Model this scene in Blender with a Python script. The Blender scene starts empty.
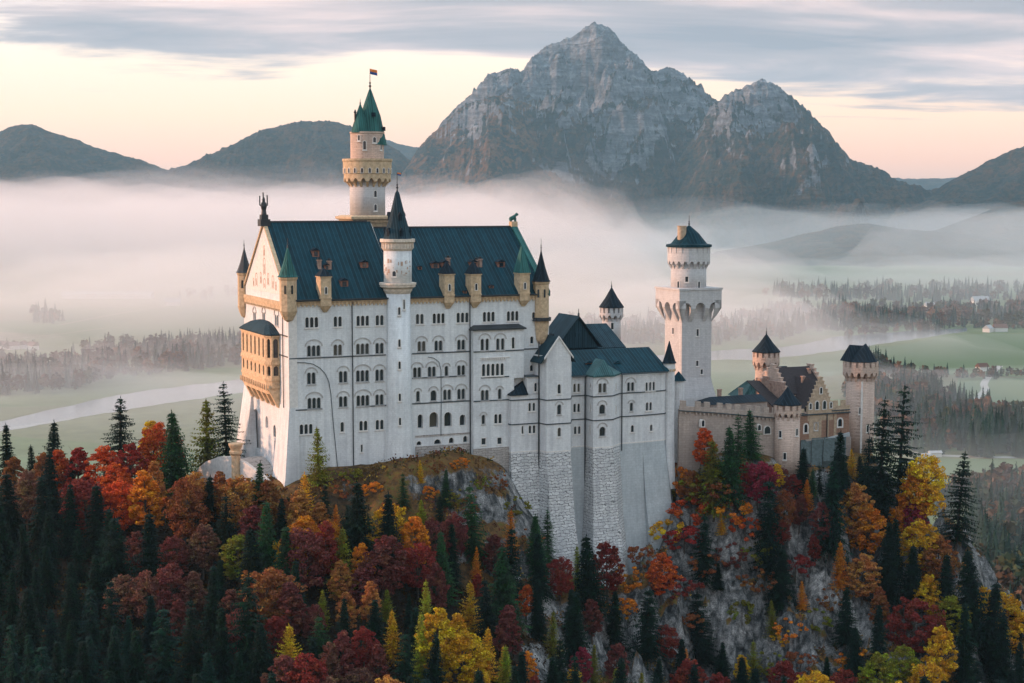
import bpy, bmesh, math, random
import numpy as np
from mathutils import Vector, Matrix
from mathutils.geometry import tessellate_polygon
R = math.radians
random.seed(7)
S = bpy.context.scene
C = S.collection
# ------------------------------------------------------------------ camera
F = 1600.0
CAMZ = 70.0
PITCH = math.atan(141.5 / F)
cam = bpy.data.cameras.new('camera'); camo = bpy.data.objects.new('camera', cam); C.objects.link(camo)
cam.sensor_width = 36.0; cam.lens = F / 1024 * 36
cam.clip_start = 1.0; cam.clip_end = 120000
camo.location = (0, 0, CAMZ); camo.rotation_euler = (R(90) - PITCH, 0, 0)
S.camera = camo
# ------------------------------------------------------------------ light
SUN_EL, SUN_AZ = R(13), R(-86)          # azimuth from +Y towards +X : the sun stands low on the left
sdir = Vector((math.sin(SUN_AZ) * math.cos(SUN_EL), math.cos(SUN_AZ) * math.cos(SUN_EL), math.sin(SUN_EL)))
sun = bpy.data.lights.new('sun', 'SUN'); suno = bpy.data.objects.new('sun', sun); C.objects.link(suno)
sun.energy = 3.6; sun.angle = R(1.5); sun.color = (1.0, 0.53, 0.32)
suno.rotation_euler = (-sdir).to_track_quat('-Z', 'Y').to_euler()
w = bpy.data.worlds.new('World'); S.world = w; w.use_nodes = True
def nd(nt, t, **k):
    n = nt.nodes.new(t)
    for a, v in k.items():
        if a in ('ins',):
            for i, x in v.items(): n.inputs[i].default_value = x
        else: setattr(n, a, v)
    return n
def ramp(nt, src, stops, interp='LINEAR'):
    n = nt.nodes.new('ShaderNodeValToRGB'); cr = n.color_ramp; cr.interpolation = interp
    while len(cr.elements) < len(stops): cr.elements.new(0.5)
    for e, (p, c) in zip(cr.elements, stops):
        e.position = p; e.color = (c[0], c[1], c[2], 1) if hasattr(c, '__len__') else (c, c, c, 1)
    nt.links.new(src, n.inputs[0]); return n.outputs[0]
def mixc(nt, f, a, b, mode='MIX'):
    n = nt.nodes.new('ShaderNodeMix'); n.data_type = 'RGBA'; n.blend_type = mode
    for s, x in ((n.inputs[0], f), (n.inputs[6], a), (n.inputs[7], b)):
        if hasattr(x, 'is_output'): nt.links.new(x, s)
        elif hasattr(x, '__len__'): s.default_value = (x[0], x[1], x[2], 1)
        else: s.default_value = x
    return n.outputs[2]
def mth(nt, op, a, b=0.0, c=None, clamp=False):
    n = nt.nodes.new('ShaderNodeMath'); n.operation = op; n.use_clamp = clamp
    for s, x in zip(n.inputs, (a, b, c)):
        if x is None: continue
        if hasattr(x, 'is_output'): nt.links.new(x, s)
        else: s.default_value = x
    return n.outputs[0]
def noise(nt, vec, scale, detail=4, rough=0.55, dist=0.0):
    n = nt.nodes.new('ShaderNodeTexNoise'); n.inputs['Scale'].default_value = scale
    n.inputs['Detail'].default_value = detail; n.inputs['Roughness'].default_value = rough; n.inputs['Distortion'].default_value = dist
    nt.links.new(vec, n.inputs['Vector']); return n.outputs[0]
def mapping(nt, vec, sc=(1, 1, 1), rot=(0, 0, 0), loc=(0, 0, 0)):
    n = nt.nodes.new('ShaderNodeMapping'); n.inputs['Scale'].default_value = sc
    n.inputs['Rotation'].default_value = rot; n.inputs['Location'].default_value = loc
    nt.links.new(vec, n.inputs[0]); return n.outputs[0]
def build_world():
    nt = w.node_tree; nt.nodes.clear()
    out = nt.nodes.new('ShaderNodeOutputWorld'); bg = nt.nodes.new('ShaderNodeBackground')
    sky = nt.nodes.new('ShaderNodeTexSky'); sky.sky_type = 'NISHITA'; sky.sun_disc = False
    sky.sun_elevation = SUN_EL; sky.sun_rotation = SUN_AZ; sky.altitude = 900
    sky.air_density = 1.4; sky.dust_density = 2.5; sky.ozone_density = 2
    tc = nt.nodes.new('ShaderNodeTexCoord'); sep = nt.nodes.new('ShaderNodeSeparateXYZ')
    nt.links.new(tc.outputs['Generated'], sep.inputs[0])
    z = sep.outputs[2]
    # clear air of the sky : warm at the horizon, cooler above (10 = the strength below undone)
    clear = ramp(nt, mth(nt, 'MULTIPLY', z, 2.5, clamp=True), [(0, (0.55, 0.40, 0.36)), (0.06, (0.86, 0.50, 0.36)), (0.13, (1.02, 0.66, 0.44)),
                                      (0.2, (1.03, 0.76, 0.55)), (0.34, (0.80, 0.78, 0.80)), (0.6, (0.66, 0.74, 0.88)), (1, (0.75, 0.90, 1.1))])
    # streaky clouds on a plane overhead
    inv = mth(nt, 'DIVIDE', 1.0, mth(nt, 'MAXIMUM', mth(nt, 'ADD', z, 0.10), 0.05))
    comb = nt.nodes.new('ShaderNodeCombineXYZ')
    nt.links.new(mth(nt, 'MULTIPLY', sep.outputs[0], inv), comb.inputs[0])
    nt.links.new(mth(nt, 'MULTIPLY', sep.outputs[1], inv), comb.inputs[1])
    n1 = noise(nt, mapping(nt, comb.outputs[0], (0.42, 0.85, 1), loc=(3.1, 0.4, 0)), 1.0, 5, 0.5, 0.5)
    n2 = noise(nt, mapping(nt, comb.outputs[0], (0.9, 1.8, 1), loc=(1.7, 5.2, 0)), 1.0, 6, 0.55, 0.6)
    s = mth(nt, 'ADD', mth(nt, 'MULTIPLY', n1, 0.6), mth(nt, 'MULTIPLY', n2, 0.4))
    # cover grows with height above the horizon
    bias = mth(nt, 'MULTIPLY', mth(nt, 'SUBTRACT', z, 0.077), 4.2)
    sidep = mth(nt, 'MULTIPLY', sep.outputs[0], 0.30)
    cov = mth(nt, 'ADD', mth(nt, 'ADD', s, mth(nt, 'MINIMUM', bias, 0.20)), sidep)
    mask = ramp(nt, cov, [(0.47, 0), (0.56, 1)], 'EASE')
    shade = mth(nt, 'ADD', mth(nt, 'MULTIPLY', n2, 0.55), mth(nt, 'MULTIPLY', n1, 0.45))
    cc = ramp(nt, shade, [(0.38, (0.86, 0.62, 0.56)), (0.46, (0.60, 0.47, 0.46)), (0.54, (0.37, 0.335, 0.36)), (0.64, (0.25, 0.255, 0.30))])
    hi = ramp(nt, z, [(0.16, (1, 1, 1)), (0.5, (1.55, 2.15, 2.35))])  # unseen clouds above the frame brightened and blued as added fill light
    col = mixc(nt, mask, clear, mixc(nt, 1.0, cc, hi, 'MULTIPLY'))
    # the Nishita sky carries the direction of the light
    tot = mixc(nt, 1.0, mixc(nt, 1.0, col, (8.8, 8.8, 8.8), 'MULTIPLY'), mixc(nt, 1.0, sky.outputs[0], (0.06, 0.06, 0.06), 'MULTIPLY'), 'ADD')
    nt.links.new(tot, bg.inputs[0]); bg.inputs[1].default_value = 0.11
    nt.links.new(bg.outputs[0], out.inputs[0])
build_world()
w.cycles.sampling_method = 'MANUAL'; w.cycles.sample_map_resolution = 512
S.view_settings.view_transform = 'Standard'; S.view_settings.look = 'None'
S.view_settings.exposure = 0.62; S.view_settings.gamma = 1.0; S.view_settings.use_curve_mapping = False
S.cycles.volume_bounces = 2; S.cycles.max_bounces = 8; S.cycles.transparent_max_bounces = 16
S.cycles.volume_step_rate = 1.0; S.cycles.volume_max_steps = 64
S.cycles.diffuse_bounces = 3; S.cycles.glossy_bounces = 2
S.cycles.use_denoising = True
# ------------------------------------------------------------------ helpers
def ray(x, y):
    a, b = (x - 512.0) / F, (341.5 - y) / F
    cp, sp = math.cos(PITCH), math.sin(PITCH)
    return Vector((a, cp + b * sp, -sp + b * cp))
def at(x, y, Y):
    d = ray(x, y); return Vector((d.x * Y / d.y, Y, CAMZ + d.z * Y / d.y))
def project(p):
    cp, sp = math.cos(PITCH), math.sin(PITCH)
    d = p - Vector((0, 0, CAMZ)); f = d.y * cp - d.z * sp; u = d.y * sp + d.z * cp
    return 512 + F * d.x / f, 341.5 - F * u / f, f
ANG = R(24)
P0 = Vector((-56.0, 400.0, 0)); U = Vector((math.cos(ANG), math.sin(ANG), 0)); V = Vector((-math.sin(ANG), math.cos(ANG), 0))
CM = Matrix(((U.x, V.x, 0, P0.x), (U.y, V.y, 0, P0.y), (0, 0, 1, 0), (0, 0, 0, 1)))   # castle frame -> world
def W(u, v, z): return P0 + U * u + V * v + Vector((0, 0, z))
def uv_at(x, y, v):
    """(u, z) of the point of the castle plane v seen at pixel x, y"""
    d = ray(x, y); o = Vector((0, 0, CAMZ)) - P0
    t = (v - o.dot(V)) / d.dot(V); p = o + d * t
    return p.dot(U), p.z
def vz_at(x, y, u):
    d = ray(x, y); o = Vector((0, 0, CAMZ)) - P0
    t = (u - o.dot(U)) / d.dot(U); p = o + d * t
    return p.dot(V), p.z
def link(name, me, mat=None, parent=None, mats=None):
    o = bpy.data.objects.new(name, me); C.objects.link(o)
    for m in (mats or ([mat] if mat else [])): me.materials.append(m)
    if parent is not None: o.parent = parent
    return o
def tag(o, label=None, cat=None, group=None, kind=None):
    if label: o['label'] = label
    if cat: o['category'] = cat
    if group: o['group'] = group
    if kind: o['kind'] = kind
    return o
def empty(name, loc=(0, 0, 0), rz=0, label=None, cat=None, group=None):
    o = bpy.data.objects.new(name, None); C.objects.link(o); o.location = loc; o.rotation_euler = (0, 0, rz)
    o.empty_display_size = 0.5
    return tag(o, label, cat, group)
def me_np(name, verts, faces_quads):
    me = bpy.data.meshes.new(name); n = len(verts); m, k = faces_quads.shape
    me.vertices.add(n); me.vertices.foreach_set('co', np.asarray(verts, np.float32).ravel())
    me.loops.add(m * k); me.loops.foreach_set('vertex_index', faces_quads.astype(np.int32).ravel())
    me.polygons.add(m); me.polygons.foreach_set('loop_start', np.arange(0, m * k, k, dtype=np.int32))
    me.polygons.foreach_set('loop_total', np.full(m, k, np.int32))
    me.update(calc_edges=True); me.validate(); return me
def grid_mesh(name, X, Y, Z, smooth=True):
    ny, nx = X.shape
    v = np.stack([X, Y, Z], -1).reshape(-1, 3)
    i = np.arange(ny * nx).reshape(ny, nx)
    f = np.stack([i[:-1, :-1], i[:-1, 1:], i[1:, 1:], i[1:, :-1]], -1).reshape(-1, 4)
    me = me_np(name, v, f)
    if smooth: me.polygons.foreach_set('use_smooth', np.ones(len(f), bool))
    return me
_rng = np.random.default_rng(11)
_perm = _rng.permutation(256); _perm = np.concatenate([_perm, _perm]); _g = _rng.uniform(0, 2 * np.pi, 256)
def perlin(x, y):
    xi = np.floor(x).astype(int); yi = np.floor(y).astype(int); xf = x - xi; yf = y - yi
    def gr(ix, iy, dx, dy):
        h = _g[_perm[(_perm[ix & 255] + iy) & 255]]; return np.cos(h) * dx + np.sin(h) * dy
    u = xf ** 3 * (xf * (xf * 6 - 15) + 10); v = yf ** 3 * (yf * (yf * 6 - 15) + 10)
    a = gr(xi, yi, xf, yf) * (1 - u) + gr(xi + 1, yi, xf - 1, yf) * u
    b = gr(xi, yi + 1, xf, yf - 1) * (1 - u) + gr(xi + 1, yi + 1, xf - 1, yf - 1) * u
    return (a * (1 - v) + b * v) * 1.4
def fbm(x, y, o=5, g=0.5, l=2.03):
    s = 0; a = 1; t = 0
    for k in range(o):
        s = s + a * perlin(x * l ** k + 17.3 * k, y * l ** k - 9.1 * k); t += a; a *= g
    return s / t
def ridged(x, y, o=6, g=0.52, l=2.05):
    s = 0; a = 1; t = 0; wgt = 1
    for k in range(o):
        n = (1 - np.abs(perlin(x * l ** k + 31.7 * k, y * l ** k + 5.9 * k))) ** 2
        s = s + a * n * wgt; wgt = np.clip(n * 1.4, 0, 1); t += a; a *= g
    return s / t
# ------------------------------------------------------------------ materials
MATS = {}
def newmat(name, rough=0.8, spec=0.3):
    m = bpy.data.materials.new(name); m.use_nodes = True; nt = m.node_tree; nt.nodes.clear()
    out = nt.nodes.new('ShaderNodeOutputMaterial'); b = nt.nodes.new('ShaderNodeBsdfPrincipled')
    b.inputs['Roughness'].default_value = rough; b.inputs['Specular IOR Level'].default_value = spec
    nt.links.new(b.outputs[0], out.inputs[0]); MATS[name] = m
    return m, nt, b
def setc(nt, b, c):
    if hasattr(c, 'is_output'): nt.links.new(c, b.inputs['Base Color'])
    else: b.inputs['Base Color'].default_value = (c[0], c[1], c[2], 1)
def bump(nt, b, h, strength=0.5, dist=0.1):
    n = nt.nodes.new('ShaderNodeBump'); n.inputs['Strength'].default_value = strength; n.inputs['Distance'].default_value = dist
    nt.links.new(h, n.inputs['Height']); nt.links.new(n.outputs[0], b.inputs['Normal'])
def objco(nt): return nt.nodes.new('ShaderNodeTexCoord').outputs['Object']
def sepz(nt, v, i=2):
    s = nt.nodes.new('ShaderNodeSeparateXYZ'); nt.links.new(v, s.inputs[0]); return s.outputs[i]
# ================================================================== LAND
VALZ = -130.0
# ---- mountain material
def mountain_mat(name, treeline, rock=(0.115, 0.125, 0.14), wood=(0.012, 0.022, 0.020), autumn=0.35, soft=130.0, rockbias=0.0):
    m, nt, b = newmat(name, 0.9, 0.1)
    co = objco(nt); geo = nt.nodes.new('ShaderNodeNewGeometry')
    nz = sepz(nt, geo.outputs['Normal']); z = sepz(nt, co)
    big = noise(nt, co, 1 / 420, 6, 0.6); mid = noise(nt, co, 1 / 120, 6, 0.62); fine = noise(nt, co, 1 / 28, 5, 0.65)
    strat = noise(nt, mapping(nt, co, (1 / 300, 1 / 300, 1 / 38), (0.25, 0.35, 0)), 1.0, 5, 0.6)
    hgt = mth(nt, 'DIVIDE', mth(nt, 'SUBTRACT', z, treeline), soft * 4)
    k = mth(nt, 'ADD', mth(nt, 'ADD', hgt, mth(nt, 'MULTIPLY', mth(nt, 'SUBTRACT', big, 0.5), 2.4)), mth(nt, 'MULTIPLY', mth(nt, 'SUBTRACT', mid, 0.5), 2.8))
    k = mth(nt, 'ADD', k, mth(nt, 'MULTIPLY', mth(nt, 'SUBTRACT', 0.66, nz), 1.5))
    k = mth(nt, 'ADD', k, 0.5 + rockbias)
    rk = ramp(nt, k, [(0.44, 0), (0.56, 1)])
    rc = ramp(nt, mth(nt, 'ADD', mth(nt, 'MULTIPLY', strat, 0.5), mth(nt, 'MULTIPLY', fine, 0.5)),
              [(0.34, tuple(c * 0.38 for c in rock)), (0.5, rock), (0.64, tuple(min(1, c * 2.3) for c in rock))])
    aut = ramp(nt, mth(nt, 'ADD', mth(nt, 'MULTIPLY', mid, 0.5), mth(nt, 'MULTIPLY', fine, 0.6)), [(0.51, 0), (0.62, 1)])
    wc = mixc(nt, mth(nt, 'MULTIPLY', aut, autumn), wood, (0.16, 0.075, 0.03))
    setc(nt, b, mixc(nt, rk, wc, rc))
    bump(nt, b, mth(nt, 'ADD', mth(nt, 'MULTIPLY', fine, 14), mth(nt, 'MULTIPLY', strat, 40)), 1.0, 1.6)
    return m
def mountain(name, prof, D, mat, front, back, label_kind='structure', nx=420, ny=150, amp=0.16, seed=0.0, jag=6.0, spur=0.6, p=1.0, base=-150, xpad=0, base_n=0, fs=1.0):
    px = np.array([q[0] for q in prof], float); py = np.array([q[1] for q in prof], float)
    Xr = (px - 512) / F * D; Zr = np.array([at(a, b_, D).z for a, b_ in prof])
    xs = np.linspace(Xr[0] - xpad, Xr[-1] + xpad, nx)
    zr = np.interp(xs, Xr, Zr)
    zr = zr + fbm(xs / 160 + seed, xs * 0 + seed, 5, 0.6) * jag * 5 + np.abs(perlin(xs / 19 + seed, xs * 0 + seed * 2)) * jag * 2.2 + np.abs(perlin(xs / 9 + seed, xs * 0)) * jag * 1.2
    tb = int(ny * back / (front + back)); 
    t = np.concatenate([np.linspace(-front, 0, ny - tb, endpoint=False), np.linspace(0, back, tb + 1)])
    X, T = np.meshgrid(xs, t); ZR = np.meshgrid(zr, t)[0]
    L = np.where(T < 0, front, back)
    a = np.abs(T) / L
    warp = 1 + spur * (ridged(X / (front * 0.42) * fs + seed, T / (front * 1.5) * fs + seed, 5) - 0.55) * 1.2
    a2 = np.clip(a / np.clip(warp, 0.35, 2.5), 0, 1)
    g = (1 - a2) ** p
    hh = np.maximum(ZR - base, 0)
    n = ridged(X / 520 * fs + seed * 3, T / 520 * fs + seed, 7, 0.56) - 0.5
    env = np.clip(a2 * 7, 0, 1) * np.clip((1 - a2) * 3, 0, 1)
    Z = base + hh * g + n * hh * amp * env * 1.6 + fbm(X / 70, T / 70, 4) * hh * 0.02 * np.clip(a2 * 10, 0.1, 1)
    Z = np.where(hh < 1, base - 20, Z)
    o = link(name, grid_mesh(name, X, D + T, Z), mat)
    return tag(o, kind='structure')
mA = mountain_mat('alpine_rock_and_forest', 560, autumn=0.4)
mB = mountain_mat('forested_spur', 640, autumn=0.8)
mC = mountain_mat('forested_foothill', 1500, autumn=0.35)
mountain('grey_rock_mountain', [(395, 200), (406, 170), (420, 152), (449, 116), (467, 100), (491, 74), (510, 68), (522, 72), (531, 58), (546, 46), (571, 36.5), (583, 28), (592, 23), (600, 24),
    (610, 30), (631, 55), (653, 73), (668, 68), (683, 76), (695, 91), (705, 94.5), (716, 102), (735, 99), (760, 98), (790, 108), (808, 124), (827, 141), (839, 160), (863, 171), (887, 182), (918, 196), (960, 214), (1000, 230)],
    9200, mA, 2100, 1800, nx=640, ny=260, seed=3.3, amp=0.24, p=1.1, jag=7, spur=0.8)
mountain('mountain_shoulder', [(392, 196), (403, 172), (418, 152), (436, 131), (452, 118), (470, 103), (486, 97), (500, 98), (518, 100), (535, 108), (548, 124), (566, 150), (590, 176), (620, 205)],
    8300, mB, 1300, 1500, nx=360, ny=170, seed=8.1, amp=0.2, p=1.0, jag=6)
mountain('mountain_shoulder', [(660, 190), (685, 150), (705, 118), (722, 98), (735, 90), (750, 84), (762, 83), (775, 86), (790, 99), (808, 117), (827, 137), (840, 157), (863, 167), (887, 178), (918, 192), (950, 204), (990, 222)],
    8000, mA, 1500, 1500, nx=460, ny=200, seed=12.7, amp=0.26, p=1.05, jag=6, spur=0.8)
mountain('forested_hill', [(-420, 150), (-200, 118), (-120, 150), (-40, 138), (0, 134), (14, 128), (36, 124), (53, 131), (92, 146), (121, 154), (159, 166), (190, 176), (230, 190), (260, 205)],
    8600, mC, 1800, 1500, nx=460, ny=120, seed=21.0, amp=0.17, jag=4)
mountain('forested_hill', [(120, 200), (159, 178), (179, 168), (208, 158), (241, 141), (270, 129), (299, 122), (320, 120), (337, 122), (351, 126), (372, 134), (395, 148), (420, 170), (450, 200)],
    8800, mC, 1800, 1500, nx=420, ny=120, seed=29.0, amp=0.17, jag=4)
mountain('forested_hill', [(330, 165), (351, 140), (368, 133), (387, 140), (412, 147), (440, 150), (470, 150)], 13000, mC, 1800, 1500, nx=160, ny=60, seed=31.0, amp=0.12, jag=3)
mountain('forested_hill', [(880, 212), (905, 203), (935, 193), (945, 183), (960, 175), (980, 164), (1000, 155), (1024, 145), (1080, 118), (1150, 95), (1260, 120), (1400, 160)],
    7600, mC, 1500, 1500, nx=360, ny=110, seed=41.0, amp=0.17, jag=4)
mountain('forested_hill', [(760, 200), (800, 190), (850, 181), (887, 178), (915, 179), (955, 178), (1000, 182), (1060, 176)], 14600, mC, 1500, 1500, nx=160, ny=50, seed=47.0, amp=0.12, jag=5)
mountain('low_wooded_hill', [(720, 252), (780, 240), (812, 232), (837, 227), (868, 224), (904, 229), (935, 232), (980, 236), (1040, 240), (1120, 232), (1240, 250)], 5600, mC, 900, 700, nx=300, ny=80, seed=53.0, amp=0.12, jag=1.2, spur=.4)
mountain('low_wooded_hill', [(900, 238), (940, 229), (960, 221), (985, 211), (1000, 206), (1024, 201), (1080, 192), (1180, 205), (1300, 230)], 5900, mC, 700, 600, nx=240, ny=70, seed=57.0, amp=0.1, jag=1.2, spur=.4)

# ---- valley floor : one sheet to the horizon
def gpt(x, y, z=VALZ):
    d = ray(x, y); t = (z - CAMZ) / d.z
    return Vector((d.x * t, d.y * t, z))
def valley_mat():
    m, nt, b = newmat('valley_meadow', 0.95, 0.1); co = objco(nt)
    v = nt.nodes.new('ShaderNodeTexVoronoi'); v.inputs['Scale'].default_value = 1.0; v.inputs['Randomness'].default_value = 0.9
    nt.links.new(mapping(nt, co, (1 / 420, 1 / 190, 1), (0, 0, 0.35)), v.inputs['Vector'])
    fld = sepz(nt, v.outputs['Color'], 0)
    n = noise(nt, co, 1 / 260, 6, 0.6); f = noise(nt, co, 1 / 18, 5, 0.6)
    c = ramp(nt, fld, [(0.1, (0.11, 0.16, 0.07)), (0.4, (0.095, 0.14, 0.06)), (0.7, (0.14, 0.165, 0.08)), (0.95, (0.17, 0.16, 0.10))])
    c = mixc(nt, mth(nt, 'MULTIPLY', ramp(nt, n, [(0.42, 0), (0.62, 1)]), 0.5), c, (0.10, 0.11, 0.05))
    c = mixc(nt, 0.5, c, ramp(nt, f, [(0.3, (0.6, 0.6, 0.6)), (0.7, (1.25, 1.25, 1.2))]), 'MULTIPLY')
    setc(nt, b, c); bump(nt, b, f, 0.6, 1.5); return m
mval = valley_mat()
bm = bmesh.new()
ys = [-3000, 0, 400, 900, 1500, 2500, 4000, 7000, 12000, 16400]; xs = [-16400, -11000, -6000, -2500, -1000, 0, 1000, 2500, 6000, 11000, 16400]
vv = [[bm.verts.new((x, y, VALZ)) for x in xs] for y in ys]
for j in range(len(ys) - 1):
    for i in range(len(xs) - 1): bm.faces.new((vv[j][i], vv[j][i + 1], vv[j + 1][i + 1], vv[j + 1][i]))
me = bpy.data.meshes.new('valley_ground'); bm.to_mesh(me); bm.free()
tag(link('valley_ground', me, mval), kind='structure')
def smooth_poly(pts, n=14):
    out = []
    N = len(pts)
    for i in range(N - 1):
        p0, p1, p2, p3 = pts[max(i - 1, 0)], pts[i], pts[i + 1], pts[min(i + 2, N - 1)]
        for k in range(n):
            t = k / n; out.append(tuple(0.5 * ((2 * p1[a]) + (-p0[a] + p2[a]) * t + (2 * p0[a] - 5 * p1[a] + 4 * p2[a] - p3[a]) * t * t + (-p0[a] + 3 * p1[a] - 3 * p2[a] + p3[a]) * t ** 3) for a in (0, 1)))
    out.append(pts[-1]); return out
def ribbon(name, near, far, mat, dz, kind='structure', wob=0.0):
    a = smooth_poly(near); b_ = smooth_poly(far); bm = bmesh.new()
    A = [gpt(*p) for p in a]; B = [gpt(*p) for p in b_]
    n = min(len(A), len(B)); rows = []
    for i in range(n):
        p = A[int(i * (len(A) - 1) / (n - 1))]; q = B[int(i * (len(B) - 1) / (n - 1))]
        j = wob * (perlin(np.array([p.x / 40]), np.array([p.y / 40]))[0] * 2.2 + perlin(np.array([p.x / 13]), np.array([p.y / 13]))[0])
        rows.append((bm.verts.new((p.x, p.y + j, VALZ + dz)), bm.verts.new((q.x, q.y - wob * (perlin(np.array([q.x / 45 + 9]), np.array([q.y / 45]))[0] * 2.6 + perlin(np.array([q.x / 12]), np.array([q.y / 12 + 5]))[0]), VALZ + dz))))
    for i in range(n - 1): bm.faces.new((rows[i][0], rows[i + 1][0], rows[i + 1][1], rows[i][1]))
    bmesh.ops.recalc_face_normals(bm, faces=bm.faces)
    me = bpy.data.meshes.new(name); bm.to_mesh(me); bm.free(); return tag(link(name, me, mat), kind=kind)
def lane(name, pts, width, mat, dz):
    a = [gpt(*p) for p in smooth_poly(pts)]; bm = bmesh.new(); prev = None
    for i, p in enumerate(a):
        d = (a[min(i + 1, len(a) - 1)] - a[max(i - 1, 0)]).normalized(); nn = Vector((-d.y, d.x, 0)) * width / 2
        cur = (bm.verts.new(Vector((p.x, p.y, VALZ + dz)) + nn), bm.verts.new(Vector((p.x, p.y, VALZ + dz)) - nn))
        if prev: bm.faces.new((prev[0], prev[1], cur[1], cur[0]))
        prev = cur
    me = bpy.data.meshes.new(name); bm.to_mesh(me); bm.free(); return tag(link(name, me, mat), kind='structure')
def water_mat():
    m, nt, b = newmat('river_water', 0.12, 0.6); co = objco(nt)
    setc(nt, b, (0.10, 0.13, 0.14)); b.inputs['Roughness'].default_value = 0.18
    bump(nt, b, noise(nt, co, 1 / 9, 3, 0.5), 0.08, 0.5); return m
mw = water_mat()
ribbon('river', [(-160, 452), (-60, 442), (0, 432), (80, 418), (137, 408), (230, 394.5), (330, 381)], [(-160, 440), (-60, 431), (0, 421), (60, 408), (129, 393.5), (244, 379), (330, 368)], mw, 0.12, wob=5)
ribbon('river', [(560, 372), (640, 366), (715, 360), (766, 359), (832, 351.5), (889, 342.7), (930, 337), (967, 331)], [(560, 362), (640, 357), (715, 351), (783, 347), (845, 336), (906, 331.5), (940, 329.5), (967, 328)], mw, 0.12, wob=5)
ribbon('meadow', [(800, 357), (850, 352), (900, 345), (960, 335), (1040, 334), (1120, 333)], [(800, 380), (850, 374), (900, 372), (960, 374), (1040, 372), (1120, 370)], newmat('mown_meadow', 0.95)[0], 0.06)
MATS['mown_meadow'].node_tree.nodes['Principled BSDF'].inputs['Base Color'].default_value = (0.10, 0.14, 0.07, 1)
ribbon('meadow', [(930, 497), (960, 498), (1000, 496), (1100, 494)], [(920, 458), (960, 459), (1000, 459), (1100, 460)], MATS['mown_meadow'], 0.06)
ribbon('meadow', [(955, 408), (980, 410), (1010, 416), (1100, 420)], [(958, 378), (985, 377), (1010, 378), (1100, 378)], MATS['mown_meadow'], 0.06)
mroad, nt, b = newmat('pale_road', 0.9); setc(nt, b, (0.33, 0.32, 0.30))
mtrack, nt, b = newmat('field_track', 0.9); setc(nt, b, (0.20, 0.17, 0.11))
lane('road', [(905, 452), (935, 455), (980, 457), (1024, 457.5), (1100, 458)], 9, mroad, 0.10)
lane('road', [(960, 408), (975, 400), (985, 390), (984, 384), (990, 375), (1000, 366)], 8, mroad, 0.14)
lane('track', [(915, 474), (950, 476), (990, 478), (1060, 486)], 5, mtrack, 0.10)
lane('track', [(60, 325), (95, 318), (140, 310), (185, 304), (245, 299)], 9, mtrack, 0.10)
lane('track', [(0, 340), (60, 334), (110, 328), (160, 329)], 7, mtrack, 0.10)

# ---- the castle hill : heights from surveyed points, in between a smooth spline
CP = []
def cp(x, y, Y): p = at(x, y, Y); CP.append((p.x, p.y, p.z))
def Yp(x, y, v):
    d = ray(x, y); o = Vector((0, 0, CAMZ)) - P0; return (d * ((v - o.dot(V)) / d.dot(V))).y
for x, y, v in [(283, 489, -1), (300, 480, -1), (330, 467, -1), (360, 464, -1), (385, 463, -1), (400, 458, -4.5), (415, 460, -2), (430, 454, -2), (450, 451, -2), (470, 454, -3), (490, 460, -4), (507, 468, -5), (400, 466, -12), (440, 456, -10), (470, 460, -12),
                (672, 503, -6), (680, 458, -1), (700, 452, -2), (720, 452, -3), (745, 454, -3), (770, 458, -4), (788, 478, -8), (800, 468, -5), (835, 464, -3), (850, 456, 1), (872, 452, 2), (815, 472, -9), (850, 470, -8), (720, 470, -10), (750, 475, -12)]: cp(x, y, Yp(x, y, v))
for a in [(240, 505, 392), (100, 500, 415), (0, 490, 430), (200, 492, 418), (225, 476, 428), (0, 560, 388), (0, 683, 330), (128, 620, 350), (256, 683, 322), (256, 580, 362), (400, 683, 322), (400, 580, 368), (360, 510, 392), (430, 500, 398), (480, 515, 402),
          (520, 500, 418), (541, 526, 420), (556, 572, 412), (578, 584, 411), (600, 600, 409), (626, 592, 414), (650, 540, 429), (610, 616, 403), (622, 640, 400), (626, 683, 394), (596, 683, 374), (540, 600, 390), (520, 683, 340),
          (660, 545, 436), (700, 520, 441), (684, 590, 430), (720, 600, 425), (700, 683, 412), (760, 683, 412), (760, 560, 433), (800, 600, 427), (800, 683, 412), (850, 683, 408), (860, 540, 444),
          (905, 490, 470), (900, 600, 432), (900, 683, 410), (980, 600, 446), (960, 545, 458), (1024, 640, 446), (1024, 690, 436)]: cp(*a)
for a in [(0, 0), (20, 6), (40, 4), (58, 6), (40, 30), (64, 40), (10, 30), (130, 12), (155, 15), (165, 30), (130, 35), (100, 40)]:
    q = W(a[0], a[1], 0); base = -1.0 if a[0] < 72 else -6.0; CP.append((q.x, q.y, base))
for a in [(74, -1, -34), (86, -2, -44), (98, -3, -46), (108, -2, -38), (116, 0, -26), (80, 14, -30), (100, 14, -34), (100, 45, -30)]: q = W(a[0], a[1], 0); CP.append((q.x, q.y, a[2]))
for q in [(-320, 430, -20), (-200, 440, -12), (-320, 520, -120), (-200, 520, -70), (-100, 520, -60), (0, 530, -65), (100, 560, -80), (-320, 640, -134), (-150, 640, -134), (0, 640, -134), (150, 640, -134), (300, 640, -134),
          (190, 480, -90), (240, 430, -132), (300, 430, -134), (300, 520, -134), (200, 560, -130), (300, 300, -134), (220, 330, -126), (150, 390, -72), (150, 300, -105), (60, 330, -68), (100, 250, -115), (60, 250, -100), (20, 300, -46), (20, 250, -72), (-60, 300, -38), (-120, 300, -40),
          (-60, 240, -70), (-160, 240, -75), (-320, 300, -60), (-240, 380, -26), (-320, 200, -110), (-150, 170, -118), (0, 180, -118), (150, 170, -134), (300, 180, -134), (-320, 60, -134), (-100, 60, -134), (100, 60, -134), (300, 60, -134)]: CP.append(q)
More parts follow.
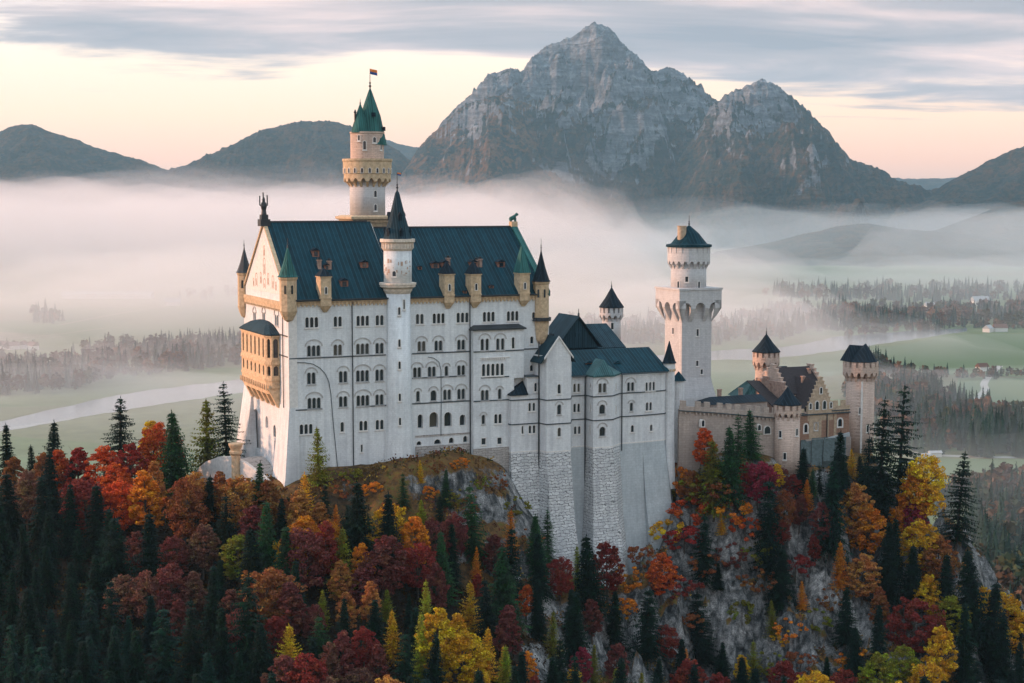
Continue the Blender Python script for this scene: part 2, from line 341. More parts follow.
cpa = np.array(CP)
def _solve():
    n = len(cpa); d = np.hypot(cpa[:, None, 0] - cpa[None, :, 0], cpa[:, None, 1] - cpa[None, :, 1])
    A = np.zeros((n + 3, n + 3)); A[:n, :n] = d + np.eye(n) * -0.3; A[:n, n] = 1; A[:n, n + 1:] = cpa[:, :2]; A[n, :n] = 1; A[n + 1:, :n] = cpa[:, :2].T
    return np.linalg.solve(A, np.concatenate([cpa[:, 2], [0, 0, 0]]))
_w = _solve()
GS = 1.3; gx = np.arange(-330, 311, GS); gy = np.arange(40, 661, GS)
GX, GY = np.meshgrid(gx, gy)
GZ = np.zeros_like(GX) + _w[-3] + _w[-2] * GX + _w[-1] * GY
for (x, y, z), c in zip(cpa, _w): GZ += c * np.hypot(GX - x, GY - y)
sl = np.hypot(*np.gradient(GZ, GS))
# crags where it is steep, soft knolls elsewhere ; the castle platform stays even
du = (GX - P0.x) * U.x + (GY - P0.y) * U.y; dv = (GX - P0.x) * V.x + (GY - P0.y) * V.y
on = np.clip(1 - np.maximum.reduce([-dv - 6, dv - 60, -du - 6, du - 182]) / 14, 0, 1)
crag = (ridged(GX / 24, GY / 30 + GZ / 40, 6, 0.62) - 0.55) * np.clip(sl - 0.3, 0, 1) * 12 + (ridged(GX / 15 + 3, GY / 55, 6, 0.62) - 0.6) * np.clip(sl - 0.35, 0, .7) * np.clip((GX - 15) / 15, 0, 1) * 26 + (ridged(GX / 7 + 4, GZ / 7, 3, 0.6) - 0.5) * np.clip(sl - 0.4, 0, 1) * 4.5
GZ = GZ + (1 - on) * (crag + fbm(GX / 22, GY / 22, 4) * 2.2) + fbm(GX / 5, GY / 5, 3) * 0.35
edge = np.clip(np.minimum.reduce([GX - gx[0], gx[-1] - GX, GY - gy[0], gy[-1] - GY]) / 30, 0, 1)
GZ = np.maximum(np.where(edge < 1, GZ * edge + (-136) * (1 - edge), GZ), -136)
def ground(x, y):
    fx = min(max((x - gx[0]) / GS, 0), len(gx) - 2.001); fy = min(max((y - gy[0]) / GS, 0), len(gy) - 2.001)
    i, j = int(fx), int(fy); a, b_ = fx - i, fy - j
    return (GZ[j, i] * (1 - a) + GZ[j, i + 1] * a) * (1 - b_) + (GZ[j + 1, i] * (1 - a) + GZ[j + 1, i + 1] * a) * b_
def hit(x, y, y0=150, y1=640):
    d = ray(x, y); d = d / d.y; Y = y0
    while Y < y1:
        p = Vector((d.x * Y, Y, CAMZ + d.z * Y))
        if p.z <= ground(p.x, p.y): return Vector((p.x, p.y, ground(p.x, p.y)))
        Y += 1.0
    return None
def hill_mat():
    m, nt, b = newmat('castle_hill_rock_and_heath', 0.92, 0.15); co = objco(nt); geo = nt.nodes.new('ShaderNodeNewGeometry')
    nz = sepz(nt, geo.outputs['Normal'])
    a = noise(nt, co, 1 / 11, 6, 0.62); f = noise(nt, co, 1 / 1.6, 6, 0.7); h = noise(nt, co, 1 / 26, 4, 0.5); sx = nt.nodes.new('ShaderNodeSeparateXYZ'); nt.links.new(co, sx.inputs[0])
    st = noise(nt, mapping(nt, co, (1 / 5.5, 1 / 5.5, 1 / 12), (0.35, 0.3, 0)), 1.0, 8, 0.64, 0.5)
    st2 = noise(nt, mapping(nt, co, (1 / 2.0, 1 / 2.0, 1 / 4.2), (0.5, 0.2, 0.3)), 1.0, 7, 0.68, 0.8)
    w_ = nt.nodes.new('ShaderNodeTexVoronoi'); w_.feature = 'DISTANCE_TO_EDGE'; nt.links.new(mapping(nt, co, (1 / 3.4, 1 / 3.4, 1 / 2.2), (0.3, 0.6, 0)), w_.inputs['Vector'])
    crack = ramp(nt, w_.outputs['Distance'], [(0.0, 0.35), (0.09, 1)])
    rock = ramp(nt, mth(nt, 'ADD', mth(nt, 'MULTIPLY', st, 0.42), mth(nt, 'ADD', mth(nt, 'MULTIPLY', st2, 0.36), mth(nt, 'MULTIPLY', f, 0.22))), [(0.40, (0.014, 0.016, 0.018)), (0.46, (0.060, 0.064, 0.066)), (0.52, (0.19, 0.19, 0.19)), (0.60, (0.44, 0.43, 0.42))])
    rock = mixc(nt, 1.0, rock, crack, 'MULTIPLY')
    heath = ramp(nt, mth(nt, 'ADD', mth(nt, 'MULTIPLY', a, 0.45), mth(nt, 'MULTIPLY', f, 0.55)), [(0.33, (0.02, 0.022, 0.014)), (0.45, (0.07, 0.04, 0.02)), (0.54, (0.16, 0.085, 0.03)), (0.62, (0.10, 0.10, 0.025)), (0.72, (0.26, 0.12, 0.03))])
    k = mth(nt, 'ADD', nz, mth(nt, 'ADD', mth(nt, 'MULTIPLY', mth(nt, 'SUBTRACT', a, 0.5), 1.1), mth(nt, 'MULTIPLY', mth(nt, 'SUBTRACT', f, 0.5), 0.5)))
    fl = ramp(nt, mth(nt, 'ADD', mth(nt, 'ADD', mth(nt, 'MULTIPLY', sx.outputs[0], 0.0042), mth(nt, 'MULTIPLY', sx.outputs[1], 0.006)), mth(nt, 'MULTIPLY', h, 0.12)), [(2.27 / 4, 0), (2.40 / 4, 1)]) if False else None
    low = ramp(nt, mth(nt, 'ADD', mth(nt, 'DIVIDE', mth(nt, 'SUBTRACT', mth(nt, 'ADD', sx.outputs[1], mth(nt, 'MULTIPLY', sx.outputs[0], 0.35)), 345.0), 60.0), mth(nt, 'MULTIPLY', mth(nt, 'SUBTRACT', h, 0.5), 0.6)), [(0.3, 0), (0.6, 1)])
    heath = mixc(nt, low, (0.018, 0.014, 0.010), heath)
    k = mth(nt, 'ADD', k, ramp(nt, mth(nt, 'DIVIDE', mth(nt, 'ADD', sx.outputs[0], 20), 40), [(0.3, 0.26), (0.9, 0)]))
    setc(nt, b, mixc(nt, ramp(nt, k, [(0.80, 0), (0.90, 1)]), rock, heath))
    bump(nt, b, mth(nt, 'ADD', mth(nt, 'MULTIPLY', f, 0.9), mth(nt, 'MULTIPLY', st, 1.2)), 1.0, 0.9); return m
tag(link('castle_hill', grid_mesh('castle_hill', GX, GY, GZ), hill_mat()), kind='structure')
# ================================================================== AIR
def volume_mat(name, color, density, aniso=0.25):
    m = bpy.data.materials.new(name); m.use_nodes = True; nt = m.node_tree; nt.nodes.clear()
    out = nt.nodes.new('ShaderNodeOutputMaterial'); v = nt.nodes.new('ShaderNodeVolumePrincipled')
    v.inputs['Color'].default_value = (*color, 1); v.inputs['Density'].default_value = density; v.inputs['Anisotropy'].default_value = aniso
    nt.links.new(v.outputs[0], out.inputs['Volume']); m.cycles.homogeneous_volume = True
    return m
def boxmesh(name, x0, x1, y0, y1, z0, z1):
    bm = bmesh.new(); bmesh.ops.create_cube(bm, size=1)
    for v in bm.verts: v.co = ((x0 + x1) / 2 + v.co.x * (x1 - x0), (y0 + y1) / 2 + v.co.y * (y1 - y0), (z0 + z1) / 2 + v.co.z * (z1 - z0))
    me = bpy.data.meshes.new(name); bm.to_mesh(me); bm.free(); return me
HZ_TOP = 1320
tag(link('haze', boxmesh('haze', -16500, 16500, -3100, 16500, -152, HZ_TOP), volume_mat('haze', (0.50, 0.80, 1.0), 2.9e-5, 0.2)), kind='stuff')
def fog(name, x0, x1, y0, y1, top, dens, color, seed, rampf=900, rampx=700, lump=55, nx=120, ny=80, sc=700, floor=-134.0):
    xs = np.linspace(x0, x1, nx); ys = np.linspace(y0, y1, ny); X, Y = np.meshgrid(xs, ys)
    X0, Y0 = X, Y; X = X0 + fbm(X0 / 900 + seed * 2, Y0 / 900, 4, .55) * rampx * 1.5; Y = Y0 + fbm(X0 / 800 - seed, Y0 / 800, 4, .55) * rampf * .9
    e = np.clip((Y - y0) / rampf, 0, 1) * np.clip((y1 - Y) / rampf, 0, 1) * np.clip((X - x0) / rampx, 0, 1) * np.clip((x1 - X) / rampx, 0, 1)
    e = e * e * (3 - 2 * e); X, Y = X0, Y0
    b0 = np.clip(np.minimum.reduce([X - x0, x1 - X, Y - y0, y1 - Y]) / 150, 0, 1); e = e * b0
    T = floor + (top - floor) * e * (1 + 0 * X) + fbm(X / sc + seed, Y / sc + seed, 5, 0.5) * lump * np.clip(e * 1.6, 0, 1) + fbm(X / sc / 3 + seed, Y / sc / 3, 4, 0.5) * lump * 0.35 * np.clip(e * 1.6, 0, 1)
    T = np.maximum(T, floor + 0.4)
    v = np.concatenate([np.stack([X, Y, T], -1).reshape(-1, 3), np.stack([X, Y, X * 0 + floor], -1).reshape(-1, 3)])
    n = nx * ny; i = np.arange(n).reshape(ny, nx); t = np.stack([i[:-1, :-1], i[:-1, 1:], i[1:, 1:], i[1:, :-1]], -1).reshape(-1, 4); bt = t[:, ::-1] + n
    side = []
    for a in (i[0, :], i[-1, ::-1], i[::-1, 0], i[:, -1]): side.append(np.stack([a[:-1] + n, a[1:] + n, a[1:], a[:-1]], -1))
    me = me_np(name, v, np.concatenate([t, bt] + side))
    return tag(link(name, me, volume_mat(name, color, dens, 0.1)), kind='stuff')
fog('fog_bank', -4200, 900, 3000, 7900, 78, 0.0011, (.97, 0.895, 0.885), 1.3, lump=150, sc=640, nx=220, ny=130, rampx=1300)
fog('fog_veil', -5200, 900, 2500, 8000, 120, 0.00020, (.95, 0.88, 0.89), 3.9, lump=150, sc=900, nx=160, ny=90, rampx=1500)
fog('fog_bank', -200, 6200, 3300, 7400, 25, 0.00030, (0.74, 0.84, 0.90), 5.3, lump=120, sc=700, nx=160, ny=90)
fog('valley_mist', -1700, 900, 1380, 3300, -28, 0.0013, (1, 0.94, 0.93), 9.3, rampf=600, rampx=1100, lump=70, sc=260, nx=150, ny=100)
fog('valley_mist', 60, 2800, 2100, 4200, -58, 0.0006, (0.82, 0.89, .93), 14.3, rampf=600, rampx=400, lump=45, sc=380, nx=120, ny=90)
fog('valley_mist', -900, 1900, 650, 1950, -98, 0.0009, (0.85, 0.90, .93), 17.3, rampf=350, rampx=400, lump=26, sc=240, nx=120, ny=80)
fog('valley_mist', -1200, 250, 1300, 1900, -70, 0.0010, (1, 0.93, 0.92), 23.1, rampf=260, rampx=300, lump=60, sc=160, nx=130, ny=70)
fog('fog_wisp', 900, 3600, 4300, 5300, 40, 0.0006, (0.9, 0.93, .95), 27.7, rampf=300, rampx=500, lump=70, sc=300, nx=140, ny=60)
# ================================================================== CASTLE MATERIALS
def plaster(name, col, course=0.5, dirt=0.55, rough_stone=0.0, courseamt=0.07):
    m, nt, b = newmat(name, 0.88, 0.2); co = objco(nt)
    n = noise(nt, co, 0.22, 6, 0.6); f = noise(nt, co, 1.7, 5, 0.65)
    streak = noise(nt, mapping(nt, co, (0.9, 0.9, 0.07)), 1.0, 5, 0.6)
    br = nt.nodes.new('ShaderNodeTexBrick'); s = nt.nodes.new('ShaderNodeSeparateXYZ'); nt.links.new(co, s.inputs[0])
    cb = nt.nodes.new('ShaderNodeCombineXYZ'); nt.links.new(mth(nt, 'ADD', s.outputs[0], s.outputs[1]), cb.inputs[0]); nt.links.new(s.outputs[2], cb.inputs[1])
    wv = nt.nodes.new('ShaderNodeVectorMath'); wv.operation = 'MULTIPLY_ADD'; nn_ = nt.nodes.new('ShaderNodeTexNoise'); nn_.inputs['Scale'].default_value = .9; nt.links.new(co, nn_.inputs['Vector']); nt.links.new(nn_.outputs['Color'], wv.inputs[0]); wv.inputs[1].default_value = (1.3 * rough_stone + .1,) * 3; nt.links.new(cb.outputs[0], wv.inputs[2]); nt.links.new(wv.outputs[0], br.inputs['Vector']); br.inputs['Scale'].default_value = 1.0
    br.inputs['Brick Width'].default_value = 1.15 + .9 * rough_stone; br.inputs['Row Height'].default_value = course; br.inputs['Mortar Size'].default_value = 0.035 + 0.05 * rough_stone
    br.inputs['Mortar Smooth'].default_value = 0.4; br.inputs['Color1'].default_value = (1, 1, 1, 1); br.inputs['Color2'].default_value = (1 - courseamt,) * 3 + (1,)
    mo = 1 - courseamt * (2.0 + 1.5 * rough_stone); br.inputs['Mortar'].default_value = (mo, mo, mo, 1); br.inputs['Bias'].default_value = 0.0
    c = mixc(nt, 1.0, col, br.outputs[0], 'MULTIPLY')
    c = mixc(nt, dirt, c, mixc(nt, 1.0, col, (0.50, 0.50, 0.52), 'MULTIPLY')) if False else c
    st = ramp(nt, mth(nt, 'ADD', mth(nt, 'MULTIPLY', streak, 0.6), mth(nt, 'MULTIPLY', n, 0.4)), [(0.42, 0), (0.66, 1)])
    c = mixc(nt, mth(nt, 'MULTIPLY', st, dirt), c, (col[0] * 0.52, col[1] * 0.53, col[2] * 0.56))
    c = mixc(nt, 0.35, c, ramp(nt, f, [(0.3, 0.7), (0.7, 1.2)]), 'MULTIPLY')
    setc(nt, b, c)
    bump(nt, b, mth(nt, 'ADD', mth(nt, 'MULTIPLY', f, 0.25 + rough_stone), br.outputs[0] if False else mth(nt, 'MULTIPLY', br.outputs['Fac'], -0.6)), 0.35 + 0.5 * rough_stone, 0.08 + 0.22 * rough_stone)
    return m
def roofmat(name, col, gap=1.05):
    m, nt, b = newmat(name, 0.7, 0.12); co = objco(nt); s = nt.nodes.new('ShaderNodeSeparateXYZ'); nt.links.new(co, s.inputs[0])
    ge = nt.nodes.new('ShaderNodeNewGeometry'); vt = nt.nodes.new('ShaderNodeVectorTransform'); vt.vector_type = 'NORMAL'; vt.convert_from = 'WORLD'; vt.convert_to = 'OBJECT'; nt.links.new(ge.outputs['True Normal'], vt.inputs[0])
    sn = nt.nodes.new('ShaderNodeSeparateXYZ'); nt.links.new(vt.outputs[0], sn.inputs[0]); side = mth(nt, 'GREATER_THAN', mth(nt, 'ABSOLUTE', sn.outputs[0]), mth(nt, 'ABSOLUTE', sn.outputs[1]))
    x = mth(nt, 'DIVIDE', mth(nt, 'ADD', mth(nt, 'MULTIPLY', s.outputs[1], side), mth(nt, 'MULTIPLY', s.outputs[0], mth(nt, 'SUBTRACT', 1.0, side))), gap)
    fr = mth(nt, 'ABSOLUTE', mth(nt, 'SUBTRACT', mth(nt, 'FRACT', x), 0.5))
    seam = ramp(nt, fr, [(0.36, 0), (0.46, 1)])
    wn = nt.nodes.new('ShaderNodeTexWhiteNoise'); wn.noise_dimensions = '1D'; nt.links.new(mth(nt, 'FLOOR', x), wn.inputs['W'])
    n = noise(nt, mapping(nt, co, (0.5, 0.5, 0.14)), 1.0, 6, 0.62)
    v = mth(nt, 'ADD', mth(nt, 'MULTIPLY', wn.outputs[0], 0.35), mth(nt, 'MULTIPLY', n, 1.0))
    c = mixc(nt, 1.0, col, ramp(nt, v, [(0.35, 0.62), (0.65, 1.0), (0.95, 1.55)]), 'MULTIPLY')
    c = mixc(nt, mth(nt, 'MULTIPLY', seam, 0.6), c, tuple(k * 2.4 + 0.008 for k in col))
    setc(nt, b, c); bump(nt, b, mth(nt, 'ADD', seam, mth(nt, 'MULTIPLY', n, 0.5)), 0.6, 0.08); return m
def flat(name, col, rough=0.8, spec=0.3, var=0.35, sc=1.2):
    m, nt, b = newmat(name, rough, spec); co = objco(nt); n = noise(nt, co, sc, 6, 0.62)
    setc(nt, b, mixc(nt, 1.0, col, ramp(nt, n, [(0.3, 1 - var), (0.7, 1 + var)]), 'MULTIPLY')); bump(nt, b, n, 0.3, 0.08); return m
M_white = plaster('limestone_white', (0.72, 0.74, 0.75))
M_bower = plaster('limestone_pale', (0.70, 0.71, 0.72))
M_trim = flat('dressed_stone', (0.66, 0.63, 0.60), 0.85, 0.2, 0.15)
M_hood = flat('shaded_surround', (0.40, 0.39, 0.38), 0.9, 0.1, 0.2)  # grey set darker to paint in the shading of the blind window arches
M_tan = flat('sandstone_tan', (0.50, 0.37, 0.24), 0.85, 0.2, 0.3)
M_cream = flat('cream_stone', (0.60, 0.52, 0.44), 0.85, 0.2, 0.25)
M_orange = flat('sandstone_loggia', (0.58, 0.41, 0.26), 0.85, 0.2, 0.35)
M_ashlar = plaster('rusticated_ashlar', (0.74, 0.74, 0.74), 0.78, 0.7, 1.0, 0.22)
M_smooth = plaster('smooth_bastion', (0.50, 0.54, 0.56), 0.7, 0.5, 0.2, 0.09)
M_footing = plaster('footing_stone', (0.50, 0.46, 0.43), 0.6, 0.6, 0.6, 0.2)
M_tower = plaster('tower_stone', (0.57, 0.56, 0.56), 0.55, 0.35, 0.1, 0.10)
M_warm = plaster('gate_stone', (0.62, 0.47, 0.39), 0.5, 0.5, 0.3, 0.16)
M_wallst = plaster('curtain_stone', (0.47, 0.39, 0.34), 0.7, 0.6, 0.2, 0.14)
M_ochre = flat('ochre_render', (0.42, 0.32, 0.23), 0.9, 0.2, 0.3)
M_brick = plaster('red_brick', (0.40, 0.24, 0.17), 0.28, 0.4, 0.2, 0.2)
M_roof = roofmat('roof_teal_metal', (0.002, 0.025, 0.037))
M_roofd = roofmat('roof_dark_slate', (0.006, 0.014, 0.022))
M_copper = roofmat('roof_copper_green', (0.022, 0.085, 0.080), 0.6)
M_roofg = roofmat('roof_greygreen', (0.035, 0.085, 0.09), 0.6)
M_slate = roofmat('roof_greyblue', (0.012, 0.032, 0.044), 0.6)
M_tile = flat('roof_brown_tile', (0.035, 0.028, 0.030), 0.8, 0.2, 0.5, 2.5)
M_dark = flat('dark_metal', (0.02, 0.025, 0.03), 0.5, 0.4, 0.2)
M_string = flat('lead_covered_string', (0.05, 0.065, 0.075), 0.6, 0.3, 0.2)
M_glass, _nt, _b = newmat('window_glass', 0.15, 0.6); _oi = _nt.nodes.new('ShaderNodeObjectInfo'); setc(_nt, _b, ramp(_nt, _oi.outputs['Random'], [(0.0, (0.010, 0.014, 0.020)), (0.6, (0.018, 0.026, 0.036)), (0.85, (0.035, 0.042, 0.05)), (1.0, (0.07, 0.06, 0.05))]))
M_red = flat('flag_orange', (0.75, 0.22, 0.05)); M_blue = flat('flag_blue', (0.03, 0.08, 0.25)); M_mural = flat('mural_brown', (0.42, 0.30, 0.24), 0.9, 0.1, 0.4)
M_rust = flat('rust_dormer', (0.22, 0.10, 0.07)); M_chim = flat('chimney_brick', (0.30, 0.20, 0.16))
# ================================================================== CASTLE TOOLS (castle frame u, v, z)
class Thing:
    def __init__(s, name, org, label, cat, group=None):
        s.org = Vector(org); s.o = empty(name, W(*org), ANG, label, cat, group)
    def part(s, name, bm, mat, parent=None, label=None, smooth=False):
        bmesh.ops.translate(bm, verts=bm.verts, vec=-s.org)
        me = bpy.data.meshes.new(name); bm.to_mesh(me); bm.free()
        if smooth:
            for p in me.polygons: p.use_smooth = True
        return tag(link(name, me, mat, parent or s.o), label)
def box(bm, u0, u1, v0, v1, z0, z1):
    vs = [bm.verts.new(c) for c in ((u0, v0, z0), (u1, v0, z0), (u1, v1, z0), (u0, v1, z0), (u0, v0, z1), (u1, v0, z1), (u1, v1, z1), (u0, v1, z1))]
    for f in ((0, 3, 2, 1), (4, 5, 6, 7), (0, 1, 5, 4), (1, 2, 6, 5), (2, 3, 7, 6), (3, 0, 4, 7)): bm.faces.new([vs[i] for i in f])
    return bm
def loft(bm, secs, cap=True):
    """secs : list of closed loops (same count) of (u, v, z)"""
    L = [[bm.verts.new(p) for p in s] for s in secs]; n = len(L[0])
    for a, b_ in zip(L, L[1:]):
        for i in range(n):
            j = (i + 1) % n
            try: bm.faces.new((a[i], a[j], b_[j], b_[i]))
            except ValueError: pass
    if cap:
        bm.faces.new(L[0][::-1]); bm.faces.new(L[-1])
    return bm
def prism(bm, poly, z0, z1, grow=0.0):
    c = Vector((sum(p[0] for p in poly) / len(poly), sum(p[1] for p in poly) / len(poly)))
    g = [(p[0], p[1]) for p in poly]
    return loft(bm, [[(x, y, z0) for x, y in g], [(x, y, z1) for x, y in g]])
def lathe(bm, cu, cv, prof, n=28, a0=0.0, cap=True):
    rings = []
    for r, z in prof:
        if r < 1e-4: rings.append([bm.verts.new((cu, cv, z))])
        else: rings.append([bm.verts.new((cu + r * math.cos(a0 + 2 * math.pi * i / n), cv + r * math.sin(a0 + 2 * math.pi * i / n), z)) for i in range(n)])
    for a, b_ in zip(rings, rings[1:]):
        for i in range(n):
            j = (i + 1) % n
            if len(a) == 1 and len(b_) == 1: continue
            if len(b_) == 1: bm.faces.new((a[i], a[j], b_[0]))
            elif len(a) == 1: bm.faces.new((a[0], b_[j], b_[i]))
            else: bm.faces.new((a[i], a[j], b_[j], b_[i]))
    if cap:
        if len(rings[0]) > 1: bm.faces.new(rings[0][::-1])
        if len(rings[-1]) > 1: bm.faces.new(rings[-1])
    return bm
def obox(bm, c, au, av, hu, hv, z0, z1):
    """box centred on c=(u,v) with half sizes hu along au, hv along av"""
    pts = [(c[0] + au[0] * a * hu + av[0] * b_ * hv, c[1] + au[1] * a * hu + av[1] * b_ * hv) for a, b_ in ((-1, -1), (1, -1), (1, 1), (-1, 1))]
    return loft(bm, [[(x, y, z0) for x, y in pts], [(x, y, z1) for x, y in pts]])
def ringboxes(bm, cu, cv, r, n, wid, dep, z0, z1, a0=0.0):
    for i in range(n):
        a = a0 + 2 * math.pi * i / n; d = (math.cos(a), math.sin(a)); t = (-d[1], d[0])
        obox(bm, (cu + d[0] * r, cv + d[1] * r), t, d, wid / 2, dep / 2, z0, z1)
    return bm
def arch(w, h, n=6, round_=True):
    """loop of an opening of width w, height h, standing on 0, counter-clockwise"""
    if not round_: return [(-w / 2, 0), (w / 2, 0), (w / 2, h), (-w / 2, h)]
    r = w / 2; p = [(-r, 0), (r, 0)]
    for i in range(n + 1):
        a = math.pi * i / n; p.append((r * math.cos(a), h - r + r * math.sin(a)))
    return p
class Facade:
    """a flat wall with real openings. o: origin, a: direction along the wall, normal n (outwards), z up; slope: outward lean per metre going down"""
    def __init__(s, th, o, a, n, loop):
        s.th, s.o, s.a, s.n, s.loop, s.holes = th, Vector(o), Vector(a).normalized(), Vector(n).normalized(), loop, []
    def P(s, x, z, d=0.0): return s.o + s.a * x + Vector((0, 0, z)) + s.n * d
    def strip(s, bm, pts, d0, d1):
        """closed prism of the outline pts (x, z) between depths d0 and d1"""
        A = [bm.verts.new(s.P(x, z, d0)) for x, z in pts]; B = [bm.verts.new(s.P(x, z, d1)) for x, z in pts]; n = len(pts)
        for i in range(n): bm.faces.new((A[i], A[(i + 1) % n], B[(i + 1) % n], B[i]))
        bm.faces.new(A[::-1]); bm.faces.new(B)
    def ring(s, bm, inner, outer, d0, d1):
        n = len(inner); A = [bm.verts.new(s.P(*p, d1)) for p in inner]; B = [bm.verts.new(s.P(*p, d1)) for p in outer]
        A0 = [bm.verts.new(s.P(*p, d0)) for p in inner]; B0 = [bm.verts.new(s.P(*p, d0)) for p in outer]
        for i in range(n):
            j = (i + 1) % n
            bm.faces.new((A[i], A[j], B[j], B[i])); bm.faces.new((B[i], B[j], B0[j], B0[i])); bm.faces.new((A0[i], A0[j], A[j], A[i]))
    def win(s, x, z, n=1, w=0.9, h=2.6, gap=1.22, hood=False, deep=0.35, sill=True, round_=True, trim=None, name='window', surround=0.13, frame=True, hoodw=None, blank=None):
        xs = [x + (i - (n - 1) / 2) * gap for i in range(n)]
        pb = bmesh.new()
        for q in xs:
            lp = [(q + a, z + b_) for a, b_ in arch(w, h, 6, round_)]; s.holes.append((lp, deep))
            vs = [bm_v for bm_v in (pb.verts.new(s.P(a, b_, -deep + 0.02)) for a, b_ in lp)]; pb.faces.new(vs)
        if not frame: return s.th.part('niche', pb, blank or M_glass)
        fb = bmesh.new()
        for q in xs:
            inn = [(q + a, z + b_) for a, b_ in arch(w, h, 6, round_)]
            out = [(q + a, z + b_ - surround) for a, b_ in arch(w + 2 * surround, h + 2 * surround, 6, round_)]
            s.ring(fb, inn, out, -0.02, 0.06)
        tot = (n - 1) * gap + w + 0.5
        if sill: s.strip(fb, [(x - tot / 2, z - 0.32), (x + tot / 2, z - 0.32), (x + tot / 2, z - 0.135), (x - tot / 2, z - 0.135)], -0.02, 0.22)
        if hood:
            hw = hoodw or tot + 0.3; rr = hw / 2; zc = z + h - 0.15; inner = []; outer = []
            ha = 0.72 if n > 2 else 0.9
            for i in range(11):
                a = math.pi * i / 10; inner.append((x + rr * math.cos(a), zc + rr * ha * math.sin(a))); outer.append((x + (rr + 0.3) * math.cos(a), zc + (rr * ha + 0.3) * math.sin(a)))
            s.strip(fb, inner + outer[::-1], -0.02, 0.16)
        o = s.th.part(name, fb, trim or (M_hood if hood else M_trim))
        s.th.part('niche' if blank else 'pane', pb, blank or M_glass, o); return o
    def build(s, name, mat):
        bm = bmesh.new(); loops = [s.loop] + [h for h, d in s.holes]
        v3 = [[Vector((x, z, 0)) for x, z in l] for l in loops]; flatv = [p for l in v3 for p in l]
        tris = tessellate_polygon(v3); vs = [bm.verts.new(s.P(p.x, p.y)) for p in flatv]
        for t in tris:
            try: bm.faces.new([vs[i] for i in t])
            except ValueError: pass
        k = len(s.loop)
        for h, d in s.holes:
            n = len(h); A = vs[k:k + n]; B = [bm.verts.new(s.P(x, z, -d)) for x, z in h]
            for i in range(n): bm.faces.new((A[i], A[(i + 1) % n], B[(i + 1) % n], B[i]))
            k += n
        bm.normal_update()
        for f in bm.faces: pass
        return s.th.part(name, bm, mat)
def cwin(th, cu, cv, r, ang, z, w=0.7, h=1.9, round_=True, trim=None):
    """a window set into a round wall : surround standing proud, dark pane inside it"""
    d = Vector((math.cos(ang), math.sin(ang), 0)); t = Vector((-d.y, d.x, 0))
    f = Facade(th, Vector((cu, cv, 0)) + d * (r - 0.03), t, d, []); fb = bmesh.new()
    inn = [(a, z + b_) for a, b_ in arch(w, h, 6, round_)]; out = [(a, z + b_ - 0.16) for a, b_ in arch(w + 0.32, h + 0.32, 6, round_)]
    f.ring(fb, inn, out, -0.3, 0.12)
    f.strip(fb, [(-w / 2 - 0.3, z - 0.4), (w / 2 + 0.3, z - 0.4), (w / 2 + 0.3, z - 0.165), (-w / 2 - 0.3, z - 0.165)], -0.3, 0.26)
    o = th.part('window', fb, trim or M_trim)
    pb = bmesh.new(); pb.faces.new([pb.verts.new(f.P(a, b_, 0.045)) for a, b_ in inn]); th.part('pane', pb, M_glass, o); return o
def cam_ang(cu, cv):
    """direction (castle frame) from a point to the camera"""
    o = Vector((0, 0, 0)) - P0; d = Vector((o.dot(U) - cu, o.dot(V) - cv)); return math.atan2(d.y, d.x)
def finial(bm, cu, cv, z, h, r=0.25):
    lathe(bm, cu, cv, [(r * 1.3, z - 0.5), (r * 0.6, z + h * 0.1), (r * 1.5, z + h * 0.2), (r * 0.5, z + h * 0.32), (r * 1.1, z + h * 0.42), (r * 0.4, z + h * 0.5), (r * 0.3, z + h)], 8)
def arcade_ring(bm, cu, cv, r0, r1, n, z0, z1, a0=0.0):
    """corbels carrying a parapet, one arch between each two : built as a scalloped ring"""
    zt = z1; k = 8
    for i in range(n):
        a = a0 + 2 * math.pi * i / n; d = (math.cos(a), math.sin(a)); t = (-d[1], d[0])
        wdt = 2 * math.pi * r1 / n * 0.42; mid = (r0 + r1) / 2
        pts = lambda r_in, r_out, ww: [(cu + d[0] * r + t[0] * s_, cv + d[1] * r + t[1] * s_) for r, s_ in ((r_in, -ww / 2), (r_in, ww / 2), (r_out, ww / 2), (r_out, -ww / 2))]
        zz = z1 - z0
        loft(bm, [[(x, y, z0) for x, y in pts(r0 - 0.4, r0 + 0.03, wdt * 0.6)], [(x, y, z0 + zz * 0.45) for x, y in pts(r0 - 0.4, r0 + (r1 - r0) * 0.55, wdt * 0.8)],
                  [(x, y, z0 + zz * 0.62) for x, y in pts(r0 - 0.4, r1 - 0.02, wdt)], [(x, y, z0 + zz * 0.8) for x, y in pts(r0 - 0.4, r1 - 0.015, wdt * 1.25)], [(x, y, z0 + zz) for x, y in pts(r0 - 0.4, r1 - 0.01, wdt * 2.05)]])
    return bm
def flag(th, cu, cv, z, s=1.5):
    bm = bmesh.new(); lathe(bm, cu, cv, [(0.09, z), (0.07, z + s * 1.9)], 6); st = th.part('flagpole', bm, M_dark)
    for k, m in enumerate((M_red, M_blue)):
        bm = bmesh.new(); a = []; b_ = []
        for i in range(6):
            x = cu + 0.1 + i * s / 4; y = cv + 0.18 * math.sin(i * 1.3); zz = z + s * 1.9 - k * s * 0.45 - 0.05 * i * s
            a.append((x, y, zz)); b_.append((x, y, zz - s * 0.45))
        for i in range(5):
            q = [bm.verts.new(p) for p in (b_[i], b_[i + 1], a[i + 1], a[i])]; bm.faces.new(q)
            q = [bm.verts.new((p[0], p[1] + 0.04, p[2])) for p in (a[i], a[i + 1], b_[i + 1], b_[i])]; bm.faces.new(q)
        th.part('flag', bm, m, st)
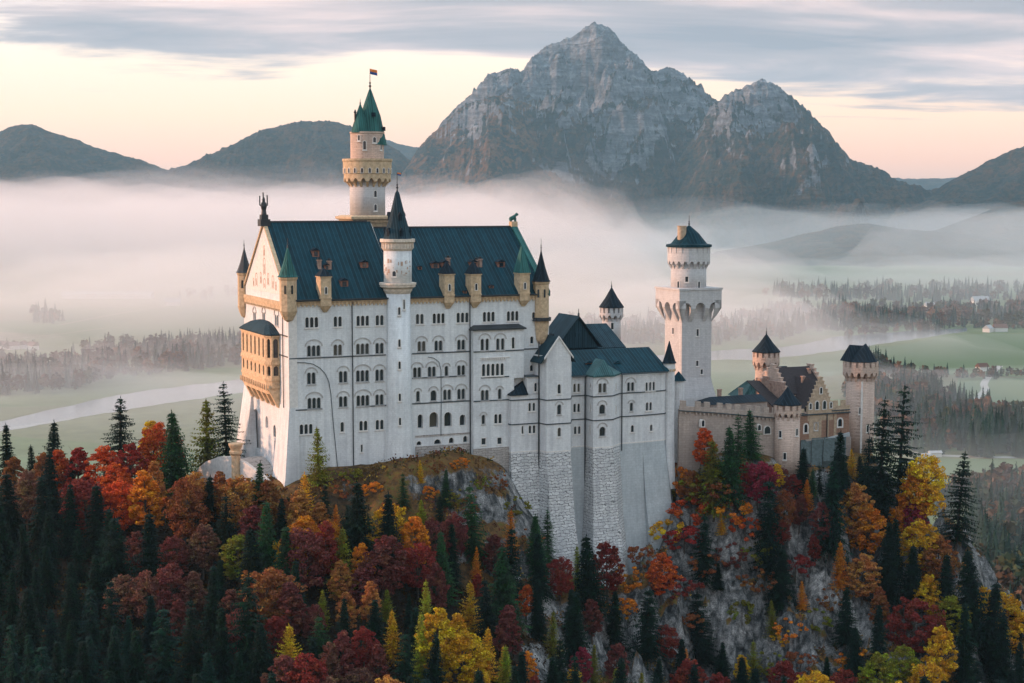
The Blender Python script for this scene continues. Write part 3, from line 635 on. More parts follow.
# ================================================================== THE CASTLE
def ux(x, v, y=380): return uv_at(x, y, v)[0]
def zx(x, y, v): return uv_at(x, y, v)[1]
def pxm(x, y, v): u = ux(x, v, y); return W(u, v, 0).y / F       # metres per pixel there
def Z0_(x, y): return zx(x, y, 0)
LEN = ux(548, 0, 300); WID = 44.0; HALF = WID / 2
EZ = zx(300, 300.5, 0); RZ1 = zx(300, 223.6, HALF); RZ2 = zx(450, 228.8, HALF)
UT = ux(398.5, 0, 300)                       # the stair turret splits the roof
# ---- palace
pal = Thing('palace', (0, 0, 0), 'tall white palace block with teal roof and rows of arched windows', 'palace')
f = Facade(pal, (0, 0, 0), (1, 0, 0), (0, -1, 0), [(0, -12), (LEN, -12), (LEN, EZ), (0, EZ)])
def row(specs, ybot, xref, h, **k):
    z = Z0_(xref, ybot)
    for sp in specs:
        x, n = sp[0], sp[1]; kk = dict(k); kk.update(sp[2] if len(sp) > 2 else {})
        f.win(ux(x, 0, ybot), z, n, h=kk.pop('h', h), **kk)
row([(311.8, 3), (337.8, 2), (362.8, 3), (379.7, 2)], 327.5, 312, 2.6, surround=.1)
row([(313.8, 3), (337.8, 2), (362.6, 3), (379.6, 2)], 356.3, 312, 2.7, hood=True)
row([(311.4, 2), (343.2, 2), (362.6, 3), (379.5, 2)], 384, 312, 2.9, hood=True)
row([(314.2, 3), (343.2, 2), (363.0, 3), (379.5, 2)], 408.6, 312, 2.7, hood=True)
row([(306.2, 3), (342.3, 1), (363.4, 2), (379.7, 2)], 434, 306, 2.5)
row([(361.8, 1, dict(w=.5, h=1.9, round_=False))], 452, 362, 1.9)
row([(419.8, 2), (438.7, 3), (462.6, 3), (488.8, 3), (512.7, 3)], 323.3, 438, 2.6, surround=.1)
row([(533.6, 1, dict(h=1.7))], 318.5, 533, 1.7)
row([(421.6, 2), (438.5, 2), (461.2, 2)], 350.6, 438, 2.6, hood=True)
row([(531.8, 1, dict(h=1.9))], 343.5, 531, 2.0)
row([(417.2, 2), (431.8, 2), (446.5, 1), (461.2, 2)], 376.3, 438, 2.6, hood=True)
row([(531.5, 1, dict(h=1.6))], 371, 531, 1.6)
row([(418, 1), (433.5, 1, dict(w=1.5)), (447.2, 2), (461.2, 2)], 400.8, 430, 2.7, hood=True)
row([(420.3, 1, dict(w=1.4, h=3.6)), (433.8, 1, dict(w=2.4, h=4.0)), (448, 1, dict(w=2.1, h=3.8)), (462.6, 1, dict(w=1.6, h=2.9))], 427.3, 433, 3.6, deep=1.1, sill=False)
row([(419, 1, dict(w=1.3, h=1.1)), (437.5, 1, dict(w=1.9, h=1.3)), (451.4, 1, dict(w=1.4, h=1.5)), (465.3, 1, dict(w=1.2, h=1.7))], 444, 440, 1.4, deep=.8, sill=False)
f.build('wall', M_white)
# gable end wall, with its gable
g = Facade(pal, (0, WID, 0), (0, -1, 0), (-1, 0, 0), [(0, -14), (WID, -14), (WID, EZ), (HALF, RZ1), (0, EZ)])
def gw(x, y, n=1, **k):
    v, z = vz_at(x, y, 0); g.win(WID - v, z, n, **k)
for x, y in ((254.8, 323), (264, 323.5)): gw(x, y, 2, w=.95, h=2.9, gap=1.5, hood=True)
gw(276.8, 325.5, 2, w=1.3, h=2.7, gap=1.9, hood=True)
gw(278, 354.5, 2, w=1.2, h=3.1, gap=1.8, hood=True); gw(278.8, 383, 2, w=1.3, h=3.0, gap=1.9, hood=True); gw(278.2, 404.5, 1, w=1.6, h=2.5)
gw(246.8, 422, 1, w=3.6, h=3.6, deep=.9, sill=False, blank=M_tower); gw(267, 428, 1, w=2.6, h=3.2, deep=.9, sill=False, blank=M_tower)
gw(256.5, 449, 1, w=9.0, h=11, deep=.9, frame=False, blank=M_tower); gw(275.4, 450.5, 1, w=1.2, h=2.8); gw(274.8, 437, 1, w=2.3, h=3.2, sill=False)
g.build('wall', M_white)
# flaring foot of the gable end and of the corner
bm = bmesh.new(); zt = zx(288, 408, 0); zb = -9.0
loft(bm, [[(-3.0, -0.9, zb), (2.6, -0.9, zb), (2.6, .5, zb), (2.6, 12, zb), (-3.0, 12, zb)], [(-1.5, -.5, zb + 9), (2.4, -.5, zb + 9), (2.4, .5, zb + 9), (2.4, 11, zb + 9), (-1.5, 11, zb + 9)],
          [(-.12, -.12, zt), (2.2, -.12, zt), (2.2, .5, zt), (2.2, 9.5, zt), (-.12, 9.5, zt)]])
pal.part('buttress', bm, M_white); bm = bmesh.new(); loft(bm, [[(-5.5, 33, zb), (.5, 33, zb), (.5, WID + 2, zb), (-5.5, WID + 2, zb)], [(-2.6, 34, zb + 11), (.5, 34, zb + 11), (.5, WID + .8, zb + 11), (-2.6, WID + .8, zb + 11)], [(-.1, 36, zt + 2), (.5, 36, zt + 2), (.5, WID + .1, zt + 2), (-.1, WID + .1, zt + 2)]])
pal.part('buttress', bm, M_white)
bm = bmesh.new(); box(bm, -.14, 2.1, -.14, .4, zt + .01, EZ - 3); pal.part('corner_pilaster', bm, M_trim)
bm = bmesh.new(); box(bm, LEN - .003, LEN + .3, -.002, WID, -12, EZ - .01); box(bm, .5, LEN - .5, WID - .3, WID, -12, EZ)
loft(bm, [[(LEN - .3, .3, EZ), (LEN - .3, WID - .3, EZ), (LEN - .3, HALF, RZ2)], [(LEN + .3, .3, EZ), (LEN + .3, WID - .3, EZ), (LEN + .3, HALF, RZ2)]])
pal.part('wall', bm, M_white)
# cornice with round arched corbel table
bm = bmesh.new(); ch = 1.9
for a, b_ in ((0.0, UT - 2), (UT + 2, LEN)):
    box(bm, a - .5, b_ + .4, -.55, .2, EZ - .55, EZ + .12); box(bm, a, b_, -.22, -.004, EZ - 1.25, EZ - .56)
    k = a + .3
    while k < b_ - .5: box(bm, k, k + .42, -.42, -.01, EZ - 1.6, EZ - .556); k += 1.05
pal.part('cornice', bm, M_tan)
bm = bmesh.new(); box(bm, -.55, .2, .22, WID + .4, EZ - 1.7, EZ - .6); box(bm, -.4, -.004, .25, WID, EZ - 2.6, EZ - 1.72)
k = .5
while k < WID - .5: box(bm, -.45, -.01, k, k + .5, EZ - 3.1, EZ - 2.61); k += 1.3
pal.part('cornice', bm, M_tan)
# gable coping and the faded mural in the gable field
def coping(th, u0, u1, ez, rz, half, ext, t, mat, v0=0.0):
    bm = bmesh.new()
    for sgn in (-1, 1):
        vb = v0 + half + sgn * (half + ext); zb_ = ez - ext * (rz - ez) / half
        loft(bm, [[(u0, vb, zb_), (u1, vb, zb_), (u1, vb, zb_ + t), (u0, vb, zb_ + t)], [(u0, v0 + half, rz), (u1, v0 + half, rz), (u1, v0 + half, rz + t), (u0, v0 + half, rz + t)]])
    return th.part('gable_coping', bm, mat)
coping(pal, -.45, .5, EZ, RZ1, HALF, .5, .7, M_tan)
bm = bmesh.new()
loft(bm, [[(-.06, 4.2, EZ + 1.2), (-.06, WID - 4.2, EZ + 1.2), (-.06, HALF, RZ1 - 3.2)][::-1], [(-.002, 4.2, EZ + 1.2), (-.002, WID - 4.2, EZ + 1.2), (-.002, HALF, RZ1 - 3.2)][::-1]])
pal.part('gable_field', bm, M_trim)
bm = bmesh.new()
for v0, z0, hw, hh in ((HALF, EZ + 5.5, .9, 3.6), (HALF, EZ + 10.4, .6, 2.2), (HALF - 3.6, EZ + 3.0, .7, 2.4), (HALF + 3.6, EZ + 3.0, .7, 2.4), (HALF - 8.2, EZ + 2.2, .9, 2.6), (HALF + 8.2, EZ + 2.2, .9, 2.6), (HALF - 11, EZ + 2.0, .4, 1.8), (HALF + 11, EZ + 2.0, .4, 1.8), (HALF, EZ + 2.0, 1.0, 1.6)):
    for k in (-1, 1): box(bm, -.09, -.062, v0 + k * hw - .14, v0 + k * hw + .14, z0, z0 + hh)
    n = 8
    for i in range(n):
        a0, a1 = math.pi * i / n, math.pi * (i + 1) / n
        loft(bm, [[(uu, v0 + (hw + q) * math.cos(a0), z0 + hh + (hw + q) * math.sin(a0)) for uu, q in ((-.09, -.14), (-.062, -.14), (-.062, .14), (-.09, .14))], [(uu, v0 + (hw + q) * math.cos(a1), z0 + hh + (hw + q) * math.sin(a1)) for uu, q in ((-.09, -.14), (-.062, -.14), (-.062, .14), (-.09, .14))]])
    box(bm, -.09, -.062, v0 - .3, v0 + .3, z0 + .3, z0 + hh * .8)
pal.part('mural', bm, M_mural)
# roofs
def gable_roof(th, u0, u1, ez, rz, half, mat, v0=0.0, over=.7, t=.35, name='roof', parent=None):
    bm = bmesh.new(); k = (rz - ez) / half
    a = [(v0 - over, ez - over * k), (v0 + half, rz), (v0 + 2 * half + over, ez - over * k)]
    sec = [(a[0][0], a[0][1]), (a[1][0], a[1][1]), (a[2][0], a[2][1]), (a[2][0], a[2][1] + t), (a[1][0], a[1][1] + t * 1.3), (a[0][0], a[0][1] + t)]
    loft(bm, [[(u0, v, z) for v, z in sec], [(u1, v, z) for v, z in sec]]); return th.part(name, bm, mat, parent)
gable_roof(pal, .52, UT, EZ + .3, RZ1, HALF, M_roof)
gable_roof(pal, UT + .02, LEN - 1.2, EZ + .3, RZ2, HALF, M_roof)
bm = bmesh.new(); loft(bm, [[(UT - .3, .5, EZ), (UT - .3, WID - .5, EZ), (UT - .3, HALF, RZ1)], [(UT + .3, .5, EZ), (UT + .3, WID - .5, EZ), (UT + .3, HALF, RZ1)]]); pal.part('gable_wall', bm, M_trim)
coping(pal, LEN - 1.25, LEN + .4, EZ, RZ2, HALF, .6, 1.3, M_copper)
bm = bmesh.new(); box(bm, .6, UT - 1, HALF - .25, HALF + .25, RZ1 + .3, RZ1 + .75); box(bm, UT + 1, LEN - 1.3, HALF - .25, HALF + .25, RZ2 + .3, RZ2 + .75); pal.part('roof_ridge', bm, M_dark)
bm = bmesh.new(); box(bm, .4, UT - 3, -1.05, -.6, EZ - .15, EZ + .2); box(bm, UT + 3, LEN - .3, -1.05, -.6, EZ - .15, EZ + .2); pal.part('gutter', bm, M_dark)
# statues on the gables
bm = bmesh.new(); box(bm, -1.3, 1.3, HALF - 1.5, HALF + 1.5, RZ1 - .6, RZ1 + 1.2); box(bm, -.9, .9, HALF - 1, HALF + 1, RZ1 + 1.21, RZ1 + 2.4)
ped = pal.part('statue_pedestal', bm, M_dark)
bm = bmesh.new(); lathe(bm, 0, HALF, [(.75, RZ1 + 2.4), (.6, RZ1 + 3.6), (.85, RZ1 + 4.6), (.7, RZ1 + 5.4), (.35, RZ1 + 5.8), (.42, RZ1 + 6.3), (.2, RZ1 + 6.9), (0, RZ1 + 7.1)], 10)
for a, b_, top in ((-1.05, 0, 7.3), (1.0, .2, 7.5), (-.1, .1, 8.2)): box(bm, a - .14, a + .14, HALF + b_ - .14, HALF + b_ + .14, RZ1 + 4.9, RZ1 + top)
box(bm, -1.1, 1.1, HALF - .14, HALF + .1, RZ1 + 4.7, RZ1 + 5.0)
pal.part('knight_statue', bm, M_dark, ped)
bm = bmesh.new(); uL = LEN - .4
box(bm, uL - .9, uL + .9, HALF - 1, HALF + 1, RZ2 + .4, RZ2 + 1.9); ped = pal.part('statue_pedestal', bm, M_tan)
bm = bmesh.new()
loft(bm, [[(uL - 1.1 + math.cos(a) * .0, HALF + .55 * math.cos(a), RZ2 + 2.6 + .55 * math.sin(a)) for a in [i * math.pi / 4 for i in range(8)]], [(uL + .3, HALF + .6 * math.cos(a), RZ2 + 3.1 + .7 * math.sin(a)) for a in [i * math.pi / 4 for i in range(8)]],
          [(uL + .9, HALF + .45 * math.cos(a), RZ2 + 3.9 + .5 * math.sin(a)) for a in [i * math.pi / 4 for i in range(8)]], [(uL + 1.5, HALF + .2 * math.cos(a), RZ2 + 3.8 + .25 * math.sin(a)) for a in [i * math.pi / 4 for i in range(8)]]])
for a in (-.9, .4): box(bm, uL + a, uL + a + .35, HALF - .4, HALF + .4, RZ2 + 1.9, RZ2 + 3)
pal.part('lion_statue', bm, M_copper, ped)
# dormers
def dormer(x, y0, y1, wpx, roofh=1.2, mat=M_rust, zoff=0, chim=False):
    """small dormer standing in the front slope; pixel of its foot picks the spot"""
    rz = RZ1 if x < 398 else RZ2; k = (rz - EZ - .3) / HALF
    best = None
    for i in range(0, 200):
        v = i * HALF / 200
        u, z = uv_at(x, y1, v)
        if z <= EZ + .65 + k * v: best = (u, v, z); break
    if not best: return
    u, v, z = best; p = pxm(x, y1, v); hw = wpx * p / 2; hh = (y1 - y0) * p
    bm = bmesh.new(); box(bm, u - hw, u + hw, v, v + hh / k + .8, z - .4, z + hh * .8); d = pal.part('dormer', bm, mat)
    bm = bmesh.new(); loft(bm, [[(u - hw - .2, v - .3, z + hh * .8), (u + hw + .2, v - .3, z + hh * .8), (u, v - .3, z + hh * 1.15)], [(u - hw - .2, v + hh / k + 1.5, z + hh * .8), (u + hw + .2, v + hh / k + 1.5, z + hh * .8), (u, v + hh / k + 1.5, z + hh * 1.15)]]); pal.part('dormer_roof', bm, M_roofd, d)
    bm = bmesh.new(); q = [bm.verts.new(c) for c in ((u - hw * .55, v - .03, z + .2), (u + hw * .55, v - .03, z + .2), (u + hw * .55, v - .03, z + hh * .7), (u - hw * .55, v - .03, z + hh * .7))]; bm.faces.new(q); pal.part('pane', bm, M_glass, d)
for a in [(316, 249, 257, 7), (364.5, 261, 268, 8), (344.5, 279, 287, 8), (435.5, 262, 268.5, 8), (445.5, 261, 268.5, 8), (474, 260.5, 268, 8), (501.3, 260.5, 267.5, 8), (465, 290.5, 293.5, 4), (491.5, 285, 288.5, 5), (327, 264, 270, 5), (420, 266, 270, 4)]: dormer(*a)
def chimney(x, y0, y1, wpx):
    rz = RZ1 if x < 398 else RZ2; k = (rz - EZ - .3) / HALF
    for i in range(0, 200):
        v = i * HALF / 200; u, z = uv_at(x, y1, v)
        if z <= EZ + .65 + k * v: break
    p = pxm(x, y1, v); bm = bmesh.new(); hw = wpx * p / 2
    box(bm, u - hw, u + hw, v + .1, v + 1.3, z - 1.5, z + (y1 - y0) * p); box(bm, u - hw - .15, u + hw + .15, v - .05, v + 1.45, z + (y1 - y0) * p, z + (y1 - y0) * p + .3)
    c = pal.part('chimney', bm, M_chim); bm = bmesh.new()
    for q in (-.5, .5): lathe(bm, u + q * hw, v + .7, [(.2, z + (y1 - y0) * p + .3), (.24, z + (y1 - y0) * p + .9)], 8)
    pal.part('chimney_pot', bm, M_dark, c)
for a in [(320, 261, 270, 3.4), (330, 262, 270, 3.4), (449, 259, 268, 3), (481, 260, 268, 3), (477.5, 261, 268, 2.4)]: chimney(*a)
# lucarne turrets over the eaves
def lucarne(x, wpx, y0, mat_r, ytip, big=False):
    u = ux(x, -1, 300); p = pxm(x, 300, -1); hw = wpx * p / 2; zt = zx(x, y0, -1); zb = EZ - 3.1
    bm = bmesh.new(); box(bm, u - hw, u + hw, -1.3, 2.6, EZ - 1.5, zt)
    loft(bm, [[(u - hw * .35, -.25, zb), (u + hw * .35, -.25, zb), (u + hw * .35, .3, zb), (u - hw * .35, .3, zb)], [(u - hw, -1.3, EZ - 1.5), (u + hw, -1.3, EZ - 1.5), (u + hw, .3, EZ - 1.5), (u - hw, .3, EZ - 1.5)]], cap=False)
    box(bm, u - hw - .2, u + hw + .2, -1.5, 2.8, zt, zt + .3); box(bm, u - hw - .12, u + hw + .12, -1.42, 2.6, EZ + .3, EZ + .6)
    d = pal.part('lucarne', bm, M_tan)
    ft = Facade(pal, (u, -1.31, 0), (1, 0, 0), (0, -1, 0), []); fb = bmesh.new(); zz = EZ + 1.6; hh = min(1.7, zt - zz - .5)
    ft.ring(fb, [(a, zz + b_) for a, b_ in arch(.6, hh)], [(a, zz + b_ - .13) for a, b_ in arch(.86, hh + .26)], 0, .1); wn = pal.part('window', fb, M_trim, d)
    pb = bmesh.new(); pb.faces.new([pb.verts.new(ft.P(a, zz + b_, .02)) for a, b_ in arch(.6, hh)]); pal.part('pane', pb, M_glass, wn if False else d)
    bm = bmesh.new(); tz = zx(x, ytip, 0); c = .65
    loft(bm, [[(u - hw - .3, -1.6, zt + .3), (u + hw + .3, -1.6, zt + .3), (u + hw + .3, 2.9, zt + .3), (u - hw - .3, 2.9, zt + .3)], [(u - .12, c - .1, tz), (u + .12, c - .1, tz), (u + .12, c + .6, tz), (u - .12, c + .6, tz)]])
    pal.part('lucarne_roof', bm, mat_r, d)
lucarne(325.8, 11, 277.5, M_roofd, 268); lucarne(449.2, 10.5, 275, M_roofd, 262); lucarne(475.8, 10.8, 275, M_roofd, 262); lucarne(524.5, 10.5, 274, M_copper, 246.5)
# corner turrets
def corner_turret(u, v, r, zc0, zc1, zw, ztip, mat, matr, n=8, fl=2.0, name='corner_turret', label=None, ring=False):
    bm = bmesh.new(); prof = [(.15, zc0 - .6), (r * .55, zc0), (r * .75, zc0 + .9), (r * .8, zc0 + 1.0), (r * 1.05, zc1), (r, zc1 + .02), (r, zw - .8), (r * 1.12, zw - .5), (r * 1.12, zw)]
    lathe(bm, u, v, prof, n, math.pi / 8); t = pal.part(name, bm, mat, None, label)
    bm = bmesh.new(); lathe(bm, u, v, [(r * 1.25, zw), (r * 1.05, zw + .5), (r * .55, zw + (ztip - zw) * .45), (.12, ztip - .3)], n, math.pi / 8)
    rf = pal.part('turret_roof', bm, matr, t); bm = bmesh.new(); finial(bm, u, v, ztip, fl, .16); pal.part('finial', bm, M_dark, t)
    if ring:
        bm = bmesh.new(); lathe(bm, u, v, [(r * 1.1, zc1 + .3), (r * 1.3, zc1 + .35), (r * 1.3, zc1 + 1.3), (r * 1.18, zc1 + 1.3), (r * 1.18, zc1 + .5)], 16); pal.part('balcony_rail', bm, M_dark, t)
    a = cam_ang(u, v)
    for d in (-.35, .5):
        ft = Facade(pal, Vector((u, v, 0)) + Vector((math.cos(a + d), math.sin(a + d), 0)) * (r * .96), (-math.sin(a + d), math.cos(a + d), 0), (math.cos(a + d), math.sin(a + d), 0), [])
        pb = bmesh.new(); pb.faces.new([pb.verts.new(ft.P(x, zw - 4.2 + z, .06)) for x, z in arch(.55, 2.2)]); pal.part('pane', pb, M_glass, t)
    return t
corner_turret(ux(288.3, 0, 290), .2, 2.15, zx(288, 320, 0), zx(288, 311, 0), zx(288, 277, 0), zx(288, 246, 0), M_tan, M_copper, label='corner turret with pale green copper spire')
corner_turret(.2, WID - .3, 1.9, zx(244, 316, WID), zx(244, 306, WID), zx(244, 272.5, WID), zx(244, 247, WID), M_tan, M_dark, label='corner turret with dark brown spire')
corner_turret(ux(541.5, 0, 290), .3, 2.1, zx(542, 343, 0), zx(542, 322, 0), zx(542, 281.5, 0), zx(542, 250, 0), M_tan, M_roofd, fl=3.0, label='corner turret with dark spire and iron rail', ring=True)
# projecting bay
bu0, bu1, bu2 = ux(470.5, 0, 350), ux(511, 0, 350), ux(520.8, 0, 340); bz = Z0_(490, 329.5); zmid = Z0_(515, 376)
bay = Facade(pal, (bu0, -2.0, 0), (1, 0, 0), (0, -1, 0), [(0, -12), (bu1 - bu0, -12), (bu1 - bu0, zmid), (bu2 - bu0, zmid), (bu2 - bu0, bz), (0, bz)])
def bw(x, y, n, **k): u, z = uv_at(x, y, -2.0); bay.win(u - bu0, z, n, **k)
bw(484.8, 350.2, 2, h=3, w=.85, gap=1.4, hood=True); bw(500.3, 349.8, 2, h=3, w=.85, gap=1.4, hood=True); bw(513.2, 348.5, 1, h=3, w=.8)
bw(492.9, 375.7, 5, h=3.2, w=.9, gap=1.33, hoodw=4); bw(484.8, 400.2, 2, h=2.7, hood=True); bw(499.7, 399, 1, h=2.7, w=.9, hood=True)
bw(483.4, 424, 1, h=2.4, w=.9, hood=True); bw(498, 423.4, 2, h=2.5); bw(483.6, 444.6, 1, w=1.2, h=1.7, round_=False); bw(499.5, 444, 1, w=1.2, h=1.7, round_=False)
bay.build('wall', M_white)
bm = bmesh.new(); box(bm, bu0 - .001, bu0 + .25, -1.995, -.01, -12, bz); box(bm, bu1 - .25, bu1 + .001, -1.995, -.01, -12, zmid); box(bm, bu2 - .25, bu2 + .001, -1.995, -.01, zmid, bz); box(bm, bu1, bu2, -1.99, -.01, zmid - .3, zmid - .002); pal.part('wall', bm, M_white)
bm = bmesh.new(); loft(bm, [[(bu0 - .5, -2.6, bz), (bu2 + .5, -2.6, bz), (bu2 + .5, -.02, bz), (bu0 - .5, -.02, bz)], [(bu0 - .5, -2.6, bz + .35), (bu2 + .5, -2.6, bz + .35), (bu2 + .5, -.02, bz + .35), (bu0 - .5, -.02, bz + .35)], [(bu0 + .8, -.3, bz + 1.3), (bu2 - .8, -.3, bz + 1.3), (bu2 - .8, -.02, bz + 1.3), (bu0 + .8, -.02, bz + 1.3)]]); pal.part('bay_roof', bm, M_dark)
bm = bmesh.new(); z = zx(492, 358, -2)
for i in range(12): box(bm, ux(481, -2) + i * .62, ux(481, -2) + i * .62 + .32, -2.25, -2.003, z - .5, z)
box(bm, ux(480.5, -2), ux(509.5, -2), -2.28, -2.002, z + .003, z + .2); pal.part('arcade_frieze', bm, M_trim)
# footing of the palace, darker stone
fz = Z0_(440, 434)
bm = bmesh.new(); box(bm, ux(415, 0), bu0 - .01, -.25, -.003, -12, Z0_(440, 445)); box(bm, bu0 - .15, bu1 + .1, -2.25, -2.003, -12, Z0_(490, 446.5)); box(bm, ux(415, 0), bu0 - .01, -.14, -.004, fz - .5, fz)
pal.part('footing', bm, M_footing)
# string courses, pipes
def hband(th, spans, z, t=.3, mat=M_string, out=.16, name='string_course', v=0.0):
    for a, b_ in spans: bm = bmesh.new(); box(bm, a, b_, v - out, v - .003, z - t / 2, z + t / 2); th.part(name, bm, mat)
s1 = Z0_(300, 357.0) - .1; s2 = Z0_(300, 410)
hband(pal, [(0, UT - 3.6), (UT + 3.6, bu0), (bu2, LEN)], s1 - .25); hband(pal, [(bu0, bu2)], s1 - .25, v=-2.0)
hband(pal, [(1.5, 8.5), (ux(365, 0), UT - 3.6), (UT + 3.6, bu0), ], s2); hband(pal, [(bu0, bu1)], s2, v=-2.0)
hband(pal, [(UT + 3.6, ux(465, 0))], Z0_(440, 377)); hband(pal, [(bu2 - 2.6, LEN)], Z0_(530, 375.5)); hband(pal, [(ux(481, -2), ux(509, -2))], zx(495, 377, -2), v=-2.0)
bm = bmesh.new(); box(bm, -.16, -.003, 1, WID - 1, Z0_(290, 357.5) - .15, Z0_(290, 357.5) + .15); pal.part('string_course', bm, M_string); bm = bmesh.new(); box(bm, -.2, -.003, 1, WID, EZ - 9.2, EZ - 8.9); pal.part('string_course', bm, M_string)
def pipe(th, pts, r=.14, mat=M_dark, name='drainpipe'):
    bm = bmesh.new(); pts = [Vector(p) for p in pts]; rings = []
    for i, p in enumerate(pts):
        d = (pts[min(i + 1, len(pts) - 1)] - pts[max(i - 1, 0)]).normalized(); a = Vector((0, 1, 0)); b_ = d.cross(a).normalized()
        rings.append([p + a * (r * math.cos(t)) + b_ * (r * math.sin(t)) for t in [k * math.pi / 3 for k in range(6)]])
    loft(bm, rings); return th.part(name, bm, mat)
pipe(pal, [(ux(352.3, 0), -.3, EZ), (ux(352.6, 0), -.3, -6)]); pipe(pal, [(ux(387.3, 0), -.35, EZ), (ux(387.3, 0), -.35, -3)], .1); pipe(pal, [(bu0 - .25, -.3, EZ), (bu0 - .25, -.3, -4)])
c = [(297, 362.5), (305, 362.6), (313, 364), (320, 368), (325.5, 374), (329, 382), (331, 395), (333, 420), (336, 450), (338, 472)]
pipe(pal, [(ux(x, -.15, y), -.15, zx(x, y, -.15)) for x, y in c], .09, M_string)
c = [(428, 357), (434, 358), (439, 362), (441, 370), (441.3, 400), (441, 436)]
pipe(pal, [(ux(x, -.15, y), -.15, zx(x, y, -.15)) for x, y in c], .08, M_string)
pipe(pal, [(-.3, 4.6, EZ - 3), (-.3, 4.6, Z0_(288, 410))], .12)
# ---- loggia on the gable end
def loggia():
    v0 = vz_at(271.0, 380, -2.4)[0]; v1 = vz_at(243.5, 380, -2.4)[0]; D = 3.3
    zt = vz_at(270, 336.5, -3.2)[1]; zb = vz_at(268, 395, -3.2)[1]; c = 1.2
    poly = [(0, v1), (-D + c, v1), (-D, v1 - c * 1.5), (-D, v0 + c * 1.5), (-D + c, v0), (0, v0)]
    bm = bmesh.new(); prism(bm, [(x + .5 if x < 0 else x, y + (.5 if y < (v0 + v1) / 2 else -.5)) for x, y in poly], zb, zt - .1)
    b_ = pal.part('loggia', bm, M_orange, None, 'orange sandstone loggia with two rows of arches')
    fl = [zt - .1, zt - 4.9 * 1.0 - 2.2, zb + 3.5]
    def lf(o, a, n, L, cols, zlo, zhi, w):
        ft = Facade(pal, o, a, n, [(0, zlo), (L, zlo), (L, zhi), (0, zhi)])
        for i in range(cols):
            x = L * (i + .5) / cols; lp = [(x + p, zlo + 1.3 + q) for p, q in arch(w, zhi - zlo - 2.1, 6)]; ft.holes.append((lp, .5))
        bm = bmesh.new(); loops = [ft.loop] + [h for h, d in ft.holes]; v3 = [[Vector((x, z, 0)) for x, z in l] for l in loops]; vs = [bm.verts.new(ft.P(p.x, p.y)) for l in v3 for p in l]
        for t in tessellate_polygon(v3):
            try: bm.faces.new([vs[i] for i in t])
            except ValueError: pass
        k = 4
        for h, d in ft.holes:
            n_ = len(h); A = vs[k:k + n_]; B = [bm.verts.new(ft.P(x, z, -d)) for x, z in h]; k += n_
            for i in range(n_): bm.faces.new((A[i], A[(i + 1) % n_], B[(i + 1) % n_], B[i]))
        pal.part('arcade', bm, M_orange, b_)
        for h, d in ft.holes:
            pb = bmesh.new(); pb.faces.new([pb.verts.new(ft.P(x, z, -.42)) for x, z in h]); pal.part('pane', pb, M_glass, b_)
        bm = bmesh.new(); box_ = [(0, zlo), (L, zlo), (L, zlo + .5), (0, zlo + .5)]; ft.strip(bm, box_, -.1, .22); pal.part('moulding', bm, M_orange, b_); bm = bmesh.new(); ft.strip(bm, [(0, zhi - .4), (L, zhi - .4), (L, zhi - .01), (0, zhi - .01)], -.1, .3); pal.part('moulding', bm, M_orange, b_)
    for zlo, zhi in ((fl[1], fl[0]), (fl[2], fl[1])):
        lf((-D, v1 - c * 1.5, 0), (0, -1, 0), (-1, 0, 0), v1 - v0 - 3 * c, 6, zlo, zhi, 1.5)
        lf((-D, v0 + c * 1.5, 0), (c, -c * 1.5, 0), (-1, -.7, 0), math.hypot(c, c * 1.5), 1, zlo, zhi, 1.1); lf((-D + c, v0, 0), (1, 0, 0), (0, -1, 0), D - c, 1, zlo, zhi, 1.3)
        lf((-D + c, v1, 0), (-c, -c * 1.5, 0), (-1, .7, 0), math.hypot(c, c * 1.5), 1, zlo, zhi, 1.1); lf((0, v1, 0), (-1, 0, 0), (0, 1, 0), D - c, 1, zlo, zhi, 1.3)
    bm = bmesh.new(); prism(bm, poly, fl[2] - 1.9, fl[2] - .01)
    for i in range(15):
        y = v0 + 1 + (v1 - v0 - 2) * i / 14; box(bm, -D - .25, -D + .02, y - .25, y + .25, fl[2] - 2.4, fl[2] - 1.0)
    pal.part('parapet', bm, M_orange, b_)
    bm = bmesh.new()
    for i in range(6):
        y = v0 + .4 + (v1 - v0 - .8 - 1.6) * i / 5
        loft(bm, [[(-.0, y, fl[2] - 7.0), (-.5, y, fl[2] - 7.0), (-.5, y + 1.6, fl[2] - 7.0), (0, y + 1.6, fl[2] - 7.0)], [(0, y, fl[2] - 4.2), (-2.0, y, fl[2] - 4.0), (-2.0, y + 1.6, fl[2] - 4.0), (0, y + 1.6, fl[2] - 4.2)], [(0, y, fl[2] - 1.91), (-D + .1, y, fl[2] - 1.91), (-D + .1, y + 1.6, fl[2] - 1.91), (0, y + 1.6, fl[2] - 1.91)]])
    pal.part('corbel', bm, M_orange, b_)
    bm = bmesh.new(); e = [(x - .45 if x < 0 else x, y + (.45 if y > (v0 + v1) / 2 else -.45)) for x, y in poly]; cy = (v0 + v1) / 2
    def sc(k, kz): return [(x * k, cy + (y - cy) * (k if k > .5 else k + .1), zt + kz) for x, y in e]
    loft(bm, [sc(1, 0), sc(1, .3), sc(.8, 1.3), sc(.5, 2.3), sc(.2, 2.9), sc(.05, 3.0)]); pal.part('loggia_roof', bm, M_slate, b_)
loggia()
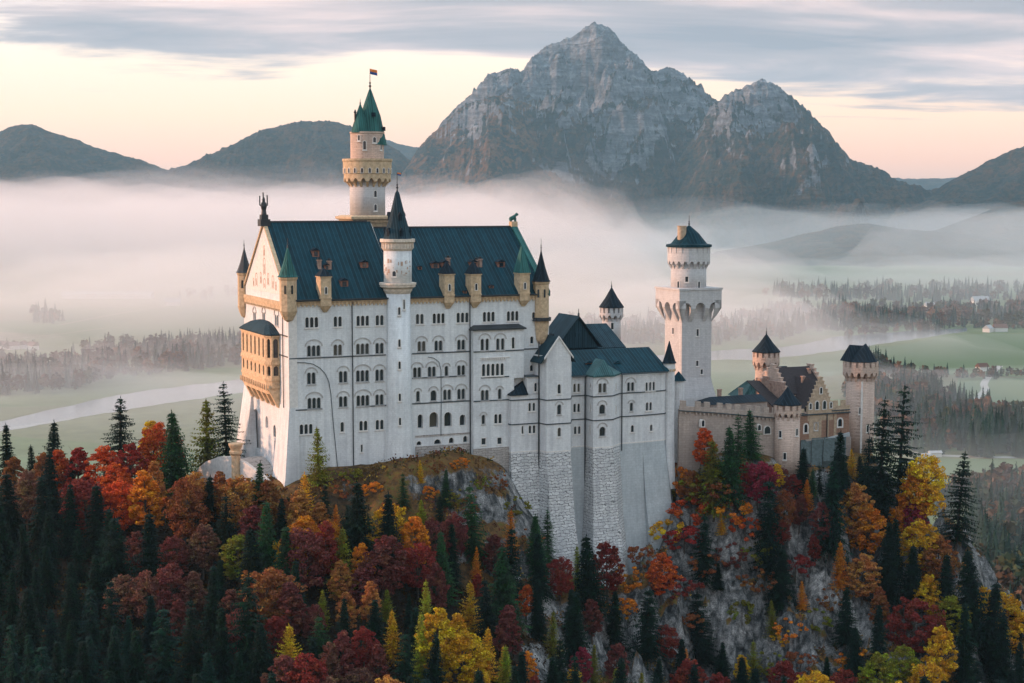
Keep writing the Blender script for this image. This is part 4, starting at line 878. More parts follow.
# ---- terrace and ramp at the foot of the gable end
ter = Thing('terrace_wall', (-6, 14, -6), 'pale terrace wall with ramp and pillar under the loggia', 'terrace')
bm = bmesh.new()
pts = [(-2.6, 4.5), (-4.5, 9), (-7.5, 15), (-9.5, 20), (-11.5, 26), (-13.5, 32), (-15.5, 38)]; tops = [-3.0, -.5, 2.2, 3.2, 2.4, .4, -3]
L = []
for i, (p, zt_) in enumerate(zip(pts, tops)):
    d = Vector(pts[min(i + 1, 6)]) - Vector(pts[max(i - 1, 0)]); nn = Vector((-d.y, d.x)).normalized() * .5
    L.append([(p[0] - nn.x, p[1] - nn.y, -22), (p[0] + nn.x, p[1] + nn.y, -22), (p[0] + nn.x, p[1] + nn.y, zt_), (p[0] - nn.x, p[1] - nn.y, zt_)])
loft(bm, L); ter.part('parapet', bm, M_trim)
bm = bmesh.new(); L = []
for i, (p, zt_) in enumerate(zip(pts, tops)): L.append([(p[0] + .3, p[1] + .3, -22), (max(p[0] + 9, -1), p[1] + 5, -22), (max(p[0] + 9, -1), p[1] + 5, zt_ - 1.3), (p[0] + .3, p[1] + .3, zt_ - 1.3)])
loft(bm, L); ter.part('terrace_deck', bm, M_footing)
bm = bmesh.new(); pu, pv = -9.6, 17.5; lathe(bm, pu, pv, [(1.25, -12), (1.15, 3.8), (1.7, 4.4), (1.7, 5.0), (1.2, 5.2), (1.9, 6.6), (1.9, 7.0)], 12); ter.part('pillar', bm, M_tan)
# ---- stair turret on the front
r = 14.3 * pxm(398.5, 300, 0); cu, cv = ux(398.4, 0, 340), .2
st = Thing('stair_turret', (cu, cv, -8), 'slender round white stair turret with grey spire dividing the long facade', 'tower')
zz = lambda y: zx(398, y, -2)
rl = 12.7 * pxm(398.5, 300, 0)
bm = bmesh.new(); lathe(bm, cu, cv, [(rl * 1.25, -9), (rl * 1.2, zz(455)), (rl * 1.1, zz(436)), (rl * 1.0, zz(405)), (rl * .98, zz(293))], 40); st.part('shaft', bm, M_white, smooth=True)
bm = bmesh.new(); lathe(bm, cu, cv, [(rl * .98, zz(294)), (rl * 1.12, zz(291)), (rl * 1.15, zz(289)), (rl * 1.4, zz(287)), (rl * 1.4, zz(285.5)), (rl * 1.46, zz(285)), (rl * 1.46, zz(283))], 40); st.part('gallery', bm, M_cream)
bm = bmesh.new(); lathe(bm, cu, cv, [(rl * 1.1, zz(284)), (rl * 1.1, zz(249))], 40); st.part('upper_drum', bm, M_white, smooth=True)
bm = bmesh.new(); lathe(bm, cu, cv, [(rl * 1.1, zz(251)), (rl * 1.22, zz(249)), (rl * 1.22, zz(243.5)), (rl * 1.38, zz(242)), (rl * 1.38, zz(239))], 40); ringboxes(bm, cu, cv, rl * 1.2, 30, .35, .5, zz(248.5), zz(243.6)); c_ = st.part('cornice', bm, M_cream)
bm = bmesh.new(); tip = zz(190); zb = zz(239)
lathe(bm, cu, cv, [(rl * 1.16, zb), (rl * .98, zb + 2.2), (rl * .62, zb + 6.0), (rl * .18, tip - .8), (.12, tip)], 10); rf = st.part('spire', bm, M_slate)
a = cam_ang(cu, cv)
for k in range(5):
    an = a + (k - 2) * 1.05 + .3
    for hz, rr in ((1.6, .92), (5.6, .6)):
        if hz > 5 and k % 2: continue
        bm = bmesh.new(); d = (math.cos(an), math.sin(an)); t = (-d[1], d[0]); c0 = (cu + d[0] * rl * rr, cv + d[1] * rl * rr)
        obox(bm, c0, t, d, .45, .5, zb + hz - .9, zb + hz + .3); loft(bm, [[(c0[0] + t[0] * i + d[0] * j, c0[1] + t[1] * i + d[1] * j, zb + hz + .3) for i, j in ((-.6, -.6), (.6, -.6), (.6, .7), (-.6, .7))], [(c0[0] + t[0] * i + d[0] * j, c0[1] + t[1] * i + d[1] * j, zb + hz + 1.3) for i, j in ((-.02, -.6), (.02, -.6), (.02, .7), (-.02, .7))]])
        st.part('spire_dormer', bm, M_roofd, rf)
bm = bmesh.new(); finial(bm, cu, cv, tip, 3.2, .25); st.part('finial', bm, M_dark); flag(st, cu, cv, tip + 3.0, .8)
for y in (311, 343, 365, 397, 421): cwin(st, cu, cv, rl * 1.0 if y < 400 else rl * 1.06, a + .1, zz(y + 3.5), .55, 1.9)
cwin(st, cu, cv, rl * .99, a + .5, zz(309), .4, 2.4, False)
bm = bmesh.new(); rnd = random.Random(5)
for i in range(22):
    an = a + rnd.uniform(-1.2, 1.2); z = zz(rnd.uniform(276, 262)); d = (math.cos(an), math.sin(an)); obox(bm, (cu + d[0] * rl * 1.1, cv + d[1] * rl * 1.1), (-d[1], d[0]), d, rnd.uniform(.08, .35), .04, z, z + rnd.uniform(.15, 1.1))
st.part('painted_crest', bm, M_mural)
cwin(st, cu, cv, rl * 1.1, a - .25, zz(276), .9, 1.3)
# ---- generic round tower with battlement
def round_tower(name, label, x, v, hs, hh, ys, yh0, yh1, ytip, y_ref, mat, matr, finh=2.2, ncren=14, group=None, wins=(), cone_over=1.06, roof_n=24, arches=12, crown=True):
    cu, cv = ux(x, v, y_ref), v; p = pxm(x, y_ref, v); rs, rh = hs * p, hh * p; z = lambda y: zx(x, y, v)
    th = Thing(name, (cu, cv, z(ys)), label, 'tower', group)
    ztop, zarc = z(yh0), z(yh1); a = cam_ang(cu, cv)
    bm = bmesh.new(); lathe(bm, cu, cv, [(rs * 1.03, z(ys)), (rs, z(ys) + 6), (rs * .985, zarc + .4)], 40); th.part('shaft', bm, mat, smooth=True)
    hgt = ztop - zarc
    bm = bmesh.new(); lathe(bm, cu, cv, [(rs * .9, zarc + hgt * .42), (rh, zarc + hgt * .42), (rh, ztop - 1.5), (rh * 1.0, ztop - 1.5)], 48)
    arcade_ring(bm, cu, cv, rs * .985, rh, arches, zarc - hgt * .1, zarc + hgt * .44, a + .1); th.part('machicolation', bm, mat)
    bm = bmesh.new(); ringboxes(bm, cu, cv, rh - .22, ncren, 2 * math.pi * rh / ncren * .62, .42, ztop - 1.52, ztop + .02, a); lathe(bm, cu, cv, [(rh - .7, ztop - 1.6), (rh - .7, ztop)], 24); th.part('battlement', bm, mat)
    if crown:
        bm = bmesh.new(); zt = z(ytip); lathe(bm, cu, cv, [(rh * cone_over, ztop + .03), (rh * cone_over, ztop + .25), (rh * .52, ztop + (zt - ztop) * .5), (.15, zt)], roof_n, a + .3); th.part('roof', bm, matr)
        bm = bmesh.new(); finial(bm, cu, cv, zt - .2, finh, .2); th.part('finial', bm, M_dark)
    for dx, y in wins: cwin(th, cu, cv, rs, a + dx, z(y), .75, 1.9, False)
    return th, cu, cv, rs, rh, z, a
# ---- main tower behind the palace
v = 50.0; x = 367.6
p = pxm(x, 200, v); cu = ux(x, v, 200); z = lambda y: zx(x, y, v)
mt = Thing('main_tower', (cu, v, -5), 'tallest round tower with green spire rising behind the palace roof', 'tower')
hw = 5.6
bm = bmesh.new(); box(bm, cu - hw, cu + hw, v - hw, v + hw, -5, z(226)); mt.part('square_base', bm, M_tower)
bm = bmesh.new(); loft(bm, [[(cu - q, v - q, zz_), (cu + q, v - q, zz_), (cu + q, v + q, zz_), (cu - q, v + q, zz_)] for q, zz_ in ((hw, z(226.5)), (hw + .3, z(224)), (hw + .9, z(222)), (hw + 1.0, z(220)), (hw + 1.8, z(218.6)), (hw + 1.8, z(216.5)), (hw + .5, z(215)))]); mt.part('cornice', bm, M_tan)
rs = 17.6 * p; rh = 24.2 * p; r2 = 16.6 * p; a = cam_ang(cu, v)
bm = bmesh.new(); lathe(bm, cu, v, [(rs, z(216)), (rs, z(176))], 44); mt.part('shaft', bm, M_tower, smooth=True)
bm = bmesh.new(); lathe(bm, cu, v, [(rs * .9, z(178.5)), (rh * .97, z(178.5)), (rh * .97, z(174)), (rh, z(173.5)), (rh, z(162)), (rh * 1.03, z(161)), (rh * 1.03, z(159)), (rh * .9, z(159)), (rh * .9, z(160))], 48); arcade_ring(bm, cu, v, rs, rh * .97, 18, z(187), z(178.3), a); g_ = mt.part('gallery', bm, M_tan)
for i in range(20):
    an = a + 2 * math.pi * i / 20 + .1; ft = Facade(mt, Vector((cu, v, 0)) + Vector((math.cos(an), math.sin(an), 0)) * (rh * .995), (-math.sin(an), math.cos(an), 0), (math.cos(an), math.sin(an), 0), [])
    fb = bmesh.new(); z1 = z(173.2); ft.ring(fb, [(q, z1 + w_) for q, w_ in arch(.62, 1.35)], [(q, z1 + w_ - .12) for q, w_ in arch(.86, 1.6)], -.1, .12); o = mt.part('window', fb, M_trim); pb = bmesh.new(); pb.faces.new([pb.verts.new(ft.P(q, z1 + w_, .06)) for q, w_ in arch(.62, 1.35)]); mt.part('pane', pb, M_glass, o)
bm = bmesh.new(); lathe(bm, cu, v, [(r2, z(160)), (r2, z(134)), (r2 * 1.04, z(133.5)), (r2 * 1.04, z(132))], 40); mt.part('upper_drum', bm, M_warm, smooth=False)
bm = bmesh.new(); k1 = cu + 1.0
lathe(bm, k1, v, [(r2 * .98, z(145)), (r2 * .96, z(143)), (r2 * .62, z(116)), (r2 * .12, z(92)), (.14, z(88))], 16); rf = mt.part('spire', bm, M_copper)
bm = bmesh.new(); k2 = cu - r2 * .5; lathe(bm, k2, v - 1.2, [(r2 * .56, z(133)), (r2 * .5, z(128)), (r2 * .2, z(112)), (.12, z(104))], 12); rf2 = mt.part('side_spire', bm, M_copper)
bm = bmesh.new(); finial(bm, k2, v - 1.2, z(105), 1.6, .2); lathe(bm, k2 - 1.6, v - 1.4, [(.3, z(130)), (.3, z(114)), (.45, z(113)), (.1, z(110))], 8); mt.part('finial', bm, M_dark, rf2)
for an, yy in ((a + .3, 117), (a + 1.2, 131), (a - .9, 122)):
    bm = bmesh.new(); d = (math.cos(an), math.sin(an)); t = (-d[1], d[0]); rr = r2 * (.6 if yy < 120 else .78); obox(bm, (k1 + d[0] * rr, v + d[1] * rr), t, d, .5, .7, z(yy), z(yy - 4)); mt.part('spire_dormer', bm, M_roofd, rf)
bm = bmesh.new(); finial(bm, k1, v, z(89), 4.2, .28); mt.part('finial', bm, M_dark); flag(mt, k1, v, z(80), 1.7)
for dx, y in ((.45, 197), (.45, 210.5)): cwin(mt, cu, v, rs, a + dx, z(y), .8, 1.8)
for dx, y, w_ in ((-.15, 150, .8), (.45, 143, .9), (.95, 150, .6), (-.5, 141, .6)): cwin(mt, cu, v, r2, a + dx, z(y), w_, 2.4 if y > 145 else 1.5)
# ---- bower wing with its bastions
Vb = -1.5
zs1, zs2, zj = zx(590, 395, Vb), zx(590, 418.6, Vb), zx(590, 445.5, Vb)
bo = Thing('bower_wing', (ux(600, 0), 0, zj), 'pale wing with teal roof standing on high battered stone bastions', 'building')
ez = zx(600, 375, Vb); rz = zx(612, 348.6, 9.0)
def seg(p0, p1, ztop, wins, zbot=None, mat=M_bower):
    """wall between plan points p0, p1 ; wins: (pixel x, pixel y of the sill, n, dict)"""
    a = Vector((p1[0] - p0[0], p1[1] - p0[1], 0)); L = a.length; a.normalize(); n = Vector((a.y, -a.x, 0))
    zb = zj if zbot is None else zbot
    ft = Facade(bo, (p0[0], p0[1], 0), a, n, [(0, zb), (L, zb), (L, ztop), (0, ztop)])
    for x, y, k, kw in wins:
        o = Vector((0, 0, CAMZ)) - P0; d = ray(x, y); d2 = Vector((d.dot(U), d.dot(V), d.z)); o2 = Vector((o.dot(U), o.dot(V), CAMZ))
        t = (Vector((p0[0], p0[1], 0)) - o2).dot(n) / d2.dot(n); q = o2 + d2 * t; ft.win((q - Vector((p0[0], p0[1], 0))).dot(a), q.z, k, **kw)
    ft.build('wall', mat)
    for zc in (zs1, zs2):
        if zb - .1 < zc < ztop - 1: bm = bmesh.new(); ft.strip(bm, [(-.06, zc - .15), (L + .06, zc - .15), (L + .06, zc + .15), (-.06, zc + .15)], -.02, .16); bo.part('string_course', bm, M_string)
    bm = bmesh.new(); ft.strip(bm, [(-.02, zj - .2), (L + .02, zj - .2), (L + .02, zj + .15), (-.02, zj + .15)], -.02, .1); bo.part('plinth_band', bm, M_trim)
    return ft
# plan points along the front, left to right
A0 = (ux(507.2, -1), .0); A1 = (ux(511.5, -4), -3.6); A2 = (ux(538.2, -3.6), -3.6)
B1 = (ux(546.6, -7, 420), -7.0); B0 = (B1[0] - .6, -3.5); B2 = (ux(570.6, -7, 420), -7.0); B3 = (ux(571.5, Vb), Vb)
D0 = (ux(586, Vb), Vb); D1 = (ux(593.4, -5.5), -5.5); D2 = (ux(613, -5.5), -5.5); D3 = (ux(620, Vb), Vb); E1 = (ux(642.8, Vb), Vb); E2 = (ux(663.5, Vb + 1.5), Vb + 1.0); E3 = (ux(675, 4), 5)
zl = zx(525, 395, -3.6)
seg(A0, A1, zl, []); seg(A1, A2, zl, [(531.8, 411, 2, dict(w=.75, h=2.2)), (522.5, 433.8, 1, dict(w=.55, h=2.1)), (532, 433.2, 2, dict(w=.75, h=2.1)), (497 + 16, 424, 1, dict(w=.4, h=.5))][:3])
zg = zx(570, 355, -7)
seg((B0[0] - .01, .5), (B0[0], -3.6), zg, []); seg(B0, B1, zg, [])
gb = seg(B1, B2, zg, [(559.2, 393.5, 1, dict(w=.95, h=2.5)), (559.2, 414.3, 1, dict(w=1.1, h=2.6, hood=True)), (559.3, 436.5, 1, dict(w=1.0, h=2.4))])
seg(B2, B3, zg, []); seg(B3, D0, ez, [(576.6, 392, 2, dict(w=.75, h=2.3)), (576.6, 412, 2, dict(w=.75, h=2.3)), (577.2, 434, 2, dict(w=.7, h=2.1))])
seg(D0, D1, ez, [(590.5, 388, 1, dict(w=.5, h=1.2)), (590.5, 410, 1, dict(w=.35, h=1.8)), (590.3, 433, 1, dict(w=.3, h=2.2))])
seg(D1, D2, ez, [(602.4, 392.6, 2, dict(w=.95, h=2.5, gap=1.35, hood=True)), (602.2, 413.8, 1, dict(w=1.7, h=2.5, hood=True)), (602.4, 436, 1, dict(w=1.7, h=2.5, hood=True))])
seg(D2, D3, ez, [(616, 389, 1, dict(w=.35, h=1.6)), (616, 412, 1, dict(w=.35, h=1.8))])
seg(D3, E1, ez, [(630.6, 391, 2, dict(w=.85, h=2.4, gap=1.25, hood=True)), (631.4, 411, 1, dict(w=.9, h=2.3, hood=True)), (632.4, 432, 1, dict(w=.9, h=1.9))])
seg(E1, E2, ez, [(650.2, 390.6, 3, dict(w=.75, h=2.4)), (648.8, 410.5, 2, dict(w=.85, h=2.3)), (651.2, 431, 1, dict(w=.85, h=1.8))]); seg(E2, E3, ez, [])
# gable of the cross wing
zap = zx(559.3, 337.8, -7); cB = (B1[0] + B2[0]) / 2; hB = (B2[0] - B1[0]) / 2
bm = bmesh.new(); uL, uR = B1[0], B2[0]; loft(bm, [[(uL, -7, zg), (uR, -7, zg), (cB, -7, zap)], [(uL, -6.4, zg), (uR, -6.4, zg), (cB, -6.4, zap)]]); bo.part('gable', bm, M_bower)
bm = bmesh.new(); k = (zap - zg) / hB
for sg in (-1, 1):
    e0 = (cB + sg * (hB + .7), zg - .7 * k); loft(bm, [[(e0[0], -7.35, e0[1]), (cB, -7.35, zap), (cB, -7.35, zap + .5), (e0[0], -7.35, e0[1] + .5)], [(e0[0], -6.9, e0[1]), (cB, -6.9, zap), (cB, -6.9, zap + .5), (e0[0], -6.9, e0[1] + .5)]])
bo.part('gable_coping', bm, M_trim)
bm = bmesh.new()
for sg in (-1, 1):
    e0 = (cB + sg * (hB + 1.6), zg - 1.6 * k + .05); loft(bm, [[(e0[0], -6.88, e0[1]), (cB, -6.88, zap + .03), (cB, -6.88, zap + .35), (e0[0], -6.88, e0[1] + .35)], [(e0[0], 14, e0[1]), (cB, 14, zap + .03), (cB, 14, zap + .35), (e0[0], 14, e0[1] + .35)]])
bo.part('roof', bm, M_slate)
# left lean-to with small hipped roof and square stub
bm = bmesh.new(); t_ = zx(520, 383, -2); loft(bm, [[(A0[0] - .4, -.02, zl), (A1[0] - .3, A1[1] - .5, zl), (ux(527.5, -3.6), A1[1] - .5, zl), (ux(527.5, -3.6), -.02, zl)], [(A0[0] - .4, -.02, zl + .25), (A1[0] - .3, A1[1] - .5, zl + .25), (ux(527.5, -3.6), A1[1] - .5, zl + .25), (ux(527.5, -3.6), -.02, zl + .25)], [(ux(523, -1), -.3, t_ + .3), (ux(524, -1), -.6, t_ + .3), (ux(527.5, -3.6), -.6, t_ + .3), (ux(527.5, -3.6), -.02, t_ + .3)]]); bo.part('roof', bm, M_roofd)
u0, u1 = ux(526.8, -3), B0[0]; seg((u0, -.02), (u0 + .01, -3.2), zx(530, 377, -3), [], zl); seg((u0, -3.2), (u1, -3.2), zx(530, 377, -3), [(535.6, 391.5, 1, dict(w=.75, h=2.3))], zl)
bm = bmesh.new(); box(bm, u0 - .3, u1, -3.6, 0, zx(530, 377, -3), zx(530, 377, -3) + .3); bo.part('roof', bm, M_string)
pipe(bo, [(B0[0] - .25, -3.9, zx(538, 340, 0)), (B0[0] - .25, -3.9, -30)], .17); pipe(bo, [(D0[0] - .4, Vb - .35, ez), (D0[0] - .4, Vb - .35, -28)], .17); pipe(bo, [(D3[0] + .5, Vb - .3, ez), (D3[0] + .5, Vb - .3, zj - 2)], .15)
# main roof (ridge along the wing), bay roof
bm = bmesh.new(); q0 = B3[0] - 3; q1 = E2[0] + .3; fr = Vb - .6
loft(bm, [[(q0, fr, ez), (q1 + .8, fr + .8, ez), (q1 + .8, 21, ez), (q0, 21, ez)], [(q0, fr, ez + .3), (q1 + .8, fr + .8, ez + .3), (q1 + .8, 21, ez + .3), (q0, 21, ez + .3)], [(q0, 9.0, rz), (ux(649, 9, 350), 9.0, rz), (ux(649, 9, 350), 9.6, rz), (q0, 9.6, rz)]]); bo.part('roof', bm, M_roof)
bm = bmesh.new(); zt_ = zx(600.7, 360, -2); e = [(D0[0] - .3, Vb - .1), (D1[0] - .3, -6.0), (D2[0] + .3, -6.0), (D3[0] + .3, Vb - .1)]; kk = (D0[0] + D3[0]) / 2
loft(bm, [[(a_, b_, ez - .05) for a_, b_ in e], [(a_, b_, ez + .38) for a_, b_ in e], [(kk - .1 + .02 * i, [3.0, -2.2, -2.2, 3.0][i], zt_) for i in range(4)]]); bo.part('bay_roof', bm, M_roofg)
bm = bmesh.new(); box(bm, B3[0], D0[0], Vb - .95, Vb - .6, ez - .15, ez + .2); bo.part('gutter', bm, M_string); bm = bmesh.new(); box(bm, D3[0], E2[0], Vb - .95, Vb - .6, ez - .15, ez + .2); bo.part('gutter', bm, M_string)
for xx in (588.9, 617):
    uu = ux(xx, 2.5, 366); z1 = zx(xx, 367, 2.5); bm = bmesh.new(); box(bm, uu - 1.0, uu + 1.0, 2.4, 6, z1 - .6, z1 + 1.1); d = bo.part('dormer', bm, M_rust)
    bm = bmesh.new(); loft(bm, [[(uu - 1.2, 2.1, z1 + 1.1), (uu + 1.2, 2.1, z1 + 1.1), (uu, 2.1, z1 + 1.8)], [(uu - 1.2, 7, z1 + 1.1), (uu + 1.2, 7, z1 + 1.1), (uu, 7, z1 + 1.8)]]); bo.part('dormer_roof', bm, M_roof, d)
    bm = bmesh.new(); bm.faces.new([bm.verts.new(c) for c in ((uu - .6, 2.37, z1 + .1), (uu + .6, 2.37, z1 + .1), (uu + .6, 2.37, z1 + .9), (uu - .6, 2.37, z1 + .9))]); bo.part('pane', bm, M_glass, d)
# pepper-pot turret at the right end
tu = ux(669, 1, 380); p = pxm(669, 380, 1); r = 5.7 * p; z = lambda y: zx(669, y, 1)
bm = bmesh.new(); lathe(bm, tu, 1, [(r * 1.35, zj - 14), (r * 1.1, zj - 6), (r, zj), (r, z(370)), (r * 1.08, z(369)), (r * 1.08, z(363))], 20); tr = bo.part('end_turret', bm, M_bower)
bm = bmesh.new(); lathe(bm, tu, 1, [(r * 1.32, z(363)), (r * 1.1, z(361)), (r * .5, z(350)), (.1, z(341))], 16); bo.part('turret_roof', bm, M_roofd, tr)
bm = bmesh.new(); ringboxes(bm, tu, 1, r * 1.08, 14, .35, .3, z(371), z(368.5)); bo.part('corbel_ring', bm, M_tan, tr)
bm = bmesh.new(); tu2 = ux(678.5, 8, 380); lathe(bm, tu2, 8, [(2.2, zj - 8), (1.7, zj), (1.7, zx(678, 380, 8))], 16); bo.part('rear_turret', bm, M_bower); bm = bmesh.new(); lathe(bm, tu2, 8, [(2.2, zx(678, 380.5, 8)), (1.2, zx(678, 376, 8)), (.1, zx(678, 371.5, 8))], 16); bo.part('turret_roof', bm, M_roof)
# inner core so nothing shows through
bm = bmesh.new(); box(bm, A1[0] + .5, E2[0] - .3, 1.0, 20.5, zj - 2, ez - .02); box(bm, B1[0] + .5, B2[0] - .5, -6.3, 14, zj, zg - .1); bo.part('rear_wall', bm, M_bower)
# bastions
def bastion(top, bot, zb, mat, zt=None, name='bastion', mid=.45, curve=.30):
    zt = zj - .2 if zt is None else zt
    bm = bmesh.new(); M_ = [(a[0] + (b_[0] - a[0]) * curve, a[1] + (b_[1] - a[1]) * curve, zt + (zb - zt) * mid) for a, b_ in zip(top, bot)]
    loft(bm, [[(x, y, zt) for x, y in top][::-1], M_[::-1], [(x, y, zb) for x, y in bot][::-1]]); return bo.part(name, bm, mat)
g2 = .12
bastion([(A0[0], 3), (A1[0], A1[1] - g2), (A2[0], A2[1] - g2), (A2[0], 3)], [(A0[0] + 1, 3), (A1[0] - .5, A1[1] - 3), (A2[0] - .5, A2[1] - 3.2), (A2[0], 3)], -26, M_ashlar)
bastion([(B0[0], 4), (B0[0], B0[1] - g2), (B1[0], B1[1] - g2), (B2[0], B2[1] - g2), (B2[0], 4)], [(B0[0] - 2.5, 4), (B0[0] - 2.3, B0[1] - 4), (B1[0] + .8, B1[1] - 5.5), (ux(579.5, -10, 560), B2[1] - 5.5), (ux(583, -4, 560), 4)], -34, M_ashlar)
bastion([(B2[0] - 1, 4), (B2[0] - 1, Vb - g2), (D0[0] + 1, Vb - g2), (D0[0] + 1, 4)], [(B2[0] + 1, 4), (B2[0] + 1, Vb - 1.5), (D0[0] - 1, Vb - 1.5), (D0[0] - 1, 4)], -34, M_smooth)
bastion([(D0[0], 4), (D0[0], Vb - g2), (D1[0], D1[1] - g2), (D2[0], D2[1] - g2), (D3[0], Vb - g2), (D3[0], 4)], [(D0[0] - 3, 4), (D0[0] - 3, Vb - 3.5), (D1[0] - 2.6, D1[1] - 6), (D2[0] + 2.6, D2[1] - 6), (D3[0] + 2.0, Vb - 3.5), (D3[0] + 2, 4)], -38, M_ashlar)
bastion([(D3[0] - .5, 5), (D3[0] - .5, Vb - g2), (E1[0], Vb - g2), (E1[0], 5)], [(D3[0] - .5, 5), (D3[0] - .5, Vb - 3), (E1[0] + 1, Vb - 3), (E1[0] + 1, 5)], -34, M_smooth)
bastion([(E1[0] + .02, 6), (E1[0] + .02, Vb - g2 + .1), (E2[0], E2[1] - g2), (E3[0] - 1, 6)], [(E1[0] + 1.02, 6), (E1[0] + 1.02, Vb - 6), (E2[0] + 4.2, E2[1] - 7.0), (E3[0] + 3.5, 6)], -34, M_smooth)
# ---- knights' house behind : big dark roof
kh = Thing('knights_house', (ux(600, 26), 26, 0), 'rear building with large dark standing seam roof and gabled dormer', 'building')
k_ez = zx(600, 349, 22); k_rz = zx(600, 323.5, 33); a0, a1 = ux(560, 22, 340), ux(626, 22, 340)
bm = bmesh.new(); box(bm, a0 + .5, a1 - .5, 22.5, 43.5, -3, k_ez); kh.part('wall', bm, M_bower)
bm = bmesh.new(); loft(bm, [[(a0, 22, k_ez), (a1, 22, k_ez), (a1, 44, k_ez), (a0, 44, k_ez)], [(a0, 22, k_ez + .3), (a1, 22, k_ez + .3), (a1, 44, k_ez + .3), (a0, 44, k_ez + .3)], [(ux(575, 33, 330), 32.7, k_rz), (ux(606, 33, 330), 32.7, k_rz), (ux(606, 33, 330), 33.3, k_rz), (ux(575, 33, 330), 33.3, k_rz)]]); kh.part('roof', bm, M_slate)
gx_ = ux(577, 21, 330); gz = zx(577, 317, 21); gb_ = zx(577, 348, 21); bm = bmesh.new(); hw = 7.4
for sg in (-1, 1): loft(bm, [[(gx_ + sg * hw, 19.5, gb_), (gx_, 19.5, gz), (gx_, 19.5, gz + .4), (gx_ + sg * hw, 19.5, gb_ + .4)], [(gx_ + sg * hw, 33, gb_), (gx_, 33, gz), (gx_, 33, gz + .4), (gx_ + sg * hw, 33, gb_ + .4)]])
kh.part('gable_roof', bm, M_slate)
bm = bmesh.new(); loft(bm, [[(gx_ - hw + .8, 20.3, gb_), (gx_ + hw - .8, 20.3, gb_), (gx_, 20.3, gz - .6)], [(gx_ - hw + .8, 21, gb_), (gx_ + hw - .8, 21, gb_), (gx_, 21, gz - .6)]]); kh.part('gable', bm, M_slate)
bm = bmesh.new(); box(bm, gx_ - .9, gx_ + .9, 20.1, 20.28, gb_ + 3.3, gb_ + 4.6); kh.part('window', bm, M_slate); bm = bmesh.new(); finial(bm, gx_, 20, gz + .2, 2.2, .3); kh.part('finial', bm, M_dark)
bm = bmesh.new(); loft(bm, [[(ux(541, 16), 15, zx(541, 350, 16)), (ux(556, 16), 15, zx(541, 350, 16)), (ux(552, 16), 15, zx(541, 334, 16))], [(ux(541, 16), 30, zx(541, 350, 16)), (ux(556, 16), 30, zx(541, 350, 16)), (ux(552, 16), 30, zx(541, 334, 16))]]); kh.part('side_roof', bm, M_roofd)
bm = bmesh.new(); uu = ux(593, 27, 340); box(bm, uu - .7, uu + .7, 26.5, 29, zx(593, 342, 27), zx(593, 339, 27)); kh.part('roof_hatch', bm, M_dark)
# ---- round tower behind the bower
round_tower('round_tower', 'small round pinkish tower with dark cone behind the grey roof', 611.4, 40.0, 9.4, 11.8, 348, 307.5, 320, 287.5, 315, M_tower, M_roofd, wins=((.1, 328.5),), ncren=14)
# ---- square tower
v = 34.0; us = ux(681.7, v, 350); p = pxm(690, 350, v); z = lambda y: zx(690, y, v); sw = 10.4
sq = Thing('square_tower', (us + sw / 2, v + sw / 2, -4), 'big square white tower with arched parapet carrying a round drum', 'tower')
F1 = Facade(sq, (us, v, 0), (1, 0, 0), (0, -1, 0), [(0, z(378)), (sw, z(378)), (sw, z(291)), (0, z(291))])
def sw_(x, y, h=1.9): uu, zz2 = uv_at(x, y, v); F1.win(uu - us, zz2, 1, w=.8, h=h, round_=False, surround=.2, deep=.5)
sw_(697.6, 336, 2.1); sw_(697.3, 366, 1.6); sw_(701.7, 374.3, 1.5); F1.build('wall', M_tower)
F2 = Facade(sq, (us, v + sw, 0), (0, -1, 0), (-1, 0, 0), [(0, z(378)), (sw, z(378)), (sw, z(291)), (0, z(291))]); F2.win(5, z(335), 1, w=.9, h=1.9, round_=False); F2.build('wall', M_tower)
bm = bmesh.new(); box(bm, us + .6, us + sw - .01, v + .6, v + sw - .01, z(378), z(291)); sq.part('rear_wall', bm, M_tower)
bm = bmesh.new(); loft(bm, [[(us - q, v - q, zz2), (us + sw + q, v - q, zz2), (us + sw + q, v + sw + q, zz2), (us - q, v + sw + q, zz2)] for q, zz2 in ((2.4, -6), (1.3, z(398)), (.35, z(385)), (.01, z(378)))]); sq.part('flared_base', bm, M_tower)
ov = 2.2
bm = bmesh.new(); box(bm, us - ov, us + sw + ov, v - ov, v + sw + ov, z(300.5), z(290)); box(bm, us - ov - .25, us + sw + ov + .25, v - ov - .25, v + sw + ov + .25, z(289.9), z(288)); sq.part('parapet', bm, M_tower)
